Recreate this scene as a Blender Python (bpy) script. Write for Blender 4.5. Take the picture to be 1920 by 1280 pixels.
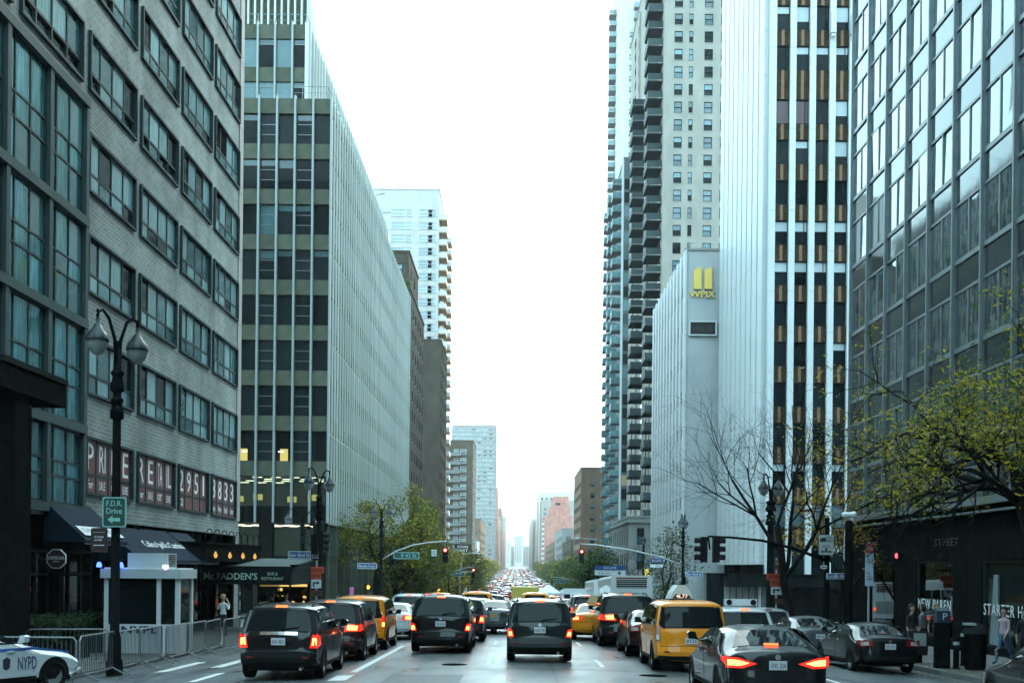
import bpy, bmesh, math, random
from mathutils import Vector, Matrix
R = math.radians
random.seed(11)
sc = bpy.context.scene
COL = sc.collection
for o in list(bpy.data.objects): bpy.data.objects.remove(o)

# ------------------------------------------------------------------ camera
EYE, FPX, VX, VY, ROLL = 2.6, 2200.0, 968.0, 1062.0, R(0.6)
cam = bpy.data.cameras.new('camera')
cam.sensor_width = 36.0
cam.lens = 36.0 * FPX / 1920.0
cam.shift_x = -(VX - 960) / 1920.0
cam.shift_y = (VY - 640) / 1920.0
cam.clip_start, cam.clip_end = 0.2, 9000
camo = bpy.data.objects.new('camera', cam)
camo.matrix_world = Matrix.Translation((0, 0, EYE)) @ Matrix.Rotation(R(90), 4, 'X') @ Matrix.Rotation(ROLL, 4, 'Z')
COL.objects.link(camo)
sc.camera = camo

# ------------------------------------------------------------------ sky, sun, exposure
SUN_EL, SUN_AZ = R(34), R(32)          # bright veiled sun ahead and to the west of the avenue
world = bpy.data.worlds.new('World')
sc.world = world
world.use_nodes = True
wn, wl = world.node_tree.nodes, world.node_tree.links
wn.clear()
w_out = wn.new('ShaderNodeOutputWorld')
w_bg = wn.new('ShaderNodeBackground')
w_sky = wn.new('ShaderNodeTexSky')
w_sky.sky_type = 'NISHITA'
w_sky.sun_disc = False
w_sky.sun_elevation = SUN_EL
w_sky.sun_rotation = SUN_AZ
w_sky.dust_density = 6.0
w_sky.air_density = 1.2
w_mix = wn.new('ShaderNodeMixRGB')      # thin overcast: the blue sky veiled by even pale cloud
w_mix.inputs[0].default_value = 0.66
w_mix.inputs[2].default_value = (7.6, 12.4, 13.8, 1)
wl.new(w_sky.outputs[0], w_mix.inputs[1])
wl.new(w_mix.outputs[0], w_bg.inputs[0])
w_bg.inputs[1].default_value = 0.125
wl.new(w_bg.outputs[0], w_out.inputs[0])
sun = bpy.data.lights.new('sun', 'SUN')
sun.energy, sun.angle, sun.color = 0.9, R(14), (1.0, 0.95, 0.86)
suno = bpy.data.objects.new('sun', sun)
sd = Vector((math.sin(SUN_AZ) * math.cos(SUN_EL), math.cos(SUN_AZ) * math.cos(SUN_EL), math.sin(SUN_EL)))
suno.rotation_euler = sd.to_track_quat('Z', 'Y').to_euler()
suno.location = (0, 60, 150)
COL.objects.link(suno)
vs = sc.view_settings
vs.view_transform = 'Standard'
vs.look = 'None'
vs.exposure = 1.6
vs.gamma = 1.0
vs.use_curve_mapping = False
sc.render.engine = 'CYCLES'
sc.cycles.use_denoising = True
sc.cycles.max_bounces = 7
sc.cycles.diffuse_bounces = 1
sc.cycles.glossy_bounces = 4
sc.cycles.transmission_bounces = 4
sc.cycles.transparent_max_bounces = 12
sc.cycles.volume_bounces = 0
sc.cycles.adaptive_threshold = 0.03
sc.cycles.sample_clamp_indirect = 6
sc.cycles.caustics_reflective = False
sc.cycles.caustics_refractive = False

# ------------------------------------------------------------------ helpers
WM = {}                                   # world matrices of everything built

def px(x, y, d):
    """world point seen at photo pixel x,y at depth d along the avenue"""
    u, v = (x - VX) / FPX, (VY - y) / FPX
    c, s = math.cos(ROLL), math.sin(ROLL)
    return Vector(((u * c - v * s) * d, d, EYE + (u * s + v * c) * d))

PROF = [(-500, 0.35), (10, 0.35), (60, -0.45), (100, -1.45), (160, -3.3), (220, -4.2), (300, -4.4), (420, -3.9), (700, -2.5), (1000, -1.2), (1600, 1.0), (2600, 6.0)]

def zroad(y):
    for (a, za), (b, zb) in zip(PROF, PROF[1:]):
        if y <= b:
            return za + (zb - za) * (y - a) / (b - a)
    return PROF[-1][1]

def zr(x, y):
    return zroad(y) - 0.003 * min(abs(x), 11.0) ** 2

class MB:
    def __init__(s):
        s.v, s.f, s.m = [], [], []
    def face(s, pts, m=0):
        n = len(s.v)
        s.v += [tuple(p) for p in pts]
        s.f.append(tuple(range(n, n + len(pts))))
        s.m.append(m)
    def box(s, x0, x1, y0, y1, z0, z1, m=0):
        n = len(s.v)
        s.v += [(x0, y0, z0), (x1, y0, z0), (x1, y1, z0), (x0, y1, z0), (x0, y0, z1), (x1, y0, z1), (x1, y1, z1), (x0, y1, z1)]
        for q in ((0, 3, 2, 1), (4, 5, 6, 7), (0, 1, 5, 4), (1, 2, 6, 5), (2, 3, 7, 6), (3, 0, 4, 7)):
            s.f.append(tuple(n + i for i in q))
            s.m.append(m)
        return s
    def prism(s, poly, a0, a1, axis='x', m=0):
        """extrude a 2-D polygon along an axis; poly is in the other two axes"""
        def P(a, q):
            return {'x': (a, q[0], q[1]), 'y': (q[0], a, q[1]), 'z': (q[0], q[1], a)}[axis]
        n, k = len(s.v), len(poly)
        s.v += [P(a0, q) for q in poly] + [P(a1, q) for q in poly]
        s.f.append(tuple(n + i for i in range(k))); s.m.append(m)
        s.f.append(tuple(n + k + i for i in reversed(range(k)))); s.m.append(m)
        for i in range(k):
            j = (i + 1) % k
            s.f.append((n + i, n + k + i, n + k + j, n + j)); s.m.append(m)
        return s
    def tube(s, pts, rad, n=8, m=0):
        pts = [Vector(p) for p in pts]
        if not isinstance(rad, (list, tuple)): rad = [rad] * len(pts)
        base = len(s.v)
        up = None
        for i, p in enumerate(pts):
            t = (pts[min(i + 1, len(pts) - 1)] - pts[max(i - 1, 0)])
            t = t.normalized() if t.length > 1e-9 else Vector((0, 0, 1))
            if up is None: up = Vector((1, 0, 0)) if abs(t.x) < 0.8 else Vector((0, 1, 0))
            a = t.cross(up).normalized()
            b = t.cross(a)
            up = -b if False else a.cross(t)
            for k in range(n):
                an = 2 * math.pi * k / n
                s.v.append(tuple(p + (a * math.cos(an) + b * math.sin(an)) * rad[i]))
        for i in range(len(pts) - 1):
            for k in range(n):
                q = (k + 1) % n
                s.f.append((base + i * n + k, base + i * n + q, base + (i + 1) * n + q, base + (i + 1) * n + k)); s.m.append(m)
        s.f.append(tuple(base + k for k in reversed(range(n)))); s.m.append(m)
        e = base + (len(pts) - 1) * n
        s.f.append(tuple(e + k for k in range(n))); s.m.append(m)
        return s
    def lathe(s, prof, n=16, c=(0, 0, 0), m=0, axis='z'):
        base = len(s.v)
        for r, z in prof:
            for k in range(n):
                an = 2 * math.pi * k / n
                a, b = r * math.cos(an), r * math.sin(an)
                p = (a, b, z) if axis == 'z' else ((z, a, b) if axis == 'x' else (a, z, b))
                s.v.append((p[0] + c[0], p[1] + c[1], p[2] + c[2]))
        for i in range(len(prof) - 1):
            for k in range(n):
                q = (k + 1) % n
                s.f.append((base + i * n + k, base + i * n + q, base + (i + 1) * n + q, base + (i + 1) * n + k)); s.m.append(m)
        s.f.append(tuple(base + k for k in range(n))); s.m.append(m)
        e = base + (len(prof) - 1) * n
        s.f.append(tuple(e + k for k in range(n))); s.m.append(m)
        return s
    def add(s, o, mo=0):
        n = len(s.v)
        s.v += o.v
        s.f += [tuple(i + n for i in q) for q in o.f]
        s.m += [i + mo for i in o.m]
    def mesh(s, name, mats, smooth=False):
        me = bpy.data.meshes.new(name)
        me.from_pydata(s.v, [], s.f)
        for a in (mats if isinstance(mats, (list, tuple)) else [mats]): me.materials.append(a)
        if any(s.m): me.polygons.foreach_set('material_index', s.m)
        if smooth: me.polygons.foreach_set('use_smooth', [True] * len(me.polygons))
        me.update()
        return me

def tag(o, label=None, cat=None, group=None, kind=None):
    if label: o['label'] = label
    if cat: o['category'] = cat
    if group: o['group'] = group
    if kind: o['kind'] = kind
    return o

def thing(name, label, cat, loc=(0, 0, 0), rz=0.0, group=None):
    o = bpy.data.objects.new(name, None)
    o.empty_display_size = 0.2
    m = Matrix.Translation(loc) @ Matrix.Rotation(rz, 4, 'Z')
    o.matrix_basis = m
    WM[o] = m
    COL.objects.link(o)
    return tag(o, label, cat, group)

def put(name, me, parent=None, mw=None, local=None):
    """link a mesh object; mw is a world matrix, local a matrix in the parent's frame"""
    o = bpy.data.objects.new(name, me)
    pw = WM[parent] if parent else Matrix.Identity(4)
    if local is not None: mw = pw @ local
    if mw is None: mw = pw
    if parent: o.parent = parent
    o.matrix_basis = pw.inverted() @ mw
    WM[o] = mw
    COL.objects.link(o)
    return o

def T(x, y, z): return Matrix.Translation((x, y, z))
def RZ(a): return Matrix.Rotation(a, 4, 'Z')

def frame(side, x, y, z):
    """wall frame: local x runs along the wall, -y points out of it, z is up. side: N faces camera, E faces right (+x), W faces left (-x)"""
    return T(x, y, z) @ RZ({'N': 0.0, 'E': R(90), 'W': R(-90)}[side])

def wall_holes(mb, u0, u1, v0, v1, holes, depth=0.3, m=0, mr=0, y=0.0):
    us = sorted({u0, u1} | {h[0] for h in holes} | {h[1] for h in holes})
    vs_ = sorted({v0, v1} | {h[2] for h in holes} | {h[3] for h in holes})
    us = [u for u in us if u0 <= u <= u1]; vs_ = [v for v in vs_ if v0 <= v <= v1]
    iu = {u: i for i, u in enumerate(us)}; iv = {v: i for i, v in enumerate(vs_)}
    cut = set()
    for a, b, c, d in holes:
        if a not in iu or b not in iu or c not in iv or d not in iv: continue
        for i in range(iu[a], iu[b]):
            for j in range(iv[c], iv[d]): cut.add((i, j))
        for p, q in (((a, c), (b, c)), ((b, c), (b, d)), ((b, d), (a, d)), ((a, d), (a, c))):
            mb.face([(p[0], y, p[1]), (q[0], y, q[1]), (q[0], y + depth, q[1]), (p[0], y + depth, p[1])], mr)
    for j in range(len(vs_) - 1):
        i = 0
        while i < len(us) - 1:
            if (i, j) in cut: i += 1; continue
            k = i
            while k < len(us) - 1 and (k, j) not in cut: k += 1
            mb.face([(us[i], y, vs_[j]), (us[k], y, vs_[j]), (us[k], y, vs_[j + 1]), (us[i], y, vs_[j + 1])], m)
            i = k

# ------------------------------------------------------------------ materials
MATS = {}

def pm(name, col, rough=0.6, metal=0.0, spec=0.5, noise=None, bump=None, emit=None, coat=0.0, rnoise=0.0, ior=None, rnd=0.0, streak=None):
    m = bpy.data.materials.new(name)
    m.use_nodes = True
    nt = m.node_tree; n, l = nt.nodes, nt.links
    b = n['Principled BSDF']
    b.inputs['Base Color'].default_value = (*col, 1)
    b.inputs['Roughness'].default_value = rough
    b.inputs['Metallic'].default_value = metal
    b.inputs['Specular IOR Level'].default_value = spec
    if ior: b.inputs['IOR'].default_value = ior
    if coat:
        b.inputs['Coat Weight'].default_value = coat
        b.inputs['Coat Roughness'].default_value = 0.02
    tc = None
    def coord():
        nonlocal tc
        if tc is None: tc = n.new('ShaderNodeTexCoord')
        return tc.outputs['Object']
    last = None
    if noise:                              # (scale, amount[, stretch xyz])
        tx = n.new('ShaderNodeTexNoise'); tx.inputs['Scale'].default_value = noise[0]; tx.inputs['Detail'].default_value = 5
        src = coord()
        if len(noise) > 2:
            mp = n.new('ShaderNodeMapping'); mp.inputs['Scale'].default_value = noise[2]
            l.new(src, mp.inputs[0]); src = mp.outputs[0]
        l.new(src, tx.inputs['Vector'])
        cr = n.new('ShaderNodeMapRange'); cr.inputs['From Min'].default_value = 0.25; cr.inputs['From Max'].default_value = 0.75
        cr.inputs['To Min'].default_value = 1 - noise[1]; cr.inputs['To Max'].default_value = 1 + noise[1]
        l.new(tx.outputs[0], cr.inputs[0])
        mx = n.new('ShaderNodeMixRGB'); mx.blend_type = 'MULTIPLY'; mx.inputs[0].default_value = 1; mx.inputs[1].default_value = (*col, 1)
        l.new(cr.outputs[0], mx.inputs[2])
        last = mx.outputs[0]
        if rnoise:
            rr = n.new('ShaderNodeMapRange'); rr.inputs['From Min'].default_value = 0.3; rr.inputs['From Max'].default_value = 0.7
            rr.inputs['To Min'].default_value = max(0.02, rough - rnoise); rr.inputs['To Max'].default_value = min(1, rough + rnoise)
            l.new(tx.outputs[0], rr.inputs[0]); l.new(rr.outputs[0], b.inputs['Roughness'])
    if rnd:
        oi = n.new('ShaderNodeObjectInfo')
        rr = n.new('ShaderNodeMapRange'); rr.inputs['To Min'].default_value = 1 - rnd; rr.inputs['To Max'].default_value = 1 + rnd
        l.new(oi.outputs['Random'], rr.inputs[0])
        mx = n.new('ShaderNodeMixRGB'); mx.blend_type = 'MULTIPLY'; mx.inputs[0].default_value = 1
        if last: l.new(last, mx.inputs[1])
        else: mx.inputs[1].default_value = (*col, 1)
        l.new(rr.outputs[0], mx.inputs[2]); last = mx.outputs[0]
    if last: l.new(last, b.inputs['Base Color'])
    if bump:                               # (scale, strength, distance)
        tx = n.new('ShaderNodeTexNoise'); tx.inputs['Scale'].default_value = bump[0]; tx.inputs['Detail'].default_value = 3
        l.new(coord(), tx.inputs['Vector'])
        bp = n.new('ShaderNodeBump'); bp.inputs['Strength'].default_value = bump[1]; bp.inputs['Distance'].default_value = bump[2] if len(bump) > 2 else 0.02
        l.new(tx.outputs[0], bp.inputs['Height']); l.new(bp.outputs[0], b.inputs['Normal'])
    if emit:
        b.inputs['Emission Color'].default_value = (*emit[0], 1)
        b.inputs['Emission Strength'].default_value = emit[1]
        m.cycles.emission_sampling = 'NONE'
    MATS[name] = m
    return m

def brick(name, c1, c2, mortar, bw=0.21, bh=0.075, ms=0.01, rough=0.85, bump=0.5, stain=0.25, offset=0.5):
    m = bpy.data.materials.new(name)
    m.use_nodes = True
    nt = m.node_tree; n, l = nt.nodes, nt.links
    b = n['Principled BSDF']; b.inputs['Roughness'].default_value = rough
    b.inputs['Specular IOR Level'].default_value = 0.08
    tc = n.new('ShaderNodeTexCoord'); sp = n.new('ShaderNodeSeparateXYZ'); cb = n.new('ShaderNodeCombineXYZ'); ad = n.new('ShaderNodeMath')
    l.new(tc.outputs['Object'], sp.inputs[0]); l.new(sp.outputs[0], ad.inputs[0]); l.new(sp.outputs[1], ad.inputs[1])
    l.new(ad.outputs[0], cb.inputs[0]); l.new(sp.outputs[2], cb.inputs[1])
    bt = n.new('ShaderNodeTexBrick'); bt.offset = offset
    for k, v in (('Color1', (*c1, 1)), ('Color2', (*c2, 1)), ('Mortar', (*mortar, 1)), ('Scale', 1.0), ('Mortar Size', ms), ('Brick Width', bw), ('Row Height', bh), ('Bias', 0.0)):
        bt.inputs[k].default_value = v
    l.new(cb.outputs[0], bt.inputs['Vector'])
    tx = n.new('ShaderNodeTexNoise'); tx.inputs['Scale'].default_value = 0.5; tx.inputs['Detail'].default_value = 7
    mp = n.new('ShaderNodeMapping'); mp.inputs['Scale'].default_value = (1, 1, 0.5)
    l.new(tc.outputs['Object'], mp.inputs[0]); l.new(mp.outputs[0], tx.inputs['Vector'])
    rr = n.new('ShaderNodeMapRange'); rr.inputs['From Min'].default_value = 0.3; rr.inputs['From Max'].default_value = 0.7
    rr.inputs['To Min'].default_value = 1 - stain; rr.inputs['To Max'].default_value = 1 + stain
    l.new(tx.outputs[0], rr.inputs[0])
    mx = n.new('ShaderNodeMixRGB'); mx.blend_type = 'MULTIPLY'; mx.inputs[0].default_value = 1
    l.new(bt.outputs['Color'], mx.inputs[1]); l.new(rr.outputs[0], mx.inputs[2]); l.new(mx.outputs[0], b.inputs['Base Color'])
    bp = n.new('ShaderNodeBump'); bp.inputs['Strength'].default_value = bump; bp.inputs['Distance'].default_value = 0.02; bp.invert = True
    l.new(bt.outputs['Fac'], bp.inputs['Height']); l.new(bp.outputs[0], b.inputs['Normal'])
    MATS[name] = m
    return m

def glow(name, col, s):
    m = bpy.data.materials.new(name); m.use_nodes = True
    n, l = m.node_tree.nodes, m.node_tree.links
    n.clear()
    o = n.new('ShaderNodeOutputMaterial'); e = n.new('ShaderNodeEmission')
    e.inputs[0].default_value = (*col, 1); e.inputs[1].default_value = s
    l.new(e.outputs[0], o.inputs[0])
    m.cycles.emission_sampling = 'NONE'
    MATS[name] = m
    return m

def clear_glass(name, tint, refl=0.12, rough=0.02):
    m = bpy.data.materials.new(name); m.use_nodes = True
    n, l = m.node_tree.nodes, m.node_tree.links
    n.clear()
    o = n.new('ShaderNodeOutputMaterial'); t = n.new('ShaderNodeBsdfTransparent'); g = n.new('ShaderNodeBsdfGlossy'); x = n.new('ShaderNodeMixShader')
    t.inputs[0].default_value = (*tint, 1); g.inputs['Roughness'].default_value = rough
    g.inputs[0].default_value = (0.9, 0.95, 0.95, 1)
    f = n.new('ShaderNodeFresnel'); f.inputs[0].default_value = 1.5
    ad = n.new('ShaderNodeMath'); ad.operation = 'MULTIPLY'; ad.inputs[1].default_value = refl / 0.04
    ad.use_clamp = True
    l.new(f.outputs[0], ad.inputs[0]); l.new(ad.outputs[0], x.inputs[0]); l.new(t.outputs[0], x.inputs[1]); l.new(g.outputs[0], x.inputs[2]); l.new(x.outputs[0], o.inputs[0])
    MATS[name] = m
    return m

# ground
asphalt = pm('asphalt', (0.098, 0.110, 0.116), 0.36, spec=0.6, noise=(1.3, 0.28, (1.0, 0.25, 1.0)), bump=(60, 0.25, 0.01), rnoise=0.1)
def wear_asphalt(m):
    """worn wheel tracks, oil drips down the lane centres and blotchy repairs"""
    n, l = m.node_tree.nodes, m.node_tree.links
    b = n['Principled BSDF']
    src = b.inputs['Base Color'].links[0].from_socket
    tc = n.new('ShaderNodeTexCoord'); sp = n.new('ShaderNodeSeparateXYZ'); l.new(tc.outputs['Object'], sp.inputs[0])
    wv = n.new('ShaderNodeMath'); wv.operation = 'MULTIPLY_ADD'; wv.inputs[1].default_value = 2 * math.pi / 3.0; wv.inputs[2].default_value = 0.72 * 2 * math.pi / 3.0; l.new(sp.outputs[0], wv.inputs[0])
    co = n.new('ShaderNodeMath'); co.operation = 'COSINE'; l.new(wv.outputs[0], co.inputs[0])
    ns = n.new('ShaderNodeTexNoise'); ns.inputs['Scale'].default_value = 0.35; ns.inputs['Detail'].default_value = 8; ns.inputs['Roughness'].default_value = .65; l.new(tc.outputs['Object'], ns.inputs['Vector'])
    mu = n.new('ShaderNodeMath'); mu.operation = 'MULTIPLY'; l.new(co.outputs[0], mu.inputs[0]); l.new(ns.outputs[0], mu.inputs[1])
    sm = n.new('ShaderNodeMath'); sm.operation = 'MULTIPLY_ADD'; sm.inputs[1].default_value = .22; sm.inputs[2].default_value = .55; l.new(mu.outputs[0], sm.inputs[0])
    ad = n.new('ShaderNodeMath'); ad.operation = 'MULTIPLY_ADD'; ad.inputs[1].default_value = .9; l.new(ns.outputs[0], ad.inputs[0]); l.new(sm.outputs[0], ad.inputs[2])
    mx = n.new('ShaderNodeMixRGB'); mx.blend_type = 'MULTIPLY'; mx.inputs[0].default_value = 1; l.new(src, mx.inputs[1]); l.new(ad.outputs[0], mx.inputs[2]); l.new(mx.outputs[0], b.inputs['Base Color'])
wear_asphalt(asphalt)
tar = pm('tar', (0.03, 0.03, 0.033), 0.35, spec=0.6)
concrete = pm('concrete', (0.1132, 0.1132, 0.1080), 0.75, noise=(1.5, 0.25), bump=(40, 0.2, 0.01))
kerb_m = pm('kerb_stone', (0.1297, 0.1297, 0.1245), 0.7, noise=(3, 0.2))
paint_w = pm('road_paint', (0.62, 0.63, 0.6), 0.6, noise=(14, 0.35))
# masonry and metal
brick_grey = brick('grey_brick', (0.205, 0.245, 0.238), (0.15, 0.183, 0.18), (0.28, 0.315, 0.31), bw=0.42, bh=0.15, ms=0.02, stain=0.3)
brick_brown = brick('brown_brick', (0.115, 0.092, 0.068), (0.09, 0.073, 0.056), (0.14, 0.12, 0.1), stain=0.3)
brick_red = brick('red_brick', (0.52, 0.20, 0.15), (0.45, 0.17, 0.13), (0.5, 0.3, 0.25))
brick_tan = brick('tan_brick', (0.222, 0.148, 0.100), (0.189, 0.121, 0.081), (0.243, 0.189, 0.148))
brick_beige = brick('beige_brick', (0.40, 0.37, 0.325), (0.365, 0.335, 0.295), (0.43, 0.40, 0.36), stain=0.12)
brick_pale = brick('pale_brick', (0.66, 0.62, 0.58), (0.62, 0.58, 0.55), (0.68, 0.64, 0.6), stain=0.08)
brick_orange = brick('patterned_brown_brick', (0.130, 0.073, 0.040), (0.031, 0.023, 0.017), (0.054, 0.035, 0.023), bw=0.34, bh=0.11, ms=0.03, stain=0.15, offset=0.0)
soldier_m = pm('tan_soldier_brick', (0.24, 0.15, 0.085), 0.8, noise=(6, 0.2))
limestone = pm('limestone', (0.2378, 0.2483, 0.2430), 0.75, noise=(0.6, 0.14), bump=(20, 0.1, 0.01))
white_brick = pm('white_glazed_brick', (0.4624, 0.4896, 0.5032), 0.5, noise=(0.35, 0.1), bump=(8, 0.08, 0.01))
white_panel = pm('white_panel', (0.6512, 0.6864, 0.7040), 0.45, noise=(0.5, 0.08, (1, 1, 0.3)))
fin_m = pm('pale_metal_fin', (0.60, 0.64, 0.60), 0.42, metal=0.15, noise=(0.8, 0.15, (1, 1, 0.15)), rnd=0.12)
fin_front = pm('grey_front_mullion', (0.30, 0.34, 0.34), 0.45, metal=0.2)
mull_m = pm('aluminium_mullion', (0.185, 0.22, 0.235), 0.35, metal=0.55, noise=(2, 0.12))
spandrel_m = pm('olive_spandrel', (0.105, 0.115, 0.085), 0.7, spec=0.05, noise=(1.3, 0.2), rnd=0.14)
dark_stone = pm('dark_granite', (0.0105, 0.0121, 0.0115), 0.4, spec=0.0, noise=(4, 0.35), rnd=0.1)
dark_panel = pm('dark_panel', (0.0105, 0.0128, 0.0120), 0.45, spec=0.0, noise=(2, 0.3))
teal_frame = pm('teal_window_frame', (0.0324, 0.0504, 0.0518), 0.5, spec=0.05, noise=(3, 0.15))
teal_beam = pm('teal_beam', (0.0516, 0.0780, 0.0798), 0.5, spec=0.05, noise=(1.2, 0.2))
dark_frame = pm('dark_bronze_frame', (0.0263, 0.0315, 0.0315), 0.45, spec=0.0)
black_metal = pm('black_cast_iron', (0.0090, 0.0105, 0.0105), 0.5, spec=0.0, noise=(8, 0.3))
grey_metal = pm('galvanised_steel', (0.42, 0.45, 0.46), 0.4, metal=0.6, noise=(6, 0.2))
bar_metal = pm('dull_steel', (0.10, 0.115, 0.12), 0.5, metal=0.4)
rail_dark = pm('dark_balcony_panel', (0.055, 0.075, 0.08), 0.4, spec=0.05, rnd=0.25)
conc_light = pm('balcony_slab', (0.1785, 0.1943, 0.1943), 0.7, noise=(1, 0.1))
conc_dark = pm('dark_balcony_slab', (0.0405, 0.0488, 0.0488), 0.7, spec=0.0)
conc_warm = pm('orange_balcony_slab', (0.62, 0.38, 0.2), 0.7)
room_dark = pm('room_dark', (0.03, 0.034, 0.034), 0.8)
room_wall = pm('room_wall', (0.1500, 0.1650, 0.1275), 0.8)
# glass
gl_dark = pm('window_glass_dark', (0.013, 0.02, 0.022), 0.05, spec=0.1, rnd=0.6, bump=(0.9, 0.03, 0.05))
gl_mid = pm('window_glass_blind', (0.045, 0.115, 0.13), 0.07, spec=0.8, rnd=0.45, noise=(0.8, 0.25), bump=(0.9, 0.03, 0.05))
gl_pale = pm('window_glass_curtain', (0.15, 0.27, 0.29), 0.08, spec=0.8, rnd=0.3, noise=(2.5, 0.35, (6, 1, 0.4)), bump=(0.9, 0.03, 0.05))  # pale curtains, with sky reflection mixed into the teal colour
gl_white = pm('window_glass_bright', (0.42, 0.5, 0.54), 0.2, rnd=.2)
gl_blue = pm('window_glass_blue', (0.1185, 0.1837, 0.2160), 0.06, spec=0.9, rnd=0.5)
blind_m = pm('roller_blind', (0.55, 0.63, 0.66), 0.7, rnd=0.15)
gl_teal = pm('curtain_glass_teal', (0.04, 0.155, 0.175), 0.05, metal=0.3, spec=0.6, rnd=0.4, noise=(1.2, 0.7, (5, 1, 0.5)), bump=(0.7, 0.05, 0.1))  # streaky noise paints wavy reflections into the glass colour
gl_mirror = pm('mirror_curtain_glass', (0.20, 0.245, 0.26), 0.025, metal=0.9, rnd=0.07, bump=(0.45, 0.035, 0.1))
gl_mirror_d = pm('mirror_spandrel_glass', (0.10, 0.125, 0.132), 0.05, metal=0.85, rnd=0.08, bump=(0.4, 0.03, 0.1))
gl_shop = pm('shop_glass', (0.009, 0.013, 0.013), 0.06, spec=0.15)
gl_clear = clear_glass('clear_glass', (0.72, 0.82, 0.78), 0.05)
lamp_panel = glow('ceiling_lamp', (1.0, 0.93, 0.68), 0.9)
warm_room = glow('lit_room_wall', (0.85, 0.72, 0.22), 0.3)
white_m = pm('white_paint', (0.75, 0.78, 0.8), 0.45)
print_w = pm('white_print', (0.72, 0.76, 0.76), 0.6)
print_k = pm('black_print', (0.01, 0.01, 0.01), 0.6)

# ------------------------------------------------------------------ lettering
_tc = {}
_tsc = None
def text_mesh(s, size=1.0, mat=None, ext=0.004, align='CENTER', bold=0.0, spacing=1.0):
    k = (s, size, mat.name, ext, align, bold, spacing)
    if k in _tc: return _tc[k]
    cu = bpy.data.curves.new('lettering', 'FONT')
    cu.body = s; cu.size = size; cu.extrude = ext; cu.align_x = align; cu.align_y = 'CENTER'; cu.resolution_u = 2
    cu.offset = bold; cu.space_character = spacing
    global _tsc
    if _tsc is None: _tsc = bpy.data.scenes.new('lettering_bench')
    o = bpy.data.objects.new('lettering_source', cu)
    _tsc.collection.objects.link(o)
    vl = _tsc.view_layers[0]
    vl.update()
    me = bpy.data.meshes.new_from_object(o.evaluated_get(vl.depsgraph))
    bpy.data.objects.remove(o); bpy.data.curves.remove(cu)
    me.materials.clear(); me.materials.append(mat)
    me.name = 'lettering'
    me.transform(Matrix.Rotation(R(90), 4, 'X'))        # upright, reads from -y
    _tc[k] = me
    return me

def text_fit(s, w, h, mat, **kw):
    """lettering stretched to a width and height"""
    if s in ('1', 'I'): w *= .4
    me = text_mesh(s, 1.0, mat, **kw).copy()
    xs = [v.co.x for v in me.vertices]; zs = [v.co.z for v in me.vertices]
    sx, sz = w / (max(xs) - min(xs)), h / (max(zs) - min(zs))
    cx, cz = (max(xs) + min(xs)) / 2, (max(zs) + min(zs)) / 2
    for v in me.vertices: v.co = ((v.co.x - cx) * sx, v.co.y, (v.co.z - cz) * sz)
    return me
# ================================================================== the ground
KL, KR = -11.0, 12.2

def strip(name, x0, x1, y0, y1, dz, mat, step=8.0, nx=1, follow=True, kind='structure', parent=None):
    mb = MB()
    ny = max(1, int(math.ceil((y1 - y0) / step)))
    ys = sorted(set([y0 + (y1 - y0) * i / ny for i in range(ny + 1)] + [p[0] for p in PROF if y0 < p[0] < y1]))
    xs = [x0 + (x1 - x0) * i / nx for i in range(nx + 1)]
    W = len(xs)
    for y in ys:
        for x in xs: mb.v.append((x, y, (zr(x, y) if follow else zr(11, y)) + dz))
    for j in range(len(ys) - 1):
        for i in range(nx):
            mb.f.append((j * W + i, j * W + i + 1, (j + 1) * W + i + 1, (j + 1) * W + i)); mb.m.append(0)
    o = put(name, mb.mesh(name, mat), parent)
    if not parent: tag(o, kind=kind)
    return o

strip('ground', -1500, 1500, -500, 2600, -0.06, asphalt, step=60, nx=2, follow=False)
strip('road', KL - 0.05, KR + 0.05, -430, 2300, 0.0, asphalt, step=12, nx=14)
for nm, xa, xb in (('cross_street', -260, KL - 0.05), ('cross_street', KR + 0.05, 260)):
    strip(nm, xa, xb, 67.5, 88.5, 0.0, asphalt, follow=False)
strip('cross_street', -260, KL - 0.05, 4.0, 27.0, 0.0, asphalt, follow=False)

def pavement(x0, x1, y0, y1, kx):
    """a pavement with its kerb along the avenue at kx"""
    o = strip('pavement', x0, x1, y0, y1, 0.14, concrete, step=10, follow=False)
    mb = MB()
    n = max(1, int((y1 - y0) / 6))
    for i in range(n):
        a, b = y0 + (y1 - y0) * i / n, y0 + (y1 - y0) * (i + 1) / n - 0.015
        za, zb = zr(11, a), zr(11, b)
        s = 1 if kx > 0 else -1
        xo, xi = kx - s * 0.0, kx + s * 0.16
        A, B = min(xo, xi), max(xo, xi)
        q = [(A, a, za - .1), (B, a, za - .1), (B, b, zb - .1), (A, b, zb - .1), (A, a, za + .145), (B, a, za + .145), (B, b, zb + .145), (A, b, zb + .145)]
        k = len(mb.v); mb.v += q
        for f in ((4, 5, 6, 7), (0, 1, 5, 4), (1, 2, 6, 5), (2, 3, 7, 6), (3, 0, 4, 7)): mb.f.append(tuple(k + t for t in f)); mb.m.append(0)
    put('kerb', mb.mesh('kerb', kerb_m), o)
    # paving joints between the slabs
    jb = MB()
    y = y0 + 1.5
    while y < min(y1, 130):
        z = zr(11, y) + 0.144
        jb.face([(x0, y, z), (x1, y, z), (x1, y + .02, z), (x0, y + .02, z)]); y += 1.5
    if jb.f: put('paving_joint', jb.mesh('paving_joint', tar), o)
    return o
pavement(-60, KL, 27.2, 67.5, KL)
pavement(-60, KL, 88.5, 190, KL)
pavement(-60, KL, 206, 300, KL)
pavement(KR, 60, -40, 67.5, KR)
pavement(KR, 60, 88.5, 190, KR)
pavement(KR, 60, 206, 300, KR)
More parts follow.
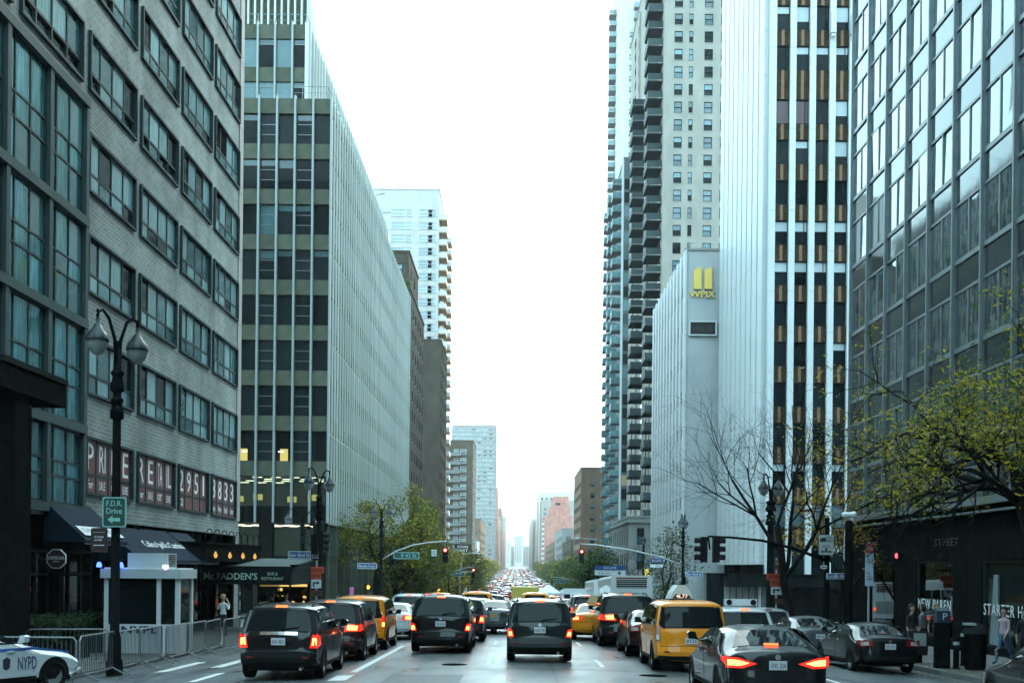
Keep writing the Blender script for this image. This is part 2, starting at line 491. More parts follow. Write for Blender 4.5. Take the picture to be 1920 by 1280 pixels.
for a, b in ((316, 430), (446, 700), (716, 1100), (1116, 2200)):
    pavement(-60, KL, a, b, KL); pavement(KR, 60, a, b, KR)

# road paint
for i in range(12):
    y = 30.6 + i * 10.4
    if 60 < y < 92: continue
    for X in (-0.72, 2.3):
        strip('lane_marking', X - 0.06, X + 0.06, y, y + 3.2, 0.004, paint_w)
    if y > 50: strip('lane_marking', -3.8, -3.68, y, y + 3.2, 0.004, paint_w)
strip('lane_marking', -4.0, -3.82, 28.4, 41.0, 0.004, paint_w)
strip('lane_marking', -4.15, -3.75, 25.9, 27.4, 0.004, paint_w)
strip('lane_marking', 7.75, 7.9, 20.0, 58.0, 0.004, paint_w)
strip('lane_marking', -9.4, -9.05, 30.5, 34.5, 0.004, paint_w)
strip('lane_marking', -8.2, -7.85, 31.5, 36.0, 0.004, paint_w)
strip('lane_marking', -7.4, -7.2, 26.5, 29.2, 0.004, paint_w)
strip('stop_line', -10.4, 11.6, 59.0, 59.5, 0.004, paint_w)
for i in range(13):
    strip('crosswalk_bar', -10.2 + i * 1.75, -9.5 + i * 1.75, 61.5, 65.2, 0.004, paint_w)
    strip('crosswalk_bar', -10.2 + i * 1.75, -9.5 + i * 1.75, 90.2, 93.6, 0.004, paint_w)
strip('tar_joint', KL, KR, 29.5, 29.57, 0.003, tar, nx=14)
strip('tar_joint', 0.9, 0.96, -10, 58, 0.003, tar, nx=1)
strip('road_patch', -2.9, -1.2, 20.0, 27.5, 0.003, pm('patch_asphalt', (0.045, 0.048, 0.05), 0.5, noise=(3, 0.25)))
strip('road_patch', 8.6, 11.2, 27.2, 29.0, 0.003, MATS['patch_asphalt'])
rk = random.Random(12)                     # sealed cracks wandering over the lanes
for i in range(16):
    x, y = rk.uniform(-9, 10), rk.uniform(24, 40)
    along = rk.random() < .5
    pts = []
    for k in range(14):
        pts.append((x, y)); x += rk.gauss(0, .10) + (0 if along else .3); y += rk.gauss(0, .12) + (.5 if along else 0)
    mb = MB()
    for (xa, ya), (xb, yb) in zip(pts, pts[1:]):
        w = rk.uniform(.012, .035)
        o_ = (0, w) if not along else (w, 0)
        q = [(xa - o_[0], ya - o_[1]), (xb - o_[0], yb - o_[1]), (xb + o_[0], yb + o_[1]), (xa + o_[0], ya + o_[1])]
        mb.face([(u, v, zr(u, v) + .0025) for u, v in q])
    tag(put('sealed_crack', mb.mesh('sealed_crack', tar)), kind='structure')
for x, y in ((9.6, 26.6), (-1.6, 30.9), (3.3, 28.1)):
    mb = MB(); mb.lathe([(0.34, 0.0), (0.34, 0.012), (0.3, 0.015), (0.28, 0.012), (0.02, 0.014)], 20)
    tag(put('manhole_cover', mb.mesh('manhole_cover', black_metal), mw=T(x, y, zr(x, y) - 0.004)),
        'round iron manhole cover in the ' + {9.6: 'kerb lane by the dark sedan', -1.6: 'lane left of the centre SUV', 3.3: 'lane beside the yellow taxi van'}[x], 'manhole cover', 'manhole covers')

# ================================================================== windows and generic walls
_wm = {}
def win_frame(w, h, fr=0.06, mul=(), tra=(), mat=None, out=0.02, deep=0.14, bar=None):
    bar = out if bar is None else bar
    k = ('f', w, h, fr, tuple(mul), tuple(tra), mat.name, out, deep, bar)
    if k not in _wm:
        mb = MB()
        mb.box(0, fr, -out, deep, 0, h); mb.box(w - fr, w, -out, deep, 0, h)
        mb.box(fr, w - fr, -out, deep, 0, fr); mb.box(fr, w - fr, -out, deep, h - fr, h)
        for u in mul: mb.box(u - fr / 2, u + fr / 2, -bar + .004, deep, fr, h - fr)
        for t in tra: mb.box(fr, w - fr, -bar + .008, deep, t - fr / 2, t + fr / 2)
        _wm[k] = mb.mesh('window', mat)
    return _wm[k]

def pane_mesh(w, h, mat, blind=0.0, bm=None):
    k = ('p', round(w, 3), round(h, 3), mat.name, blind)
    if k not in _wm:
        mb = MB()
        mb.box(0, w, 0, 0.012, 0, h)
        ms = [mat]
        if blind:
            mb.box(0.02, w - 0.02, -0.004, -0.002, h * (1 - blind), h - 0.01, 1); ms.append(bm or blind_m)
        _wm[k] = mb.mesh('pane', ms)
    return _wm[k]

def far_window(w, h, gl, fm, double=True):
    """one small far window: frame, two sashes with their glass, sill"""
    k = ('fw', round(w, 2), round(h, 2), gl[0].name, gl[1].name, fm.name, double)
    if k not in _wm:
        mb = MB()
        f = min(0.08, w * .08)
        mb.box(0, w, .10, .12, h * .5 if double else 0, h, 1)
        if double: mb.box(0, w, .13, .15, 0, h * .5, 2)
        for a in (0, w - f): mb.box(a, a + f, .02, .10, 0, h, 0)
        mb.box(f, w - f, .02, .10, 0, f, 0); mb.box(f, w - f, .02, .10, h - f, h, 0)
        if double: mb.box(f, w - f, .03, .13, h * .5 - f / 2, h * .5 + f / 2, 0)
        mb.box(-.06, w + .06, -.07, .02, -.1, 0, 3)
        _wm[k] = mb.mesh('window', [fm, gl[0], gl[1], limestone])
    return _wm[k]
GLS = [(gl_dark, gl_dark), (gl_blue, gl_dark), (gl_mid, gl_dark), (gl_blue, gl_blue), (gl_pale, gl_mid), (gl_dark, gl_mid)]

def building(name, label, x0, x1, y0, y1, z0, z1, wall, side, ncols=(), scols=(), rows=(), fm=None, gls=GLS, roof_mat=None, double=True, cat='building', group=None, depth=0.2, parapet=0.7, nrows=None, windows=True):
    """a block with windows on the face toward the camera (N) and the avenue face. side: 'E' for the left row, 'W' for the right.
    ncols: (x,w) in world x; scols: (y,w) in world y; rows: (z,h)"""
    b = thing(name, label, cat, ((x0 + x1) / 2, (y0 + y1) / 2, z0), group=group)
    fm = fm or dark_frame
    FN = frame('N', x0, y0, 0)
    FS = frame('E', x1, y0, 0) if side == 'E' else frame('W', x0, y1, 0)
    hn = [(x - x0, x - x0 + w, z, z + h) for x, w in ncols for z, h in (nrows if nrows is not None else rows)]
    if side == 'E': hs = [(y - y0, y - y0 + w, z, z + h) for y, w in scols for z, h in rows]
    else: hs = [(y1 - y - w, y1 - y, z, z + h) for y, w in scols for z, h in rows]
    for F, hl, L in ((FN, hn, x1 - x0), (FS, hs, y1 - y0)):
        mb = MB(); wall_holes(mb, 0, L, z0, z1, hl, depth)
        put('wall', mb.mesh('wall', wall), b, F)
        if windows:
            for a, c, z, zz in hl:
                put('window', far_window(c - a, zz - z, random.choice(gls), fm, double), b, F @ T(a, 0.02, z))
    mb = MB()
    mb.face([(x0, y1, z0), (x1, y1, z0), (x1, y1, z1), (x0, y1, z1)])
    xo = x0 if side == 'E' else x1
    mb.face([(xo, y0, z0), (xo, y1, z0), (xo, y1, z1), (xo, y0, z1)])
    put('wall', mb.mesh('wall', wall), b, T(0, 0, 0))
    mb = MB()
    e = 0.12
    mb.box(x0 + .05, x1 - .05, y0 + .05, y1 - .05, z1 - .6, z1 - .5)
    for q in ((x0 - e, x1 + e, y0 - e, y0 + .3), (x0 - e, x1 + e, y1 - .3, y1 + e), (x0 - e, x0 + .3, y0 + .3, y1 - .3), (x1 - .3, x1 + e, y0 + .3, y1 - .3)):
        mb.box(*q, z1, z1 + parapet * .35)
    put('roof', mb.mesh('roof', roof_mat or wall), b, T(0, 0, 0))
    return b, FN, FS

# ================================================================== left row: grey brick block with ribbon windows
b1 = thing('brick_office_building', 'grey painted brick office block with wide ribbon windows above the bar awnings', 'building', (-20, 45, -0.3))
F1 = frame('E', -15, 20, 0)
cols1 = [40.6 + 5.6 * k - 20 for k in range(-3, 4)]
rows1 = [7.0 + 3.5 * k - 2.05 for k in range(0, 11)]
holes = []
for ci, u in enumerate(cols1):
    for ri, v in enumerate(rows1):
        if ci <= 2 and v < 17: continue
        holes.append((u, u + 5.0, v, v + 2.05))
CW0, CW1 = 27.8 - 20, 40.3 - 20
shop0, shop1 = 40.9 - 20, 62.2 - 20
big = [(CW0, CW1, 4.2, 18.2), (CW0, shop1, -1.0, 4.1)]
mb = MB(); wall_holes(mb, 7.5, 43.3, -1.5, 42.5, holes + big, 0.25)
put('wall', mb.mesh('wall', brick_grey), b1, F1)
mb = MB(); mb.box(-40, -15.01, 63.3, 63.32, -1.5, 42.5); mb.box(-40, -15, 27.5, 63.3, 42.5, 42.8); mb.box(-40, -15.01, 27.5, 27.52, -1, 42.5)
put('wall', mb.mesh('wall', brick_grey), b1, T(0, 0, 0))
# smooth pale corner pier with stone joints
mb = MB()
for k in range(11):
    mb.box(42.5, 43.32, -.05, .3, 4.9 + k * 3.5, 4.9 + k * 3.5 + 3.47)
put('corner_pier', mb.mesh('corner_pier', limestone), b1, F1)
red_poster = pm('dark_red_poster', (0.10, 0.035, 0.035), 0.6, noise=(2, 0.3))
POST = [['P', 'RI', 'M', 'E'], ['R', 'E', 'TA', 'IL'], ['2', '9', '5', '1'], ['3', '8', '3', '3']]
POSTL = [['For', 'SALE', 'or', 'LEASE'], ['For', 'SALE', 'or', 'LEASE'], ['12', '', '', ''], ['Prime', 'Prime', 'Retail', 'Corner']]
fr1 = win_frame(5.0, 2.05, 0.09, (1.25, 2.5, 3.75), (0.72,), teal_frame, out=0.12, deep=0.16, bar=0.0)
opened = {(2, 5): (0, 1, 2, 3), (3, 4): (0, 3), (4, 4): (0, 2, 3), (3, 5): (0, 1), (2, 4): (0, 1, 2, 3)}
for ci, u in enumerate(cols1):
    for ri, v in enumerate(rows1):
        if ci <= 2 and v < 17: continue
        w = put('window', fr1, b1, F1 @ T(u, 0, v))
        if ri == 0: w['label'] = 'ribbon window filled with dark red letting posters'
        for q in range(4):
            pu = 0.09 + q * 1.25 - (0.045 if q else 0)
            pw = 1.25 - 0.045 - (0.09 if q in (0, 3) else 0.045) + (0.045 if q in (0, 3) else 0)
            if ri == 0:
                for (z0, hh) in ((0.09, 0.585), (0.765, 1.195)):
                    put('pane', pane_mesh(pw, hh, red_poster), w, local=T(pu, 0.03, z0))
                s, t = POST[ci - 3][q], POSTL[ci - 3][q]
                put('lettering', text_fit(s, 0.62, 0.95, print_w), w, local=T(pu + pw / 2, 0.02, 1.36))
                if t: put('lettering', text_fit(t, 0.6, 0.3, print_w), w, local=T(pu + pw / 2, 0.02, 0.4))
                continue
            lit = (ci == 2 and ri == 5 and q >= 2)
            gu = white_m if lit else random.choices((gl_mid, gl_pale, gl_dark), (4, 6 if ri > 3 else 3, 1))[0]
            if (ci, ri) == (6, 5) and q < 2: gu = dark_panel
            put('pane', pane_mesh(pw, 1.195, gu), w, local=T(pu, 0.035, 0.765) @ RZ(random.uniform(-.008, .008)))
            if q in opened.get((ci, ri), ()):
                put('pane', pane_mesh(pw, 0.585, gl_pale), w, local=T(pu, -0.02, 0.09) @ Matrix.Rotation(R(-24), 4, 'X'))
                put('pane', pane_mesh(pw, 0.585, gl_dark), w, local=T(pu, 0.12, 0.09))
            else:
                gd = random.choices((gl_mid, gl_pale, gl_dark), (5, 4, 1))[0]
                put('pane', pane_mesh(pw, 0.585, gd), w, local=T(pu, 0.035, 0.09) @ RZ(random.uniform(-.008, .008)))
# curtain wall bays at the near end
cwf = [4.2, 7.0, 10.6, 14.1, 18.2]
for k in range(4):
    u0 = CW0 + k * 3.125
    put('curtain_post', (lambda m: (m.box(-.13, .13, -.16, .2, 0, 14.0), m.mesh('curtain_post', teal_beam))[1])(MB()), b1, F1 @ T(u0 + 3.125, 0, 4.2))
    for z0, z1 in zip(cwf, cwf[1:]):
        H = z1 - z0
        w = put('curtain_window', win_frame(2.86, round(H - .3, 3), 0.07, (0.55, 1.65), ((H - .3) * .36, (H - .3) * .56), teal_frame, out=.04, deep=.12), b1, F1 @ T(u0 + .13, 0, z0 + .3))
        h = H - .3
        for ua, ub in ((.07, .515), (.585, 1.615), (1.685, 2.79)):
            for za, zb in ((.07, h * .36 - .035), (h * .36 + .035, h * .56 - .035), (h * .56 + .035, h - .07)):
                put('pane', pane_mesh(ub - ua, zb - za, random.choice((gl_teal, gl_teal, gl_mid)) if z0 > 9 else gl_teal), w, local=T(ua, .0, za) @ RZ(random.uniform(-.012, .012)))
mb = MB()
for z in cwf: mb.box(CW0 - .05, CW1 + .1, -.2, .2, z, z + .3)
put('floor_beam', mb.mesh('floor_beam', teal_beam), b1, F1)
# shop fronts below: dark piers, glazing and doors
mb = MB(); mb.box(CW0, shop1, .5, .55, -1, 4.4); mb.box(CW0, shop1, .02, .5, 4.1, 4.2)
put('shopfront_back', mb.mesh('shopfront_back', dark_panel), b1, F1)
for k in range(-1, 8):
    put('shop_pier', (lambda m: (m.box(0, .35, -.06, .5, -1, 4.09), m.mesh('shop_pier', dark_stone))[1])(MB()), b1, F1 @ T(14.5 + k * 3.9, 0, 0))
    w = put('shop_window', win_frame(3.4, 3.2, .09, (1.2, 2.3), (2.4,), dark_frame, out=.02, deep=.1), b1, F1 @ T(14.9 + k * 3.9, .25, -.2))
    for ua, ub in ((.09, 1.155), (1.245, 2.255), (2.345, 3.31)):
        put('pane', pane_mesh(ub - ua, 2.2, gl_shop), w, local=T(ua, .05, .12)); put('pane', pane_mesh(ub - ua, .6, gl_shop), w, local=T(ua, .05, 2.46))

# dark granite portico at the left edge
b0 = thing('granite_portico', 'dark granite entrance portico with a thick flat canopy at the left edge', 'portico', (-14, 32, -.2))
put('canopy', MB().box(-18, -12.95, 29.5, 33.6, 7.0, 7.65).mesh('canopy', dark_stone), b0, T(0, 0, 0))
put('canopy_lip', MB().box(-18, -12.9, 29.45, 33.65, 7.65, 7.8).mesh('canopy_lip', dark_frame), b0, T(0, 0, 0))
put('column', MB().box(-14.0, -13.1, 30.6, 31.4, -.3, 7.0).mesh('column', dark_stone), b0, T(0, 0, 0))
put('column', MB().box(-14.3, -13.75, 32.5, 33.2, -.3, 7.0).mesh('column', dark_stone), b0, T(0, 0, 0))
put('wall', MB().box(-30, -15.3, 27.4, 34.1, -.3, 7.0).mesh('wall', dark_stone), b0, T(0, 0, 0))

# ================================================================== left row: office tower with pale fins
b2 = thing('finned_office_tower', 'stepped office tower of dark glass behind pale vertical metal fins', 'building', (-30, 125, -1.4))
zt, fl, sp, P2 = 39.5, 3.59, 1.19, 1.43
NX = 11
F2 = frame('N', -15 - NX * P2, 93, 0)
back = MB(); back.box(0, NX * P2, .62, .65, 5.9, 7.2); back.box(-6, NX * P2 - .02, .7, .75, 9.7, 39.4)
put('core_wall', back.mesh('core_wall', room_dark), b2, F2)
mpost = MB().box(-.075, .075, -.28, .12, 5.9, zt + .15).mesh('mullion', fin_front)
rail = MB(); rail.box(0, P2 - .15, -.01, .03, 1.55, 1.6)
rail_me = rail.mesh('window_rail', mull_m)
sp_me = MB().box(0, P2 - .15, 0, .3, 0, sp).mesh('spandrel', spandrel_m)
for k in range(NX + 1):
    put('mullion', mpost, b2, F2 @ T(k * P2, 0, 0))
for k in range(3, NX):
    for j in range(9):
        u, top = k * P2 + .075, zt - j * fl
        put('spandrel', sp_me, b2, F2 @ T(u, 0, top - sp))
        h = fl - sp
        w = put('window', win_frame(P2 - .15, round(h, 3), .045, (), (), dark_frame, out=0, deep=.1), b2, F2 @ T(u, .18, top - fl))
        if j == 8:
            put('pane', pane_mesh(P2 - .24, h - .09, gl_clear), w, local=T(.045, .04, .045))
        else:
            g = random.choices((gl_dark, gl_mid), (8, 1 if j < 3 else .3))[0]
            put('pane', pane_mesh(P2 - .24, h - .09, g, blind=random.choice((0, 0, 0, .2, .28)) if j < 4 else 0, bm=gl_mid), w, local=T(.045, .04, .045) @ RZ(random.uniform(-.01, .01)))
            if k % 2:
                for dz in (0, -.8): put('window_rail', rail_me, w, local=T(0, .02, dz))
put('spandrel', MB().box(0, NX * P2, 0, .3, 5.9, zt - 9 * fl).mesh('spandrel', dark_panel), b2, F2)
# lit office floor behind the clear panes
room = MB()
X0r = 2 * P2
room.box(X0r, NX * P2 - .4, .9, 11, 7.15, 7.19); room.box(X0r, NX * P2 - .4, .45, 11, 9.62, 9.66); room.box(X0r, NX * P2 - .4, 11, 11.1, 7.1, 9.7); room.box(NX * P2 - .4, NX * P2 - .3, .4, 11, 7.1, 9.7)
put('office_room', room.mesh('office_room', room_wall), b2, F2)
lp = MB().box(0, .75, 0, .3, -.02, .02).mesh('ceiling_lamp', lamp_panel)
for i in range(8):
    for j in range(4):
        if random.random() < .8: put('ceiling_lamp', lp, b2, F2 @ T(X0r + .6 + i * 1.5 + (j % 2) * .5, 1.2 + j * 2.1, 9.58))
for i in range(5):
    put('office_screen', MB().box(0, .8, 0, .05, 0, .5).mesh('office_screen', warm_room), b2, F2 @ T(X0r + 1 + i * 2.3, 6 + (i % 2) * 3, 8.0))
for k in (NX - 5, NX - 3):
    put('lit_window', MB().box(0, .62, 0, .02, 0, .95).mesh('lit_window', warm_room), b2, F2 @ T(k * P2 + (.1 if k == NX - 5 else .45), .13, zt - 8 * fl + .02))
    put('ceiling_lamp', MB().box(0, .4, 0, .02, 0, .1).mesh('ceiling_lamp', lamp_panel), b2, F2 @ T(k * P2 + .3, .12, zt - 8 * fl + .7))
# lobby below
put('lobby_back', MB().box(0, NX * P2 - 1.6, 6, 6.1, -1.6, 5.9).mesh('lobby_back', room_wall), b2, F2)
put('lobby_ceiling', MB().box(0, NX * P2, .3, 6, 5.8, 5.9).mesh('lobby_ceiling', room_wall), b2, F2)
for i in range(9):
    for j in range(3):
        put('ceiling_lamp', lp, b2, F2 @ T(3 + i * 1.3 + .5 * j, 1.0 + j * 1.7, 5.74))
for k in range(5):
    put('lobby_pane', pane_mesh(3.0, 2.3, gl_clear), b2, F2 @ T(1.2 + k * 3.1, .5, 3.3))
    put('lobby_mullion', MB().box(-.06, .06, .4, .6, -1.5, 5.8).mesh('lobby_mullion', dark_frame), b2, F2 @ T(1.2 + k * 3.1 - .05, 0, 0))
put('sign_band', MB().box(0, NX * P2 - 2.4, .2, .6, 1.6, 3.28).mesh('sign_band', dark_panel), b2, F2)
put('lettering', text_fit('innovation', 2.9, .3, print_w), b2, F2 @ T(8.35, .19, 2.75))
for k, (a, w) in enumerate(((10.3, 1.05), (14.6, .9))):
    put('lobby_column', MB().box(0, w, -.1, .9, -1.6, 5.9).mesh('lobby_column', dark_stone), b2, F2 @ T(a, 0, 0))
put('shop_interior', MB().box(0, 9.5, 1.6, 1.65, -1.4, 1.5).mesh('shop_interior', dark_panel), b2, F2 @ T(0, 0, 0))
# avenue side: close-set fins
F2s = frame('E', -15, 93, 0)
put('side_glazing', MB().box(0, 69, .06, .12, 5.9, zt).mesh('side_glazing', gl_dark), b2, F2s)
fin_mb = MB()
zf = 5.9
while zf < zt:
    e = min(zf + 7.18, zt + .15); fin_mb.box(-.065, .065, -.085, .05, zf, e - .05); zf += 7.18
fin_me = fin_mb.mesh('fin', fin_m)
for k in range(int(69 / P2) + 1):
    put('fin', fin_me, b2, F2s @ T(k * P2, 0, 0))
for j in range(9):
    put('side_spandrel', MB().box(0, 69, .02, .055, 0, sp).mesh('side_spandrel', spandrel_m), b2, F2s @ T(0, 0, zt - sp - j * fl))
put('roof', MB().box(-50, -15.05, 93.05, 162, zt - .3, zt).mesh('roof', spandrel_m), b2, T(0, 0, 0))
put('soffit', MB().box(-16.5, -15.05, 93.3, 162, 5.7, 5.88).mesh('soffit', dark_panel), b2, T(0, 0, 0))
put('base_wall', MB().box(-17.2, -17, 94.5, 162, -5, 5.8).mesh('base_wall', gl_shop), b2, T(0, 0, 0))
for k in range(17):
    put('base_column', MB().box(-.16, .16, 0, .6, -5, 5.7).mesh('base_column', spandrel_m), b2, F2s @ T(1.6 + k * 4.2, .1, 0))
    if k < 3: put('base_sign', MB().box(.5, 2.9, 1.0, 1.1, 1.7, 2.7).mesh('base_sign', limestone), b2, F2s @ T(1.6 + k * 4.2, .1, 0))
# upper tiers
F2b = frame('N', -17.5 - 8 * P2, 97, 0)
for k in range(9): put('mullion', MB().box(-.075, .075, -.24, .1, 39.4, 47.35).mesh('mullion', fin_front), b2, F2b @ T(k * P2, 0, 0))
for k in range(2, 8):
    for j in range(2):
        top = 47.2 - j * 3.55
        put('spandrel', sp_me, b2, F2b @ T(k * P2 + .075, 0, top - sp))
        put('pane', pane_mesh(P2 - .15, 3.55 - sp, random.choice((gl_dark, gl_mid)), blind=random.choice((0, .2, .2)), bm=gl_mid), b2, F2b @ T(k * P2 + .075, .15, top - 3.55))
        if k % 2: put('window_rail', rail_me, b2, F2b @ T(k * P2 + .075, .12, top - 3.2))
F2c = frame('E', -17.5, 97, 0)
fin2 = MB().box(-.08, .08, -.11, .4, 39.4, 47.35).mesh('fin', fin_m)
for k in range(42): put('fin', fin2, b2, F2c @ T(k * P2, 0, 0))
put('tier_core', MB().box(-45, -17.58, 97.6, 158, 39.5, 47.2).mesh('tier_core', gl_dark), b2, T(0, 0, 0))
F2d = frame('N', -24 - 20 * .75, 132, 0)
fin3 = MB().box(-.09, .09, -.3, .2, 47.2, 78).mesh('fin', fin_m)
for k in range(21): put('fin', fin3, b2, F2d @ T(k * .75, 0, 0))
for k in range(5): put('fin', fin3, b2, frame('E', -24, 132, 0) @ T(k * .72, 0, 0))
put('tier_core', MB().box(-45, -24.3, 132.4, 135, 47.2, 78).mesh('tier_core', spandrel_m), b2, T(0, 0, 0))
rb = MB()
for z, x, y in ((40.6, -15.4, 93.4), (48.2, -17.9, 97.4)):
    rb.tube([(-45, y, z), (x, y, z), (x, y + 50, z)], .03, 5); rb.tube([(-45, y, z - .5), (x, y, z - .5), (x, y + 50, z - .5)], .02, 5)
    for k in range(12): rb.tube([(x - k * 2, y, z - 1.1), (x - k * 2, y, z)], .02, 5)
put('roof_railing', rb.mesh('roof_railing', mull_m), b2, T(0, 0, 0))
# small crane arms on the upper tier edge
cb = MB()
for i in range(4): cb.tube([(-17.5, 128 + i * 7, 47.3), (-16.4, 128 + i * 7, 48.0 - .2 * i)], .05, 5)
put('roof_bracket', cb.mesh('roof_bracket', mull_m), b2, T(0, 0, 0))

# ================================================================== left row, farther
r_ = lambda z0, n, p, h: [(z0 + p * i, h) for i in range(n)]
building('brown_apartment_house', 'dark brown brick apartment house touching the finned tower', -40, -15.2, 162.2, 188, -6, 41, brick_brown, 'E', scols=[(164 + 4.2 * i, 1.6) for i in range(6)], rows=r_(3, 13, 2.9, 1.6), gls=[(gl_pale, gl_dark), (gl_blue, gl_mid), (gl_dark, gl_dark)])
building('brown_penthouse', 'set-back brown brick penthouse storeys on the apartment house roof', -38, -16.2, 172, 188, 41.1, 48.5, brick_brown, 'E', ncols=[(-21, 1.6), (-18.5, 1.4)], scols=[(175, 1.6), (181, 1.6)], rows=r_(42.3, 2, 2.9, 1.6))
building('blank_brick_apartment_house', 'brown brick apartment house with a blank side wall beyond the cross street', -45, -15, 226, 247, -6, 46, brick_brown, 'E', scols=[(227.5 + 4.5 * i, 1.8) for i in range(4)], rows=r_(2, 15, 2.9, 1.7))
b4, FN4, FS4 = building('white_balcony_tower', 'tall pale brick apartment tower with orange lit balconies over the brown houses', -45, -17.2, 250, 284, -6, 82.6, brick_pale, 'E',
    ncols=[(-31, 1.9), (-27.4, 2.9), (-24.2, 1.2), (-21.5, 2.9), (-18.6 - 1.0, 1.9)], scols=[(253, 2.2), (262, 2.2), (271, 2.2)], rows=r_(4, 28, 2.7, 1.5), gls=[(gl_white, gl_white)], fm=white_m)
bal_w = MB(); bal_w.box(0, 5, -1.6, 0, 0, .22, 0); bal_w.box(0, 5, -1.6, -1.55, .22, 1.2, 1); bal_w.box(0, .05, -1.55, 0, .22, 1.2, 1); bal_w.box(4.95, 5, -1.55, 0, .22, 1.2, 1)
bal_me = bal_w.mesh('balcony', [conc_warm, white_panel])
for i in range(28):
    for yy in (0.2, 18): put('balcony', bal_me, b4, FS4 @ T(yy, 0, 3.4 + i * 2.7))
b5, FN5, FS5 = building('brown_balcony_block', 'dark brown brick block with grey balconies and a painted wall sign', -30, -15, 397, 425, -6, 45, brick_brown, 'E', ncols=[(-21.5, 1.5), (-19.3, 2.0)], scols=[(400, 2), (406, 2), (412, 2), (418, 2)], rows=r_(8, 12, 2.95, 1.7), gls=[(gl_pale, gl_mid), (gl_blue, gl_pale)], fm=white_m)
bal5 = MB(); bal5.box(0, 5.5, -1.5, 0, 0, .2); bal5.box(0, 5.5, -1.5, -1.44, .2, 1.1); bal5.box(0, .06, -1.44, 0, .2, 1.1); bal5.box(5.44, 5.5, -1.44, 0, .2, 1.1)
bal5m = bal5.mesh('balcony', conc_light)
for i in range(12): put('balcony', bal5m, b5, FN5 @ T(5.3, 0, 7.3 + i * 2.95))
put('painted_sign', MB().box(0, 5.6, -.12, -.06, 0, 9).mesh('painted_sign', dark_panel), b5, FN5 @ T(9, 0, 1))
for i, s in enumerate(('SOON', 'LAST', '29TH', 'NOW', '656', '490', '198')):
    put('lettering', text_fit(s, 3.6, .85, print_w), b5, FN5 @ T(11.8, -.16, 9.2 - i * 1.25))
building('striped_apartment_tower', 'tall grey apartment tower banded with pale floor lines above the brown block', -46, -15, 820, 850, -6, 101, brick('grey_tower_brick', (.3, .29, .28), (.27, .26, .25), (.33, .32, .31)), 'E',
    ncols=[(-44 + 4.0 * i, 2.6) for i in range(7)], scols=[(823 + 5 * i, 3) for i in range(5)], rows=r_(4, 32, 3.0, 1.7), gls=[(gl_blue, gl_pale), (gl_pale, gl_pale), (gl_dark, gl_mid)], fm=white_m)
st = [o for o in bpy.data.objects if o.name.startswith('striped_apartment_tower')][0]
fbm = MB(); fbm.box(-46.15, -14.85, 819.85, 850, 0, .5); fb_me = fbm.mesh('floor_band', limestone)
for i in range(32): put('floor_band', fb_me, st, T(0, 0, 2.9 + i * 3.0))
building('white_low_shop_block', 'low white block with a pitched gable beside the brown balcony block', -22, -14.8, 440, 470, -6, 12, white_brick, 'E', ncols=[(-20, 1.6), (-17.5, 1.6)], rows=r_(0, 2, 4, 2), scols=[(444, 2), (452, 2)])
FAR = [(-40, -14.8, 480, 560, 22, brick_tan, 'low tan walk-up row'), (-40, -14.8, 880, 960, 62, brick_red, 'reddish brick slab'), (-40, -14.8, 970, 1060, 44, brick_beige, 'beige mid-rise slab'),
       (-40, -14.8, 1120, 1250, 58, brick_tan, 'hazy tan slab'), (-40, -14.8, 1300, 1500, 40, brick_red, 'hazy reddish slab'), (-70, -14.8, 1560, 1800, 70, brick_beige, 'pale distant slab')]
for x0, x1, y0, y1, z1, m, lb in FAR:
    building('far_building', lb + ' far down the left side of the avenue', x0, x1, y0, y1, -6, z1, m, 'E', ncols=[(x1 - 3.4 * i - 3, 1.8) for i in range(5)], scols=[(y0 + 3 + 9 * i, 4) for i in range(int((y1 - y0) / 9) - 1)], rows=r_(6, int((z1 - 8) / 3.2), 3.2, 1.8), gls=[(gl_pale, gl_mid), (gl_blue, gl_mid)], group='far buildings')
# ================================================================== right row: mirror glass curtain-wall building
b6 = thing('mirror_glass_building', 'curtain-wall office building of mirror glass over a dark stone shop base', 'building', (24, 35, -.4))
F6 = frame('W', 17, 59.9, 0)
PB, NB = 2.82, 18
thick = [7.68 + 3.43 * k for k in range(0, 11)]
post6 = MB(); post6.box(-.13, .13, -.1, .1, 5.3, 45); post6.box(-.06, .06, -.15, -.1, 5.3, 45)
post6 = post6.mesh('mullion', mull_m)
for k in range(NB + 1): put('mullion', post6, b6, F6 @ T(k * PB, 0, 0))
bar = MB(); bar.box(.13, PB - .13, -.06, .08, -.09, .09); bar_me = bar.mesh('transom', mull_m)
thin = MB(); thin.box(.13, PB - .13, -.04, .08, -.05, .05); thin_me = thin.mesh('transom', mull_m)
mid = MB(); mid.box(-.045, .045, -.03, .08, 0, 2.2); mid_me = mid.mesh('glazing_bar', mull_m)
half = PB / 2 - .13 - .045
for k in range(NB):
    for j, z in enumerate(thick + [thick[-1] + 3.43]):
        near = k < 11
        put('transom', bar_me, b6, F6 @ T(k * PB, 0, z)); put('transom', thin_me, b6, F6 @ T(k * PB, 0, z - 1.2))
        jit = lambda a: RZ(random.gauss(0, a)) @ Matrix.Rotation(random.gauss(0, a), 4, 'X')
        put('spandrel_pane', pane_mesh(PB - .26, 1.2 - .14, gl_mirror_d), b6, F6 @ T(k * PB + .13, 0, z - 1.2 + .05) @ jit(.004))
        lo = max(5.3, z - 3.43 + .09); hv = z - 1.25 - lo
        put('glazing_bar', mid_me if hv > 2 else MB().box(-.045, .045, -.06, .08, 0, hv).mesh('glazing_bar', mull_m), b6, F6 @ T(k * PB + PB / 2, 0, lo))
        for a in (.13, PB / 2 + .045):
            put('pane', pane_mesh(half, hv, gl_mirror), b6, F6 @ T(k * PB + a, 0.01, lo) @ jit(.006))
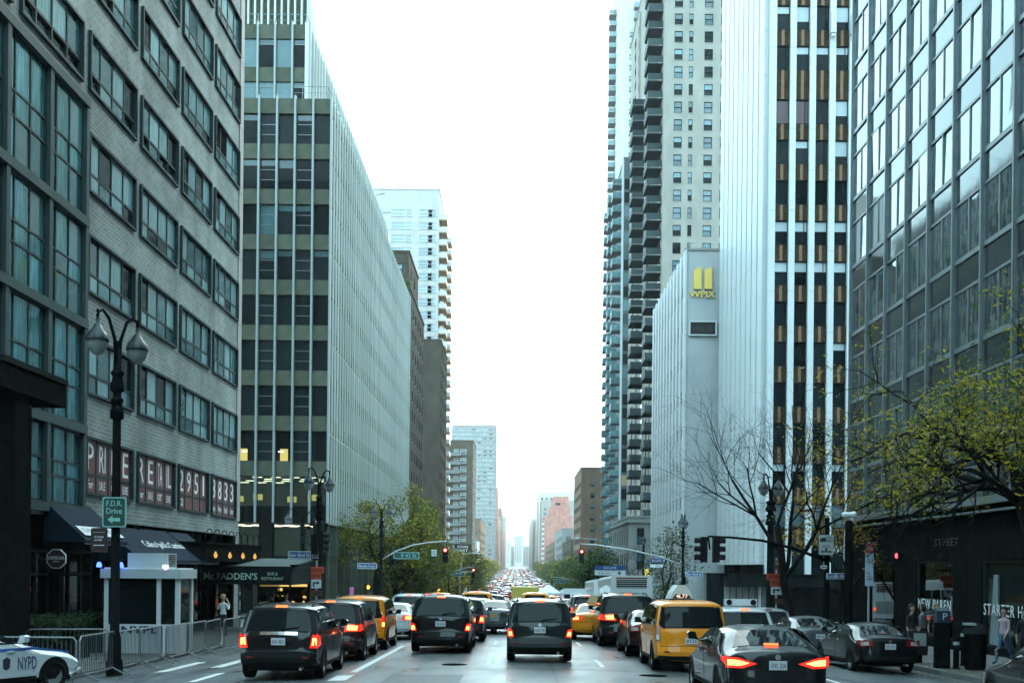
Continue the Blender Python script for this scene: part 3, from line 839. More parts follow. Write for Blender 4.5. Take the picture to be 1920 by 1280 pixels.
lg = MB(); lg.box(-.2, NB * PB, -.45, .1, 5.0, 5.12); lg.box(-.2, NB * PB, -.3, .1, 5.12, 5.3); lg.box(-.2, NB * PB, -.38, .1, 4.72, 4.8)
put('ledge', lg.mesh('ledge', mull_m), b6, F6)
put('core_wall', MB().box(17.3, 40, 9.2, 59.8, -1, 45).mesh('core_wall', dark_panel), b6, T(0, 0, 0))
put('corner_strip', MB().box(17, 17.3, 59.9, 60.1, 5.3, 45).mesh('corner_strip', mull_m), b6, T(0, 0, 0))
# stone base: panels, shop windows
base_h = []
for k in range(6): base_h.append((3.0 + k * 7.0, 3.0 + k * 7.0 + 4.2, -.1, 3.0))
mb = MB(); wall_holes(mb, -.1, NB * PB, -1.2, 4.75, base_h, .35, y=.05)
put('base_wall', mb.mesh('base_wall', dark_stone), b6, F6)
slab = MB().box(.01, 1.34, -.03, .05, 3.06, 4.68).mesh('stone_panel', dark_stone)
for k in range(36): put('stone_panel', slab, b6, F6 @ T(k * 1.36, .05, 0))
pier = MB().box(.01, 1.36, -.05, .05, -.6, 3.0).mesh('stone_panel', dark_stone)
for k in range(6):
    for q in (.22, 1.62): put('stone_panel', pier, b6, F6 @ T(k * 7.0 + q, .05, 0))
green_poster = pm('green_poster', (0.05, 0.22, 0.03), 0.5, noise=(1.1, 0.45))
shop_scene = pm('shop_scene', (0.02, 0.028, 0.028), 0.7, noise=(1.6, .6))
for k, h in enumerate(base_h):
    w = put('shop_window', win_frame(4.2, 3.1, .07, (), (), dark_frame, out=-.02, deep=.3), b6, F6 @ T(h[0], .05, -.1))
    put('pane', pane_mesh(4.06, 2.96, gl_shop if k not in (0, 1) else gl_clear), w, local=T(.07, .1, .07))
    put('display_board', MB().box(.1, 4.1, .6, .64, .05, 3.05).mesh('display_board', green_poster if k == 0 else shop_scene), w, local=T(0, 0, 0))
    if k == 1: put('display_board', MB().box(.2, 4.0, .5, .55, .1, .9).mesh('display_board', green_poster), w, local=T(0, 0, 0))
for s, u, wd in (('NEW PAREN', 12.2, 3.7), ('STARTER HO', 19.2, 3.8)):
    put('lettering', text_fit(s, wd, .42, print_w, spacing=1.15), b6, F6 @ T(u, -.01, 1.25))
put('lettering', text_fit('STREET', 2.6, .3, pm('dim_letter', (.06, .07, .07), .4, metal=.5)), b6, F6 @ T(13.5, -.01, 3.75))
# draped curtain in one window
cm = MB()
for i in range(14):
    a, b = i / 14, (i + 1) / 14
    f = lambda t: (.9 * t, .05 * math.sin(t * 24), 0)
    cm.face([(f(a)[0], f(a)[1], 0), (f(b)[0], f(b)[1], 0), (f(b)[0] * .55 + .3, f(b)[1], 2.5), (f(a)[0] * .55 + .3, f(a)[1], 2.5)])
put('shop_curtain', cm.mesh('shop_curtain', pm('pale_curtain', (.25, .3, .32), .8)), b6, F6 @ T(17.6, .09, 0))

# ================================================================== right row: white-piered office building
b7 = thing('white_pier_office_building', 'office building of white vertical piers with brown patterned brick spandrels', 'building', (25, 103, -1.6))
F7 = frame('N', 19.7, 93, 0)
P7 = 1.56
pier7 = MB()
for j in range(20): pier7.box(0, .47, -.3, .35, 2.2 + 3.2 * j, 2.2 + 3.2 * j + 3.18)
pier7 = pier7.mesh('pier', white_panel)
wrows = [30.2 + 3.2 * k - 1.87 for k in range(-8, 4)] + [30.2 + 3.2 * 4 + 1.05 - 1.87 + 3.2 * k for k in range(0, 6)]
def spandrel7(h):
    k = ('s7', round(h, 2))
    if k not in _wm:
        mb = MB(); mb.box(.47, P7, 0, .2, .05, h - .05, 0); mb.box(.47 + .43, .47 + .66, -.025, 0, .05, h - .05, 1)
        mb.box(.47, P7, -.01, .2, 0, .05, 2); mb.box(.47, P7, -.01, .2, h - .05, h, 2)
        _wm[k] = mb.mesh('spandrel', [brick_orange, soldier_m, dark_frame])
    return _wm[k]
for c in range(6):
    put('pier', pier7, b7, F7 @ T(c * P7, 0, 0))
    for i, z in enumerate(wrows):
        nz = wrows[i + 1] if i + 1 < len(wrows) else z + 3.2
        put('spandrel', spandrel7(nz - z - 1.87), b7, F7 @ T(c * P7, 0, z + 1.87))
        w = put('window', win_frame(1.09, 1.87, .05, (.8,) if (c + i) % 3 == 0 else (), (), dark_frame, out=0, deep=.1), b7, F7 @ T(c * P7 + .47, .1, z))
        bl = .42 if i in (7, 8) else random.choice((0, 0, 0, .3, .65 if i > 9 else 0))
        g = gl_dark
        if i == 1 and c < 4: g, bl = gl_blue, 0
        if i == 11 and c < 2: g, bl = pm('dim_red_curtain', (.12, .07, .08), .4), 0
        put('pane', pane_mesh(.99, 1.77, g, blind=bl), w, local=T(.05, .05, .05))
put('spandrel', MB().box(0, 6 * P7, .02, .2, 1.8, wrows[0]).mesh('spandrel', dark_panel), b7, F7)
put('core_wall', MB().box(20.1, 45, 93.3, 113.4, -2, 66).mesh('core_wall', dark_panel), b7, T(0, 0, 0))
F7s = frame('W', 19.7, 113.4, 0)
pan = MB()
for j in range(18): pan.box(0, 1.75, -.35, .38, 3.0 + 3.55 * j, 3.0 + 3.55 * j + 3.53)
pan = pan.mesh('side_pier', white_panel)
for k in range(9): put('side_pier', pan, b7, F7s @ T(k * 2.25, 0, 0))
put('side_slot', MB().box(0, 20, .32, .38, 3, 66).mesh('side_slot', white_brick), b7, F7s)
put('base_wall', MB().box(20.3, 45, 93.6, 113, -2, 2.2).mesh('base_wall', gl_shop), b7, T(0, 0, 0))
cn = MB(); cn.box(16.6, 40, 91.6, 94, 1.25, 2.15); cn.box(16.5, 40, 91.5, 94, 2.15, 2.25)
put('entrance_canopy', cn.mesh('entrance_canopy', dark_panel), b7, T(0, 0, 0))
for k in range(5):
    put('door_lamp', MB().box(0, .12, 0, .1, 0, .8).mesh('door_lamp', glow('door_glow', (.9, .7, .28), .5)), b7, F7 @ T(.5 + k * 1.5, .4, -.6))
put('door_lintel', MB().box(0, 6, 0, .1, 0, .35).mesh('door_lintel', soldier_m), b7, F7 @ T(.2, .45, .75))
for k in range(6): put('door_post', MB().box(0, .2, 0, .2, -2, 1.2).mesh('door_post', white_panel), b7, F7 @ T(-.4 + k * 1.56, .35, 0))
wb = MB()
for k in range(7): wb.box(k * .5, k * .5 + .42, 0, .1, -2, 1.2)
put('ribbed_wall', wb.mesh('ribbed_wall', limestone), b7, T(16.6, 93.5, 0))
# roof cameras hung high on the front
for k in range(2):
    mb = MB(); mb.box(-.2, .2, -.9, -.3, 44.8, 46.4); mb.lathe([(.02, 0), (.16, .05), (.18, .25), (.1, .35)], 10, (0, -.7, 44.45)); mb.tube([(0, -.6, 46.4), (0, -.1, 46.6)], .06, 6)
    put('roof_camera', mb.mesh('roof_camera', white_panel), b7, F7 @ T(4.8 + k * 1.6, 0, 0))

# ================================================================== right row: television station building with gold letters
b8 = thing('white_station_building', 'white brick building with a blank end wall carrying gold numerals and letters', 'building', (20, 128, -2))
F8 = frame('N', 16.3, 115, 0)
mb = MB()
for j in range(9): mb.box(0, 6, 0, .3, 2.2 + j * 3.5, 2.2 + j * 3.5 + 3.485)
put('end_wall', mb.mesh('end_wall', white_brick), b8, F8)
put('core_wall', MB().box(16.42, 34, 115.3, 142, -4, 33.2).mesh('core_wall', gl_dark), b8, T(0, 0, 0))
put('coping', MB().box(16.2, 22, 114.9, 116, 33.7, 33.95).mesh('coping', limestone), b8, T(0, 0, 0))
put('wall_column', MB().lathe([(1.5, -3), (1.5, 2.25)], 24, (17.7, 116.4, 0)).mesh('wall_column', white_brick), b8, T(0, 0, 0))
rb = MB(); rb.tube([(16.6, 115.3, 34.6), (21, 115.3, 34.6)], .03, 5)
for k in range(6): rb.tube([(16.8 + k * .8, 115.3, 33.9), (16.8 + k * .8, 115.3, 34.6)], .03, 5)
put('roof_railing', rb.mesh('roof_railing', grey_metal), b8, T(0, 0, 0))
gold = pm('gold_metal', (0.9, 0.62, 0.14), 0.45, metal=0.3)
def at8(x, y): p = px(x, y, 115); return p.x - 16.3, p.z
for xa, xb in ((1300, 1314.5), (1320, 1334.5)):
    pts = [at8(xa, 508), at8(xb, 501), at8(xb, 543), at8(xa, 543)]
    put('gold_numeral', MB().prism(pts, -.3, -.02, 'y').mesh('gold_numeral', gold), b8, F8)
p = at8(1316.5, 552.5)
put('gold_lettering', text_fit('WPIX', 2.55, .62, gold, ext=.1, bold=.02), b8, F8 @ T(p[0], -.12, p[1]))
p0, p1 = at8(1291, 630), at8(1343, 603)
sg = put('display_sign', win_frame(round(p1[0] - p0[0], 2), round(p1[1] - p0[1], 2), .12, (), (), white_panel, out=.35, deep=.05), b8, F8 @ T(p0[0], 0, p0[1]))
put('display_panel', MB().box(.12, p1[0] - p0[0] - .12, -.26, -.2, .12, p1[1] - p0[1] - .12).mesh('display_panel', print_k), sg, local=T(0, 0, 0))
put('display_digits', text_fit('-10:15', 1.9, .6, pm('dim_digit', (.045, .05, .045), .4)), sg, local=T((p1[0] - p0[0]) / 2, -.27, (p1[1] - p0[1]) / 2))
F8s = frame('W', 16.3, 142, 0)
pm8 = MB()
for j in range(9): pm8.box(0, 1.15, -.1, .11, -4 + 4.2 * j, -4 + 4.2 * j + 4.18)
pm8 = pm8.mesh('pier', white_panel)
for k in range(11):
    put('pier', pm8, b8, F8s @ T(k * 2.6, 0, 0))
    for j in range(9): put('spandrel', MB().box(1.15, 2.6, .04, .11, 0, 1.1).mesh('spandrel', spandrel_m), b8, F8s @ T(k * 2.6 if k < 10 else 0, 0, 1.6 + j * 3.5))
# antennas behind the parapet
an = thing('rooftop_antenna_cluster', 'cluster of white panel antennas above the station roof', 'antenna', (19.5, 118, 33.3))
put('mast', MB().tube([(0, 0, 0), (0, 0, 12.6)], .1, 6).mesh('mast', grey_metal), an, local=T(1.5, 0, 0))
for k in range(4): put('antenna_panel', MB().box(-.16, .16, -.1, .1, 0, 2.0).mesh('antenna_panel', white_panel), an, local=T(.8 + .4 * k, -.4 + .2 * (k % 2), 9.6 + .5 * k))

# ================================================================== right row: low limestone building
b9, FN9, FS9 = building('low_limestone_building', 'low old limestone building with a cornice beside the white station building', 15.1, 30, 158, 185, -6, 9.4, limestone, 'W', ncols=[(16.2, 1.0), (18, 1.0)], scols=[(160 + 3.1 * i, 1.3) for i in range(8)], rows=r_(-1, 3, 3.4, 2.2))
put('cornice', MB().box(14.8, 30.2, 157.7, 185.3, 8.7, 9.1).mesh('cornice', limestone), b9, T(0, 0, 0))

# ================================================================== right row: balcony apartment tower
b10, FN10, FS10 = building('beige_apartment_tower', 'tall beige brick apartment tower with stacks of dark balconies', 20.9, 48, 172, 224, -6, 102, brick_beige, 'W',
    ncols=[(22.4, 1.2), (24.55, .6), (26.8, 1.25), (29.2, 1.2), (33, 1.2)], scols=[(186, 2.4), (190.5, 2.0), (208, 2.2), (214, 2.4)], rows=r_(10, 35, 2.58, 1.62), gls=[(gl_blue, gl_dark), (gl_blue, gl_blue), (gl_pale, gl_dark), (gl_dark, gl_dark), (gl_blue, gl_mid)], fm=dark_frame)
def balcony_mesh(L, proj, slab, panel, h=1.05):
    mb = MB(); mb.box(0, L, -proj, 0, -.18, 0, 0)
    q = MB(); q.box(.04, L - .04, -proj + .02, -proj + .06, .08, h); q.box(.04, .08, -proj + .06, 0, .08, h); q.box(L - .08, L - .04, -proj + .06, 0, .08, h)
    q.box(0, L, -proj, -proj + .09, h, h + .06)
    for i in range(4): q.box(i * (L - .1) / 3, i * (L - .1) / 3 + .1, -proj - .02, -proj + .02, 0, h)
    return mb.mesh('balcony', slab), q.mesh('balcony_rail', panel)
BA, BAr = balcony_mesh(5.0, 2.2, conc_dark, rail_dark)
BL, BLr = balcony_mesh(3.6, 1.8, conc_light, gl_pale)
door_me = MB().box(0, 2.2, -.01, .05, 0, 2.1).mesh('balcony_door', gl_dark)
door_p = MB().box(0, 1.0, -.015, .05, 0, 2.1).mesh('balcony_door', gl_pale)
for i in range(37):
    z = 7.6 + 2.58 * i
    for y in (173.5, 196.0):
        if y > 180 and z > 82: continue
        M = FS10 @ T(224 - y - 5, 0, z)
        bo = put('balcony', BA, b10, M); put('balcony_rail', BAr, bo, local=T(0, 0, 0))
        put('balcony_door', door_me, b10, M @ T(1.6, 0, .05)); put('balcony_door', door_p, b10, M @ T(.3, 0, .05))
pipe = MB().box(-.25, .25, -.3, 0, -5, 100).mesh('corner_pilaster', brick_beige)
for y in (186, 195, 206): put('corner_pilaster', pipe, b10, FS10 @ T(224 - y, 0, 0))
b11, FN11, FS11 = building('glass_corner_apartment_block', 'lower apartment wing of glazed bays and thin balconies behind the beige tower', 19.9, 46, 225, 262, -6, 81, pm('wing_wall', (.10, .125, .13), .6), 'W', ncols=(), scols=(), rows=())
bay = MB(); bay.box(0, 1.9, 0, .05, 0, 2.0); bay_d = bay.mesh('bay_pane', gl_blue)
bays = [bay_d, MB().box(0, 1.9, 0, .05, 0, 2.0).mesh('bay_pane', gl_pale), MB().box(0, 1.9, 0, .05, 0, 2.0).mesh('bay_pane', gl_dark), MB().box(0, 1.9, 0, .05, 0, 2.0).mesh('bay_pane', conc_warm)]
for i in range(32):
    z = 0 + 2.58 * i
    if z > 78: break
    for k in range(3): put('bay_pane', random.choices(bays, (5, 3, 5, .4))[0], b11, FN11 @ T(.1 + k * 2.0, -.06, z + .3))
    for y in (229, 240, 251):
        M = FS11 @ T(262 - y - 3.6, 0, z)
        bo = put('balcony', BL, b11, M); put('balcony_rail', BLr, bo, local=T(0, 0, 0))
put('white_pilaster', MB().box(-.3, .3, -.35, .2, -5, 81).mesh('white_pilaster', white_panel), b11, FS11 @ T(36.6, 0, 0))
b12, FN12, FS12 = building('white_far_tower', 'pale far apartment tower with thin white balconies at the street edge', 24.4, 50, 300, 330, -6, 150, brick_pale, 'W', ncols=[(27.5, 1.4)], scols=[(305, 2), (318, 2)], rows=r_(40, 36, 2.8, 1.6), gls=[(gl_pale, gl_mid), (gl_blue, gl_pale)], fm=white_m)
for i in range(50):
    bo = put('balcony', BL, b12, FS12 @ T(24, 0, 8 + i * 2.8)); put('balcony_rail', BLr, bo, local=T(0, 0, 0))
    bo = put('balcony', BL, b12, FN12 @ T(4.2, 0, 8 + i * 2.8)); put('balcony_rail', BLr, bo, local=T(0, 0, 0))
# ---------------- right row, farther
b13, _, FS13 = building('brown_loft_building', 'brown brick loft building with sparse square windows in front of the pink block', 17, 42, 312, 350, -6, 29, brick_tan, 'W', ncols=[(19.5, 1.1), (22.6, 3.2), (27, 1.1)], scols=[(314 + 5 * i, 3.2) for i in range(7)], rows=r_(3, 8, 3.0, 1.5), gls=[(gl_pale, gl_mid), (gl_blue, gl_dark)])
b14, FN14, FS14 = building('pink_brick_stepped_block', 'pink brick stepped apartment block with white corner balconies', 17, 34, 720, 780, -6, 34, brick_red, 'W', ncols=[], scols=[(724 + 8 * i, 3) for i in range(7)], rows=r_(2, 10, 3, 1.6))
put('upper_storey', MB().box(20.5, 33, 724, 776, 33.9, 40).mesh('upper_storey', brick_red), b14, T(0, 0, 0))
put('upper_storey', MB().box(22.5, 32, 728, 770, 40, 46.5).mesh('upper_storey', brick_red), b14, T(0, 0, 0))
for i in range(10):
    put('balcony', MB().box(0, 3.2, -1.5, 0, 0, 1.0).mesh('balcony', white_panel), b14, FS14 @ T(56.5, 0, 1.5 + 3 * i))
put('roof_window', MB().box(24, 27, -.1, 0, 41, 42.5).mesh('roof_window', gl_dark), b14, T(0, 728, 0))
FARR = [(16.8, 40, 360, 430, 11, brick_brown, 'low dark walk-up row'), (17, 40, 440, 520, 17, limestone, 'pale low shop row'), (17, 40, 540, 700, 14, brick_tan, 'low tan shop row'), (16.9, 45, 800, 860, 48, brick_beige, 'grey beige slab behind the pink block'),
        (16.9, 45, 900, 1040, 60, brick_pale, 'white hazy tower slab'), (16.9, 45, 1100, 1250, 45, brick_tan, 'hazy tan slab'), (16.9, 60, 1300, 1600, 56, brick_beige, 'pale distant slab')]
for x0, x1, y0, y1, z1, m, lb in FARR:
    building('far_building', lb + ' far down the right side of the avenue', x0, x1, y0, y1, -6, z1, m, 'W', ncols=[(x0 + 1.5 + 3.4 * i, 1.8) for i in range(4)], scols=[(y0 + 3 + 9 * i, 4) for i in range(int((y1 - y0) / 9) - 1)], rows=r_(3, max(2, int((z1 - 4) / 3.2)), 3.2, 1.8), gls=[(gl_pale, gl_mid), (gl_blue, gl_mid)], group='far buildings')
building('end_of_avenue_tower', 'slender hazy tower closing the view down the avenue', -4, 12, 2050, 2080, 0, 58, brick_pale, 'W', ncols=[(-2 + 3 * i, 1.6) for i in range(4)], rows=r_(12, 13, 3.3, 1.8))
building('end_of_avenue_block', 'wide hazy block low at the end of the avenue', -45, 40, 2100, 2140, 0, 40, brick_beige, 'W', ncols=[(-42 + 5 * i, 2.6) for i in range(16)], rows=r_(8, 9, 3.4, 1.8))
building('end_of_avenue_slab', 'narrow pale slab beside the slender tower at the avenue end', -26, -10, 2040, 2070, 0, 48, brick_pale, 'E', ncols=[(-24 + 3 * i, 1.6) for i in range(4)], rows=r_(8, 11, 3.3, 1.8))
# rows behind the camera so that the street stays a canyon
for lb, x0, x1, y0, y1, z1, m, sd in (('beige brick block behind the camera on the right', 17, 40, -70, 8, 46, brick_beige, 'W'), ('brown brick block behind the camera on the left', -40, -15, -70, 3, 42, brick_brown, 'E'),
        ('long brown block far behind the camera on the right', 17, 40, -420, -86, 55, brick_brown, 'W'), ('long brown block far behind the camera on the left', -40, -15, -420, -86, 60, brick_brown, 'E'), ('brown tower closing the street behind the camera', -60, 60, -470, -440, 75, brick_brown, 'E')):  # end tower is added to block the low sky behind
    building('office_block', lb, x0, x1, y0, y1, -1, z1, m, sd, scols=[(y0 + 3 + 6 * i, 3) for i in range(min(12, int((y1 - y0) / 6) - 1))], rows=r_(5, 10, 3.6, 1.9))
# ================================================================== vehicles
tyre_m = pm('tyre_rubber', (0.008, 0.008, 0.008), 0.8, spec=.15)
rim_m = pm('alloy_rim', (0.45, 0.47, 0.48), 0.3, metal=0.8)
rim_dark = pm('dark_rim', (0.08, 0.085, 0.09), 0.4, metal=0.6)
car_glass = pm('car_glass', (0.006, 0.010, 0.012), 0.03, spec=0.2)
trim_m = pm('black_plastic_trim', (0.007, 0.008, 0.008), 0.6, spec=.15)
under_m = pm('car_underside', (0.006, 0.006, 0.006), 0.8)
chrome = pm('chrome', (0.75, 0.77, 0.78), 0.12, metal=1.0)
lens_red = pm('red_lens', (0.30, 0.012, 0.012), 0.12, spec=0.7, emit=((1.0, 0.03, 0.02), 0.4))
lens_off = pm('red_lens_unlit', (0.22, 0.015, 0.015), 0.12, spec=0.7)
lens_clear = pm('clear_lens', (0.55, 0.5, 0.5), 0.1, spec=0.8)
brake_core = glow('brake_lamp_core', (1.0, 0.28, 0.05), 3.2)
brake_red = glow('brake_lamp_bar', (1.0, 0.13, 0.04), 1.4)
far_brake = glow('far_brake_lamp', (1.0, 0.09, 0.05), 1.6)
plate_w = pm('plate_white', (0.6, 0.63, 0.66), 0.5)
plate_y = pm('plate_yellow', (0.62, 0.42, 0.10), 0.5)
plate_ink = pm('plate_ink', (0.03, 0.04, 0.10), 0.6)
def paint(name, c, metal=0.35, rough=0.3): return pm(name, c, rough, metal=metal * .3, spec=.1, coat=.7, noise=(9, 0.06))
P_BLACK = paint('black_paint', (0.007, 0.009, 0.010)); P_NAVY = paint('dark_green_grey_paint', (0.010, 0.017, 0.018)); P_MAROON = paint('dark_maroon_paint', (0.03, 0.008, 0.009))
P_TAXI = paint('taxi_yellow_paint', (0.78, 0.26, 0.008), 0.0, 0.35); P_WHITE = paint('white_paint_car', (0.62, 0.66, 0.68), 0.0, 0.3); P_SILVER = paint('silver_paint', (0.32, 0.35, 0.37), 0.6)
P_GREY = paint('grey_paint', (0.07, 0.08, 0.09), 0.5); P_RED = paint('red_paint', (0.25, 0.02, 0.015), 0.2); P_BLUE = paint('blue_paint', (0.02, 0.05, 0.12), 0.4)

def chaikin(pts, it=1, keep=()):
    for _ in range(it):
        out = [pts[0]]
        for a, b in zip(pts, pts[1:]):
            out.append((a[0] * .78 + b[0] * .22, a[1] * .78 + b[1] * .22)); out.append((a[0] * .22 + b[0] * .78, a[1] * .22 + b[1] * .78))
        out.append(pts[-1]); pts = out
    return pts

class Car:
    """body surface from a side outline (y from the tail forward, z up) and a half-width field"""
    def __init__(s, prof, W, belt, tumble=.17, edge=.08, crown=.05, res=1.0, rear_taper=.06, front_taper=.13, bottom=.28):
        s.W, s.belt, s.tumble, s.edge, s.crown = W, belt, tumble, edge, crown
        s.rt, s.ft, s.res, s.bottom = rear_taper, front_taper, res, bottom
        s.L = max(p[0] for p in prof); s.H = max(p[1] for p in prof)
        P = chaikin(prof, 2)
        d = .075 / res
        out = [P[0]]
        for a, b in zip(P, P[1:]):
            n = max(1, int(math.hypot(b[0] - a[0], b[1] - a[1]) / d))
            for i in range(n): out.append((a[0] + (b[0] - a[0]) * (i + 1) / n, a[1] + (b[1] - a[1]) * (i + 1) / n))
        a, b = out[-1], out[0]
        n = int(12 * res) + 2
        s.ntop = len(out)
        out += [(a[0] + (b[0] - a[0]) * i / n, a[1] + (b[1] - a[1]) * i / n) for i in range(1, n)]
        s.C = out
        N = len(out)
        s.nrm = []
        for i in range(N):
            p, q = out[i - 1], out[(i + 1) % N]
            t = (q[0] - p[0], q[1] - p[1]); l = math.hypot(*t) or 1
            s.nrm.append((-t[1] / l, t[0] / l))
        s.top = max(range(s.ntop), key=lambda i: out[i][1])
    def w(s, y, z):
        h = s.W / 2
        if z < s.belt:
            t = (s.belt - z) / (s.belt - .2); b = h * (1 - .035 * t * t) - .018 * math.exp(-((z - s.belt + .02) / .05) ** 2)
        else:
            b = h * (1 - s.tumble * ((z - s.belt) / (s.H - s.belt + .01)) ** 1.15)
            b -= .018 * math.exp(-((z - s.belt) / .06) ** 2)
        if y < .7: b *= 1 - s.rt * ((.7 - max(y, 0)) / .7) ** 2
        f = s.L - y
        if f < 1.2: b *= 1 - s.ft * ((1.2 - max(f, 0)) / 1.2) ** 2
        return b
    def hh(s, t): t = abs(t); return s.crown * t ** 2.2 + s.edge * t ** 9
    def sp(s, i, t):
        c, n = s.C[i], s.nrm[i]
        k = s.hh(t) * (1 if i < s.ntop else .3)
        return (t * s.w(*c), c[0] - n[0] * k, c[1] - n[1] * k)
    def body(s):
        mb = MB(); N = len(s.C); m = max(6, int(14 * s.res))
        ts = [math.sin((-1 + 2 * j / m) * math.pi / 2) for j in range(m + 1)]
        for i in range(N):
            for t in ts: mb.v.append(s.sp(i, t))
        for i in range(N):
            k = (i + 1) % N
            for j in range(m): mb.f.append((i * (m + 1) + j, i * (m + 1) + j + 1, k * (m + 1) + j + 1, k * (m + 1) + j)); mb.m.append(0 if i < s.ntop - 1 else 1)
        q = max(4, int(9 * s.res))
        for sg, col in ((1, m), (-1, 0)):
            prev = [i * (m + 1) + col for i in range(N)]
            for r in range(1, q + 1):
                f = 1 - r / q
                base = len(mb.v); cur = []
                for i in range(N):
                    x, y, z = s.sp(i, sg)
                    sy, sz = min(max(y, 1.0), s.L - 1.1), .72
                    Y, Z = sy + (y - sy) * f, sz + (z - sz) * f
                    mb.v.append((sg * s.w(Y, Z), Y, Z)); cur.append(base + i)
                for i in range(N):
                    k = (i + 1) % N
                    fc = (prev[i], prev[k], cur[k], cur[i])
                    mb.f.append(fc if sg > 0 else fc[::-1]); mb.m.append(0)
                prev = cur
        return mb
    def outline_at(s, z, front=False):
        rng = range(s.top, 0, -1) if not front else range(s.top, s.ntop - 1)
        for i in rng:
            j = i - 1 if not front else i + 1
            za, zb = s.C[i][1], s.C[j][1]
            if zb <= z <= za:
                f = 0 if za == zb else (za - z) / (za - zb)
                c = tuple(s.C[i][k] + (s.C[j][k] - s.C[i][k]) * f for k in (0, 1))
                n = tuple(s.nrm[i][k] + (s.nrm[j][k] - s.nrm[i][k]) * f for k in (0, 1))
                return c, n
        j = 1 if not front else s.ntop - 2
        return s.C[j], s.nrm[j]
    def on_end(s, x, z, off, front=False):
        c, n = s.outline_at(z, front)
        w = s.w(*c)
        t = max(-1, min(1, x / w))
        k = s.hh(t) - off
        return (t * w, c[0] - n[0] * k, c[1] - n[1] * k)
    def _grid(s, poly, du, dv):
        bm = bmesh.new()
        f = bm.faces.new([bm.verts.new((p[0], 0, p[1])) for p in poly])
        for ax, dd in ((0, du), (2, dv)):
            lo, hi = min(v.co[ax] for v in bm.verts), max(v.co[ax] for v in bm.verts)
            n = int((hi - lo) / dd)
            for i in range(1, n + 1):
                co, no = [0, 0, 0], [0, 0, 0]
                co[ax] = lo + (hi - lo) * i / (n + 1); no[ax] = 1
                bmesh.ops.bisect_plane(bm, geom=bm.verts[:] + bm.edges[:] + bm.faces[:], plane_co=co, plane_no=no)
        bm.verts.index_update()
        return bm
    def _solid(s, bm, fn, thick, m):
        mb = MB()
        vs_ = [(v.co.x, v.co.z) for v in bm.verts]
        n = len(vs_)
        mb.v = [fn(u, v, 0) for u, v in vs_]
        for f in bm.faces: mb.f.append(tuple(v.index for v in f.verts)); mb.m.append(m)
        be = [e for e in bm.edges if len(e.link_faces) == 1]
        idx = {}
        for e in be:
            for v in e.verts:
                if v.index not in idx: idx[v.index] = len(mb.v); mb.v.append(fn(v.co.x, v.co.z, -thick))
        for e in be:
            a, b = e.verts[0].index, e.verts[1].index
            mb.f.append((a, b, idx[b], idx[a])); mb.m.append(m)
        bm.free()
        return mb
    def end_patch(s, poly, off=.008, thick=.03, front=False, m=0, g=.16):
        bm = s._grid(poly, g, g)
        return s._solid(bm, lambda x, z, d: s.on_end(x, z, off + d, front), thick, m)
    def side_patch(s, poly, sg=1, off=.006, thick=.03, m=0, g=.22):
        bm = s._grid(poly, g, g)
        return s._solid(bm, lambda y, z, d: (sg * (s.w(y, z) + off + d), y, z), thick, m)

def mir(poly): return [(-x, z) for x, z in reversed(poly)]

def wheel_mesh(r=.34, w=.22, n=22, rim=rim_m):
    k = ('wheel', r, w, n, rim.name)
    if k not in _wm:
        a = MB(); a.lathe([(r * .62, -w / 2), (r * .9, -w / 2), (r * .985, -w * .38), (r, -w * .25), (r, w * .25), (r * .985, w * .38), (r * .9, w / 2), (r * .62, w / 2), (r * .62, -w / 2)], n, axis='x')
        b = MB(); b.lathe([(r * .63, w * .40), (r * .56, w * .42), (r * .54, w * .1), (.02, w * .08)], n, axis='x'); b.lathe([(.01, w * .40), (r * .13, w * .38), (r * .15, w * .1)], 10, axis='x')
        for i in range(5):
            an = 2 * math.pi * i / 5
            c, q = math.cos(an), math.sin(an)
            p = [(r * .1, -r * .09), (r * .58, -r * .07), (r * .58, r * .07), (r * .1, r * .09)]
            b.prism([(u * c - v * q, u * q + v * c) for u, v in p], w * .2, w * .37, 'x')
        _wm[k] = (a.mesh('wheel', tyre_m, True), b.mesh('rim', rim))
    return _wm[k]

SUV = [(.10, .30), (.02, .36), (0, .48), (0, .62), (.05, .68), (.06, .98), (.10, 1.08), (.33, 1.58), (.34, 1.66), (.75, 1.72), (1.9, 1.74), (2.45, 1.68), (3.2, 1.14), (4.0, 1.02), (4.35, .88), (4.45, .6), (4.4, .32)]
VAN = [(.10, .28), (.02, .34), (0, .46), (0, .60), (.04, .66), (.05, 1.02), (.08, 1.10), (.20, 1.66), (.24, 1.76), (.6, 1.82), (2.2, 1.84), (2.9, 1.72), (3.75, 1.15), (4.1, 1.05), (4.36, .9), (4.42, .6), (4.36, .3)]
SEDAN = [(.12, .28), (.03, .34), (0, .50), (.03, .72), (.05, .98), (.12, 1.06), (.55, 1.09), (1.35, 1.40), (1.9, 1.45), (2.5, 1.42), (3.45, 1.0), (4.3, .88), (4.7, .72), (4.8, .5), (4.72, .28)]
MINI = [(.10, .28), (.02, .34), (0, .46), (0, .62), (.05, .68), (.06, 1.05), (.09, 1.14), (.36, 1.68), (.42, 1.75), (.9, 1.79), (2.3, 1.79), (3.0, 1.66), (4.0, 1.1), (4.5, .98), (4.85, .82), (4.95, .55), (4.9, .3)]

def scale_prof(p, L, H):
    l, h = max(q[0] for q in p), max(q[1] for q in p)
    return [(q[0] * L / l, q[1] * H / h) for q in p]

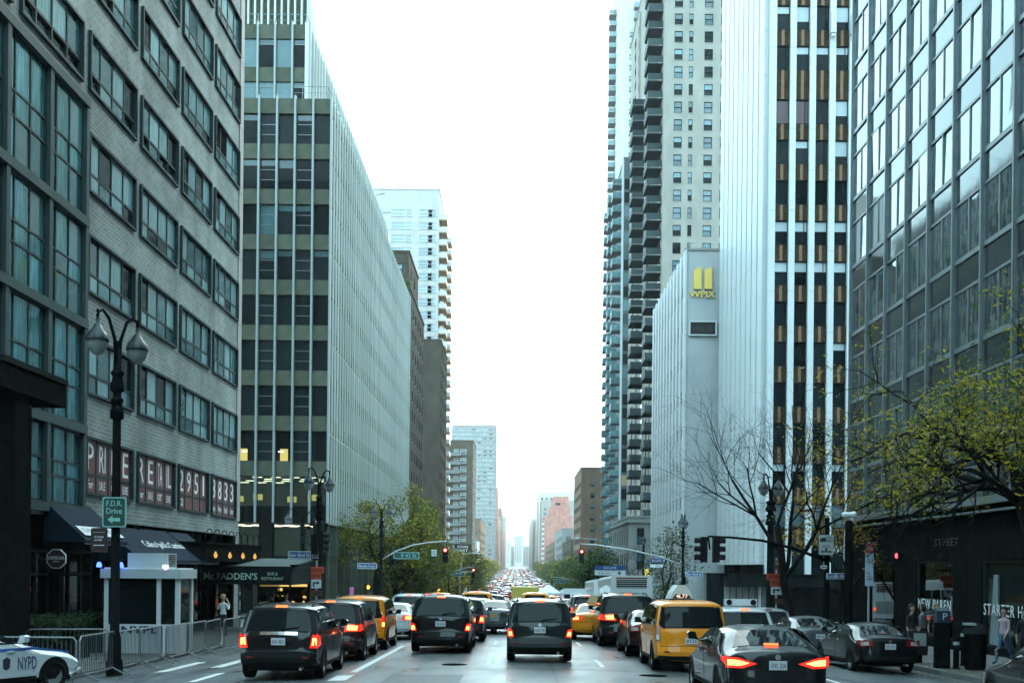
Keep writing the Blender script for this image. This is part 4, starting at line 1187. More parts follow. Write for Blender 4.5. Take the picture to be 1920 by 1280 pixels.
def car_parts(kind, pt, L=None, H=None, W=1.82, res=1.0, lit=True, plate='', plate_mat=None, lamps='block', rails=False, chrome_bar=False, belt=None, seam=True, badge=False, rear_dark=True, pipe=True, cut_bumper=None, wiper=True, glass_w=.78):
    """list of (name, parent name or None, MB, materials, smooth, local matrix)"""
    prof = dict(suv=SUV, van=VAN, sedan=SEDAN, mini=MINI)[kind]
    L = L or max(q[0] for q in prof); H = H or max(q[1] for q in prof)
    h0 = max(q[1] for q in prof); fz = H / h0
    prof = scale_prof(prof, L, H)
    B = dict(suv=1.08, van=1.10, sedan=1.04, mini=1.12)[kind] * fz
    c = Car(prof, W, B, tumble=dict(suv=.19, van=.13, sedan=.27, mini=.2)[kind], res=res, crown=.07 if kind == 'sedan' else .05, edge=.1 if kind == 'sedan' else .08)
    out = []
    A = lambda name, mb, mats, par=None, smooth=False, loc=None: out.append((name, par, mb, mats, smooth, loc))
    A('body', c.body(), [pt, under_m], smooth=True)
    # rear window
    hw = W / 2
    if kind == 'sedan':
        gz0, gz1, gw0, gw1 = 1.115 * fz, 1.36 * fz, .70, .52
    else:
        gz0, gz1 = B + .04, {'suv': 1.56, 'van': 1.64, 'mini': 1.64}[kind] * fz
        gw0, gw1 = hw * glass_w + .02, hw * (glass_w - .10)
    A('rear_window', c.end_patch([(-gw0, gz0), (gw0, gz0), (gw1 + .02, gz1 - .06), (gw1 - .05, gz1), (-gw1 + .05, gz1), (-gw1 - .02, gz1 - .06)], .007), car_glass, smooth=False)
    if kind != 'sedan':
        A('window_seal', c.end_patch([(-gw0 - .03, gz0 - .03), (gw0 + .03, gz0 - .03), (gw1 + .04, gz1 + .02), (-gw1 - .04, gz1 + .02)], .003), trim_m, 'rear_window')
    if wiper and kind != 'sedan':
        a, b = c.on_end(.05, gz0 + .02, .03), c.on_end(.45, gz0 + .07, .03)
        A('wiper', MB().tube([a, b], [.016, .009], 5), trim_m)
    # windscreen
    wz0, wz1 = (B + .03, c.H - .1) if kind != 'sedan' else (1.06 * fz, 1.37 * fz)
    A('windscreen', c.end_patch([(-hw * .78, wz0), (hw * .78, wz0), (hw * .66, wz1), (-hw * .66, wz1)], .007, front=True), car_glass)
    # side windows
    if kind == 'sedan':
        sw = [[(1.05, 1.10), (1.42, 1.33), (1.95, 1.375), (2.0, 1.08)], [(2.08, 1.08), (2.03, 1.375), (2.45, 1.36), (3.05, 1.07)]]
    elif kind == 'suv':
        sw = [[(.42, 1.14), (.52, 1.50), (1.12, 1.58), (1.16, 1.13)], [(1.23, 1.13), (1.19, 1.58), (1.98, 1.60), (2.02, 1.12)], [(2.10, 1.12), (2.06, 1.60), (2.4, 1.57), (2.95, 1.13)]]
    elif kind == 'van':
        sw = [[(.35, 1.16), (.40, 1.60), (1.25, 1.67), (1.28, 1.16)], [(1.36, 1.16), (1.33, 1.67), (2.3, 1.69), (2.34, 1.14)], [(2.42, 1.14), (2.38, 1.69), (2.8, 1.62), (3.45, 1.16)]]
    else:
        sw = [[(.45, 1.2), (.60, 1.60), (1.4, 1.66), (1.44, 1.18)], [(1.52, 1.18), (1.48, 1.66), (2.4, 1.66), (2.44, 1.17)], [(2.52, 1.17), (2.48, 1.66), (2.85, 1.6), (3.7, 1.17)]]
    l0 = max(q[0] for q in dict(suv=SUV, van=VAN, sedan=SEDAN, mini=MINI)[kind])
    for poly in sw:
        poly = [(y * L / l0, z * fz) for y, z in poly]
        for sg in (1, -1): A('side_window', c.side_patch(poly, sg), car_glass)
    # wheels and arches
    wr = .34 if kind == 'sedan' else .36
    fy, by = L * .815, L * .19
    for y in (by, fy):
        for sg in (1, -1):
            n = 14
            arc = [(y + (wr + .07) * math.cos(math.pi * i / n), wr + (wr + .07) * math.sin(math.pi * i / n)) for i in range(n + 1)]
            A('wheel_arch', c.side_patch([(y + wr + .07, .27)] + arc + [(y - wr - .07, .27)], sg, .004, .02), trim_m)
            tm, rm = wheel_mesh(wr, .23, 22 if res >= 1 else 12)
            x = sg * (c.w(y, wr) - .095)
            M = T(x, y, wr) @ (Matrix.Identity(4) if sg > 0 else RZ(math.pi))
            A('wheel', tm, None, None, True, M); A('rim', rm, None, 'wheel', False, Matrix.Identity(4))
    # bumper and lower trim
    if kind != 'sedan':
        bz = .64 * fz
        A('bumper', c.end_patch([(-hw * .95, .40), (hw * .95, .40), (hw * .965, bz), (-hw * .965, bz)], .035, .08), pt if cut_bumper is None else cut_bumper)
        A('lower_valance', c.end_patch([(-hw * .86, .33), (hw * .86, .33), (hw * .9, .42), (-hw * .9, .42)], .045, .06), trim_m)
        for x in (-.62, .62): A('reflector', c.end_patch([(x - .07, .50), (x + .07, .50), (x + .07, .54), (x - .07, .54)], .042, .02), lens_off)
        zl = bz + .03
        A('tailgate_seam', c.end_patch([(-hw * .84, zl - .012), (hw * .84, zl - .012), (hw * .84, zl), (-hw * .84, zl)], .004, .01), under_m)
    else:
        A('lower_valance', c.end_patch([(-hw * .8, .30), (hw * .8, .30), (hw * .78, .42), (-hw * .78, .42)], .006, .03), trim_m)
        A('boot_seam', c.end_patch([(-hw * .72, .705), (hw * .72, .705), (hw * .72, .717), (-hw * .72, .717)], .004, .01), under_m)
    # lamps
    core = brake_core if lit else lens_clear
    red = lens_red if lit else lens_off
    def lamp(poly, inner):
        for sg in (1, -1):
            p = poly if sg > 0 else mir(poly)
            A('tail_light', c.end_patch(p, .012, .04), red)
            q = inner if sg > 0 else mir(inner)
            A('bulb', c.end_patch(q, .018, .02), core, 'tail_light')
    e = hw * .985
    if lamps == 'block':       # squarish lamps at the lower corners
        lamp([(.68 * hw / .9, .74 * fz), (e, .74 * fz), (e, 1.04 * fz), (.74 * hw / .9, 1.06 * fz)], [(.73 * hw / .9, .80 * fz), (.95 * hw, .80 * fz), (.95 * hw, .97 * fz), (.75 * hw / .9, .97 * fz)])
        for sg in (1, -1): A('tail_light', c.side_patch([(.06, .74 * fz), (.34, .80 * fz), (.30, 1.0 * fz), (.08, 1.06 * fz)], sg, .008, .02), red)
    elif lamps == 'low':       # smaller rounded lamps low on the corner
        lamp([(.70 * hw / .9, .70 * fz), (e, .70 * fz), (e, .92 * fz), (.76 * hw / .9, .90 * fz)], [(.75 * hw / .9, .73 * fz), (.95 * hw, .73 * fz), (.95 * hw, .84 * fz), (.77 * hw / .9, .84 * fz)])
        for sg in (1, -1): A('tail_light', c.side_patch([(.06, .70 * fz), (.30, .74 * fz), (.28, .88 * fz), (.08, .92 * fz)], sg, .008, .02), red)
    elif lamps == 'wide':      # wide three-cell lamps
        lamp([(.42, .84 * fz), (e, .86 * fz), (e, 1.06 * fz), (.48, 1.06 * fz)], [(.5, .89 * fz), (.78, .89 * fz), (.8, 1.02 * fz), (.53, 1.02 * fz)])
        for sg in (1, -1): A('tail_light', c.side_patch([(.07, .86 * fz), (.38, .9 * fz), (.32, 1.03 * fz), (.09, 1.06 * fz)], sg, .008, .02), red)
    elif lamps == 'tall':      # tall slim lamps beside the tailgate
        lamp([(.84 * hw, .78 * fz), (e, .78 * fz), (e * .985, 1.18 * fz), (.84 * hw, 1.18 * fz)], [(.87 * hw, .82 * fz), (.96 * hw, .82 * fz), (.96 * hw, .95 * fz), (.87 * hw, .95 * fz)])
    elif lamps == 'slant':     # slim slanted sedan lamps
        lamp([(.36, .82), (.62, .74), (e * .99, .76), (e * .99, .97), (.70, .93)], [(.50, .83), (.66, .785), (.93 * hw, .80), (.93 * hw, .91), (.68, .88)])
        for sg in (1, -1): A('tail_light', c.side_patch([(.05, .78), (.42, .88), (.40, .93), (.08, .96)], sg, .008, .02), red)
    elif lamps == 'sedan':
        lamp([(.46, .80), (e * .99, .78), (e * .99, .99), (.52, .98)], [(.60, .83), (.9 * hw, .82), (.9 * hw, .93), (.62, .93)])
        for sg in (1, -1): A('tail_light', c.side_patch([(.05, .80), (.32, .86), (.30, .95), (.08, .98)], sg, .008, .02), red)
    if kind != 'van' or lit:
        zb_ = c.H - .085 if kind != 'sedan' else 1.13
        hb_ = .016 if kind != 'sedan' else .008
        A('high_brake_light', c.end_patch([(-.13, zb_ - hb_), (.13, zb_ - hb_), (.13, zb_ + hb_), (-.13, zb_ + hb_)], .02, .04), brake_red if lit else lens_off)
    if plate:
        pz = dict(suv=.88, van=.80, sedan=.79, mini=.90)[kind] * fz
        p0 = c.on_end(0, pz, .012)
        A('plate_recess', c.end_patch([(-.26, pz - .12), (.26, pz - .12), (.24, pz + .12), (-.24, pz + .12)], .006, .02), pt)
        A('licence_plate', MB().box(-.155, .155, -.008, .008, -.08, .08), plate_mat or plate_w, None, False, T(0, p0[1] - .01, pz))
        A('plate_lettering', text_fit(plate, .26, .085, plate_ink, ext=.002), None, 'licence_plate', False, T(0, -.012, -.005))
        if chrome_bar: A('chrome_bar', c.end_patch([(-.42, pz + .14), (.42, pz + .14), (.42, pz + .21), (-.42, pz + .21)], .02, .04), chrome)
    if badge:
        bz_ = dict(suv=1.02, van=1.0, sedan=.93, mini=1.06)[kind] * fz
        p0 = c.on_end(0, bz_, .012)
        A('badge', MB().lathe([(.05, .0), (.05, .014), (.036, .014), (.036, .004), (.01, .004)], 14, axis='y'), chrome, None, False, T(0, p0[1] - .012, bz_))
    for sg in (1, -1):
        my, mz = L * (.66 if kind != 'sedan' else .63), B + .06
        x = c.w(my, mz)
        mm = MB()
        mm.prism([(x - .02, mz - .03), (x + .07, mz), (x + .22, mz + .01), (x + .24, mz + .13), (x + .20, mz + .16), (x + .08, mz + .15), (x + .05, mz + .05)], my - .05, my + .07, 'y')
        if sg < 0: mm.v = [(-a, b, d) for a, b, d in mm.v]
        A('mirror', mm, pt if pt not in (P_TAXI,) else trim_m)
        for dy in ((.36, .55) if kind != 'sedan' else (.40, .58)):
            hz_ = B - .12
            A('door_handle', MB().box(-.02, .02, -.09, .09, -.018, .018), chrome if pt in (P_BLACK, P_NAVY) else pt, None, False, T(sg * (c.w(L * dy, hz_) + .012), L * dy, hz_))
        A('door_seam', c.side_patch([(L * .475, .38), (L * .479, .38), (L * .479, B), (L * .475, B)], sg, .003, .01), under_m)
        A('sill_trim', c.side_patch([(by + .46, .29), (fy - .46, .29), (fy - .46, .37), (by + .46, .37)], sg, .012, .02), trim_m)
        if rails:
            rx = sg * (c.w(1.2, c.H - .02) - .12)
            A('roof_rail', MB().tube([(rx, .72, c.H - .12), (rx, .8, c.H - .04), (rx, 1.6, c.H - .015), (rx, 2.1 * L / l0, c.H - .05), (rx, 2.2 * L / l0, c.H - .14)], .018, 6), trim_m)
    if pipe: A('exhaust_pipe', MB().tube([(.5, .05, .26), (.5, .4, .26)], .035, 8), grey_metal)
    # front lamps
    for sg in (1, -1):
        p = [(.5, .70), (.8 * hw / .9, .70), (.82 * hw / .9, .82), (.55, .80)]
        A('headlight', c.end_patch(p if sg > 0 else mir(p), .01, .03, front=True), lens_clear)
    A('underside_light_block', MB().box(-hw * .8, hw * .8, .35, L - .35, .2, .4), under_m)  # dark box added below the body to block light
    return c, out

def place_car(name, label, cat, X, d, yaw=0.0, group=None, **kw):
    t = thing(name, label, cat, (X, d, zr(X, d)), yaw, group)
    # pitch and roll with the street surface
    L = 4.5
    dy = (zr(X, d + L) - zr(X, d)) / L
    WM[t] = T(X, d, zr(X, d) + .01) @ RZ(yaw) @ (Matrix.Rotation(math.atan(dy), 4, 'X') if abs(yaw) < .5 else Matrix.Identity(4))
    t.matrix_basis = WM[t]
    c, parts = car_parts(**kw)
    last = {}
    for nm, par, mb, mats, sm, loc in parts:
        me = mb if isinstance(mb, bpy.types.Mesh) else mb.mesh(nm, mats, sm)
        o = put(nm, me, last[par] if par else t, local=loc if loc is not None else Matrix.Identity(4))
        last[nm] = o
    return t, c

NEAR = 'cars waiting in the traffic queue'
place_car('black_suv', 'black SUV with a chrome tailgate strip nearest the crowd barriers', 'suv', -5.27, 26.0, 0, NEAR, kind='suv', pt=P_BLACK, W=1.82, H=1.72, lamps='block', plate='BAY 4821', rails=True, chrome_bar=True, cut_bumper=trim_m)
place_car('maroon_black_suv', 'dark maroon SUV directly ahead of the black SUV by the barriers', 'suv', -5.15, 32.2, 0, NEAR, kind='suv', pt=P_MAROON, H=1.74, W=1.86, lamps='wide', plate='T61 8824C', rails=False)
tx, _ = place_car('yellow_taxi_minivan', 'yellow taxi minivan ahead of the dark maroon SUV', 'taxi', -5.1, 37.8, 0, NEAR, kind='van', pt=P_TAXI, H=1.80, W=1.80, lamps='tall', plate='7B42', plate_mat=plate_y)
place_car('white_sedan', 'white sedan left of the dark minivan with its brake lights on', 'sedan', -4.85, 45.0, 0, NEAR, kind='sedan', pt=P_WHITE, lamps='sedan', plate='GKD 1902')
place_car('white_suv', 'white SUV with a dark rear window ahead of the white sedan', 'suv', -4.95, 54.0, 0, NEAR, kind='suv', pt=P_WHITE, H=1.75, lamps='block', plate='FNA 2207')
place_car('dark_minivan', 'black minivan with a round badge left of the centre SUV', 'minivan', -2.3, 35.8, 0, NEAR, kind='mini', pt=P_BLACK, W=1.88, H=1.80, lamps='low', plate='T68 6534C', rails=True, badge=True, cut_bumper=P_BLACK)
place_car('black_crossover', 'black crossover half hidden ahead of the black minivan', 'suv', -2.05, 43.0, 0, NEAR, kind='suv', pt=P_BLACK, H=1.66, lamps='block', plate='HTR 7716')
place_car('grey_sedan', 'dark grey sedan with an unlit tail in the lane left of the centre SUV', 'sedan', -.95, 50.0, 0, NEAR, kind='sedan', pt=P_GREY, lamps='sedan', plate='CWE 9043', lit=False, plate_mat=plate_y)
place_car('centre_suv', 'dark green-grey SUV with roof rails in the centre of the road', 'suv', .66, 31.8, 0, NEAR, kind='suv', pt=P_NAVY, W=1.80, H=1.74, lamps='low', plate='DXH 1790', rails=True, badge=True, cut_bumper=pm('grey_plastic_bumper', (.03, .036, .036), .5), glass_w=.80)
place_car('yellow_taxi_sedan', 'yellow taxi sedan right of the centre SUV and far ahead of it', 'taxi', 3.05, 45.5, R(-3), NEAR, kind='sedan', pt=P_TAXI, lamps='sedan', plate='5K17', plate_mat=plate_y)
place_car('large_black_suv', 'tall black SUV with wide stacked tail lamps ahead of the yellow taxi van', 'suv', 3.95, 41.0, 0, NEAR, kind='suv', pt=P_BLACK, W=2.0, H=1.93, L=5.0, lamps='wide', plate='T73 1150C', plate_mat=plate_y, rails=True)
place_car('dark_red_sedan', 'dark red sedan wedged ahead of the yellow taxi van', 'sedan', 4.3, 35.2, 0, NEAR, kind='sedan', pt=P_MAROON, lamps='sedan', plate='GRT 5508', lit=False)
taxi, tc_ = place_car('yellow_taxi_van', 'yellow taxi van with a peaked roof advertising box', 'taxi', 4.42, 29.4, 0, NEAR, kind='van', pt=P_TAXI, W=1.84, H=1.84, lamps='tall', lit=False, plate='8Y36', plate_mat=plate_w, glass_w=.86)
place_car('black_luxury_sedan', 'glossy black sedan with slanted lit tail lamps nearest the camera on the right', 'sedan', 4.6, 20.5, 0, NEAR, kind='sedan', pt=P_BLACK, W=1.88, L=4.9, H=1.46, lamps='slant', plate='3WL 324', badge=True)
wsuv, _ = place_car('white_crossover', 'white crossover with a box and two speakers on its roof', 'suv', 7.1, 36.0, 0, NEAR, kind='suv', pt=P_WHITE, H=1.64, lamps='block', plate='EBB 3391')
place_car('silver_crossover', 'silver crossover with an unlit tail near the right kerb', 'suv', 9.9, 45.5, 0, NEAR, kind='suv', pt=P_SILVER, H=1.62, lamps='block', plate='JCP 4410', lit=False)
place_car('dark_blue_sedan', 'dark sedan with a pale roof reflection between the silver crossover and the kerbside sedan', 'sedan', 10.3, 39.6, 0, NEAR, kind='sedan', pt=P_GREY, lamps='sedan', plate='HKM 6127', lit=False)
place_car('black_kerbside_sedan', 'black sedan with unlit lamps at the right kerb by the parking meter', 'sedan', 10.75, 33.6, R(2), NEAR, kind='sedan', pt=P_BLACK, lamps='sedan', plate='GZE 7735', lit=False, badge=True)
place_car('edge_sedan', 'black sedan cut off by the right edge of the picture', 'sedan', 10.75, 20.6, R(-1), NEAR, kind='sedan', pt=P_BLACK, lamps='sedan', plate='FPA 2209', lit=False)

# roof sign of the taxi van
rs = put('roof_sign', MB().prism([(-.30, 0), (.30, 0), (.24, .16), (.10, .36), (-.10, .36), (-.24, .16)], -.5, .5, 'y').mesh('roof_sign', pm('roof_sign_shell', (.55, .6, .6), .5)), taxi, local=T(-.12, 1.5, 1.84))
put('roof_sign_base', MB().box(-.32, .32, -.55, .55, -.05, 0).mesh('roof_sign_base', trim_m), rs, local=T(0, 0, 0))
put('roof_sign_panel', MB().prism([(-.24, .02), (.24, .02), (.16, .12), (-.16, .12)], -.52, -.5, 'y').mesh('roof_sign_panel', print_k), rs, local=T(0, 0, 0))
put('lettering', text_fit('4L77', .3, .09, glow('taxi_number', (1, .75, .55), .6)), rs, local=T(0, -.526, .07))
rs2 = put('roof_sign', MB().prism([(-.28, 0), (.28, 0), (.12, .32), (-.12, .32)], -.45, .45, 'y').mesh('roof_sign', pm('roof_sign_yellow', (.55, .5, .3), .5)), [o for o in bpy.data.objects if o.name == 'yellow_taxi_sedan'][0], local=T(0, 2.1, 1.44))
# roof unit of the white crossover
ru = put('roof_unit', MB().box(-.5, .5, -.15, .15, 0, .2).mesh('roof_unit', plate_w), wsuv, local=T(0, 1.1, 1.68))
for sx in (-.38, .38): put('roof_speaker', MB().lathe([(.09, -.16), (.09, -.13), (.03, -.14)], 12, (sx, -.02, .1), axis='y').mesh('roof_speaker', trim_m), ru, local=T(0, 0, 0))

# police car, side on in the cross street
pol, pc = place_car('police_car', 'white police patrol car with blue stripe at the lower left corner', 'police car', -12.75, 22.6, R(-30), kind='sedan', pt=P_WHITE, lamps='sedan', plate='1437 10', lit=False)
blue_p = pm('police_blue', (.03, .10, .33), .4)
put('blue_stripe', pc.side_patch([(.5, .90), (3.35, .93), (4.3, .82), (4.3, .86), (3.35, .99), (.5, .97)], 1, .005, .006).mesh('blue_stripe', blue_p), pol, local=Matrix.Identity(4))
def side_text(s, y, z, w, h, mat, nm='lettering'):
    me = text_fit(s, w, h, mat, ext=.002)
    put(nm, me, pol, local=T(pc.w(y, z) + .012, y, z) @ RZ(R(90)))
side_text('NYPD', 3.2, .66, .46, .27, pm('police_navy', (.02, .035, .14), .4))
side_text('COURTESY', 1.75, .76, .42, .06, blue_p); side_text('PROFESSIONALISM', 1.85, .66, .6, .06, blue_p); side_text('RESPECT', 1.72, .56, .36, .06, blue_p)
lb = put('light_bar', MB().box(-.6, .6, -.14, .14, 0, .13).mesh('light_bar', pm('light_bar_blue', (.05, .08, .25), .2)), pol, local=T(0, 2.2, 1.45))
put('light_bar_lens', MB().box(-.62, -.2, -.145, .145, .02, .12).mesh('light_bar_lens', lens_off), lb, local=T(0, 0, 0))
badge_m = pm('dark_shield', (.03, .035, .05), .5)
put('door_shield', pc.side_patch([(2.62, .58), (2.70, .53), (2.78, .58), (2.79, .76), (2.70, .81), (2.61, .76)], 1, .006, .004).mesh('door_shield', badge_m), pol, local=Matrix.Identity(4))

# ---------------- far traffic
def far_mesh(kind, pt, lit=True, H=None):
    c, parts = car_parts(kind=kind, pt=pt, res=.45, lit=lit, H=H, lamps={'suv': 'block', 'mini': 'low', 'van': 'tall', 'sedan': 'sedan'}[kind], pipe=False, wiper=False)
    mb = MB(); ms = []
    skip = {'door_seam', 'door_handle', 'boot_seam', 'tailgate_seam', 'reflector', 'exhaust_pipe', 'window_seal', 'rim', 'sill_trim', 'headlight'}
    wl_ = MB(); wl_.lathe([(.2, -.11), (.35, -.11), (.35, .11), (.2, .11)], 12, axis='x')
    for nm, par, p, mats, sm, loc in parts:
        if nm in skip: continue
        q = MB()
        if nm == 'wheel': q.add(wl_); mats = tyre_m
        elif isinstance(p, bpy.types.Mesh): continue
        else: q.add(p)
        if loc is not None: q.v = [tuple(loc @ Vector(v)) for v in q.v]
        mats = mats if isinstance(mats, (list, tuple)) else [mats]
        mp = []
        for m in mats:
            if m in (brake_core, brake_red): m = far_brake
            if m not in ms: ms.append(m)
            mp.append(ms.index(m))
        q.m = [mp[i] for i in q.m]
        mb.add(q)
    return mb.mesh('far_car', ms, True)
FARK = [('black SUV', far_mesh('suv', P_BLACK), 'suv'), ('yellow taxi', far_mesh('sedan', P_TAXI), 'taxi'), ('white sedan', far_mesh('sedan', P_WHITE), 'sedan'), ('silver sedan', far_mesh('sedan', P_SILVER, False), 'sedan'),
        ('white van', far_mesh('van', P_WHITE, False), 'van'), ('black sedan', far_mesh('sedan', P_BLACK), 'sedan'), ('grey SUV', far_mesh('suv', P_GREY), 'suv'), ('yellow taxi van', far_mesh('van', P_TAXI), 'taxi'), ('red sedan', far_mesh('sedan', P_RED), 'sedan')]
rc = random.Random(5)
lanes = [-8.3, -5.2, -2.2, .8, 3.8, 6.8, 9.9]
lane_name = ['kerb lane on the left', 'second lane from the left', 'third lane from the left', 'middle lane', 'third lane from the right', 'second lane from the right', 'kerb lane on the right']
first = {-8.3: 96, -5.2: 62, -2.2: 50.5, .8: 58, 3.8: 62, 6.8: 112, 9.9: 66}
distant = {}
_on = 'first second third fourth fifth sixth seventh eighth ninth tenth eleventh twelfth thirteenth fourteenth fifteenth sixteenth seventeenth eighteenth nineteenth twentieth'.split()
_te = {2: 'twenty', 3: 'thirty', 4: 'forty', 5: 'fifty', 6: 'sixty'}
def ordinal(n):
    if n <= 20: return _on[n - 1]
    return _te[n // 10] + ('-' + _on[n % 10 - 1] if n % 10 else '') if n % 10 else _te[n // 10][:-1] + 'ieth'
for X, ln in zip(lanes, lane_name):
    y = first[X]; nth = 0
    while y < 1150:
        if y > 300 and X in (-8.3, 9.9) and rc.random() < .3: y += 9; continue
        nm, me, cat = rc.choices(FARK, (4, 5, 4, 4, 3, 5, 3, 2, 1.2))[0]
        x = X + rc.uniform(-.5, .5)
        dst = 'just past the crossing' if y < 115 else ('one block down' if y < 200 else ('two blocks down' if y < 310 else 'far down the avenue'))
        sl = math.atan((zr(x, y + 4) - zr(x, y)) / 4)
        M = T(x, y, zr(x, y)) @ Matrix.Rotation(sl, 4, 'X') @ RZ(R(rc.uniform(-1.5, 1.5)))
        if rc.random() < (.06 if y < 300 else .2): pass
        elif 66 < y < 86 and X in (-8.3, 9.9): pass
        elif (X == .8 and 92 < y < 103) or (X == 3.8 and 97 < y < 111) or (X == 6.8 and y < 100): pass
        elif y < 390:
            o = put('far_' + nm.replace(' ', '_').lower(), me, mw=M)
            nth += 1
            tag(o, '%s, %s vehicle of the far queue in the %s' % (nm, ordinal(nth), ln), cat, 'far traffic in the ' + ln)
        else: distant.setdefault(nm, (me, []))[1].append(M)
        y += rc.uniform(6.3, 9.0) if y < 500 else rc.uniform(8, 14)
dv, df, dm, dmats = [], [], [], []
for nm, (me, ml) in distant.items():
    vs0 = [v.co.copy() for v in me.vertices]; fs0 = [(tuple(p.vertices), p.material_index) for p in me.polygons]
    mp = []
    for m in me.materials:
        if m not in dmats: dmats.append(m)
        mp.append(dmats.index(m))
    for M in ml:
        n = len(dv)
        dv += [tuple(M @ v) for v in vs0]
        for f, mi in fs0: df.append(tuple(i + n for i in f)); dm.append(mp[mi])
dt = MB(); dt.v, dt.f, dt.m = dv, df, dm
tag(put('distant_traffic', dt.mesh('distant_traffic', dmats, True)), 'mass of far cars with red brake lights at the end of the avenue', 'traffic', kind='stuff')

# ---------------- buses, truck, tent
def bus(label, X, d, L=11.0, W=2.5, H=3.1, vents=True, low=False, name='city_bus'):
    t = thing(name, label, 'bus', (X, d, zr(X, d)))
    sl = math.atan((zr(X, d + L) - zr(X, d)) / L)
    WM[t] = T(X, d, zr(X, d)) @ Matrix.Rotation(sl, 4, 'X'); t.matrix_basis = WM[t]
    h = W / 2
    mb = MB(); r = .18
    ring = [(-h, .35), (h, .35), (h, H - r), (h - .05, H - .06), (h - r, H), (-h + r, H), (-h + .05, H - .06), (-h, H - r)]
    mb.prism(ring, 0, L, 'y')
    I = Matrix.Identity(4)
    put('body', mb.mesh('body', P_WHITE), t, local=I)
    if low:
        for xa, xb in ((-h + .1, -.55), (.5, h - .1)): put('rear_window', MB().box(xa, xb, -.015, 0, 1.35, H - .5).mesh('rear_window', car_glass), t, local=I)
        dr = put('rear_door', MB().box(-.5, .45, -.03, 0, .6, H - .35).mesh('rear_door', white_m), t, local=I)
        put('door_window', MB().box(-.35, .3, -.045, -.03, 1.4, H - .55).mesh('door_window', car_glass), dr, local=I)
        put('bumper', MB().box(-h, h, -.15, 0, .4, .6).mesh('bumper', trim_m), t, local=I)
    else:
        if vents:
            gr = put('rear_grille', MB().box(-h + .35, h - .35, -.012, 0, H - .75, H - .25).mesh('rear_grille', trim_m), t, local=I)
            for k in range(4): put('grille_slat', MB().box(-h + .38, h - .38, -.03, -.012, H - .72 + k * .12, H - .68 + k * .12).mesh('grille_slat', grey_metal), gr, local=I)
            put('roof_stripe', MB().box(-h + .3, h - .3, -.01, 0, H - .2, H - .12).mesh('roof_stripe', lens_off), t, local=I)
        put('engine_panel', MB().box(-h + .3, h - .3, -.015, 0, .7, 1.6).mesh('engine_panel', P_SILVER), t, local=I)
    for sg in (1, -1):
        put('tail_light', MB().box(sg * (h - .22) - .08, sg * (h - .22) + .08, -.03, 0, .9, 1.15).mesh('tail_light', far_brake), t, local=I)
        for k in range(int(L / 1.6) - 1):
            a = .6 + k * 1.6
            put('side_window', MB().box(min(sg * h, sg * (h + .012)), max(sg * h, sg * (h + .012)), a, a + 1.45, 1.35, H - .65).mesh('side_window', car_glass), t, local=I)
        for y in (L * .2, L * .78):
            wme, rme = wheel_mesh(.48, .28, 16)
            w = put('wheel', wme, t, local=T(sg * (h - .12), y, .48) @ (I if sg > 0 else RZ(math.pi))); put('rim', rme, w, local=I)
    return t
bus('white city bus with a louvred engine grille behind the tall black SUV', 6.9, 70, H=3.0)
bus('white city bus with its rear half hidden left of the louvred bus', 6.95, 86, H=3.0)
bus('small white shuttle bus with a rear door right of the centre SUV', 5.2, 101, L=7.5, W=2.3, H=2.35, low=True, name='shuttle_bus')
yt = thing('yellow_box_truck', 'small yellow box truck above the roof of the centre SUV', 'truck', (.75, 96, zr(.75, 96)))
put('cargo_box', MB().box(-1.1, 1.1, 0, 4, .9, 2.3).mesh('cargo_box', pm('truck_yellow', (.42, .33, .06), .5)), yt, local=Matrix.Identity(4))
put('cab', MB().prism([(4, .5), (5.8, .5), (5.8, 1.2), (5.3, 2.0), (4, 2.1)], -1.0, 1.0, 'x').mesh('cab', P_WHITE), yt, local=Matrix.Identity(4))
put('chassis', MB().box(-.9, .9, 0, 5.5, .45, .9).mesh('chassis', trim_m), yt, local=Matrix.Identity(4))
for sg in (1, -1):
    for y in (.9, 4.9): put('wheel', wheel_mesh(.4, .24, 14)[0], yt, local=T(sg * .92, y, .4))
tn = thing('white_canopy_tent', 'white peaked canopy tent standing among the traffic right of the centre SUV', 'tent', (3.0, 108, zr(3, 108)))
tm = MB(); tm.v = [(-1.1, -1.1, 2.0), (1.1, -1.1, 2.0), (1.1, 1.1, 2.0), (-1.1, 1.1, 2.0), (0, 0, 2.75)]; tm.f = [(0, 1, 4), (1, 2, 4), (2, 3, 4), (3, 0, 4)]; tm.m = [0] * 4
put('canopy', tm.mesh('canopy', white_m), tn, local=Matrix.Identity(4))
put('valance', (lambda m: (m.box(-1.1, 1.1, -1.1, -1.08, 1.8, 2.0), m.box(-1.1, 1.1, 1.08, 1.1, 1.8, 2.0), m.mesh('valance', white_m))[2])(MB()), tn, local=Matrix.Identity(4))
for a in (-1.05, 1.05):
    for b_ in (-1.05, 1.05): put('leg', MB().tube([(a, b_, 0), (a, b_, 2)], .025, 6).mesh('leg', grey_metal), tn, local=Matrix.Identity(4))
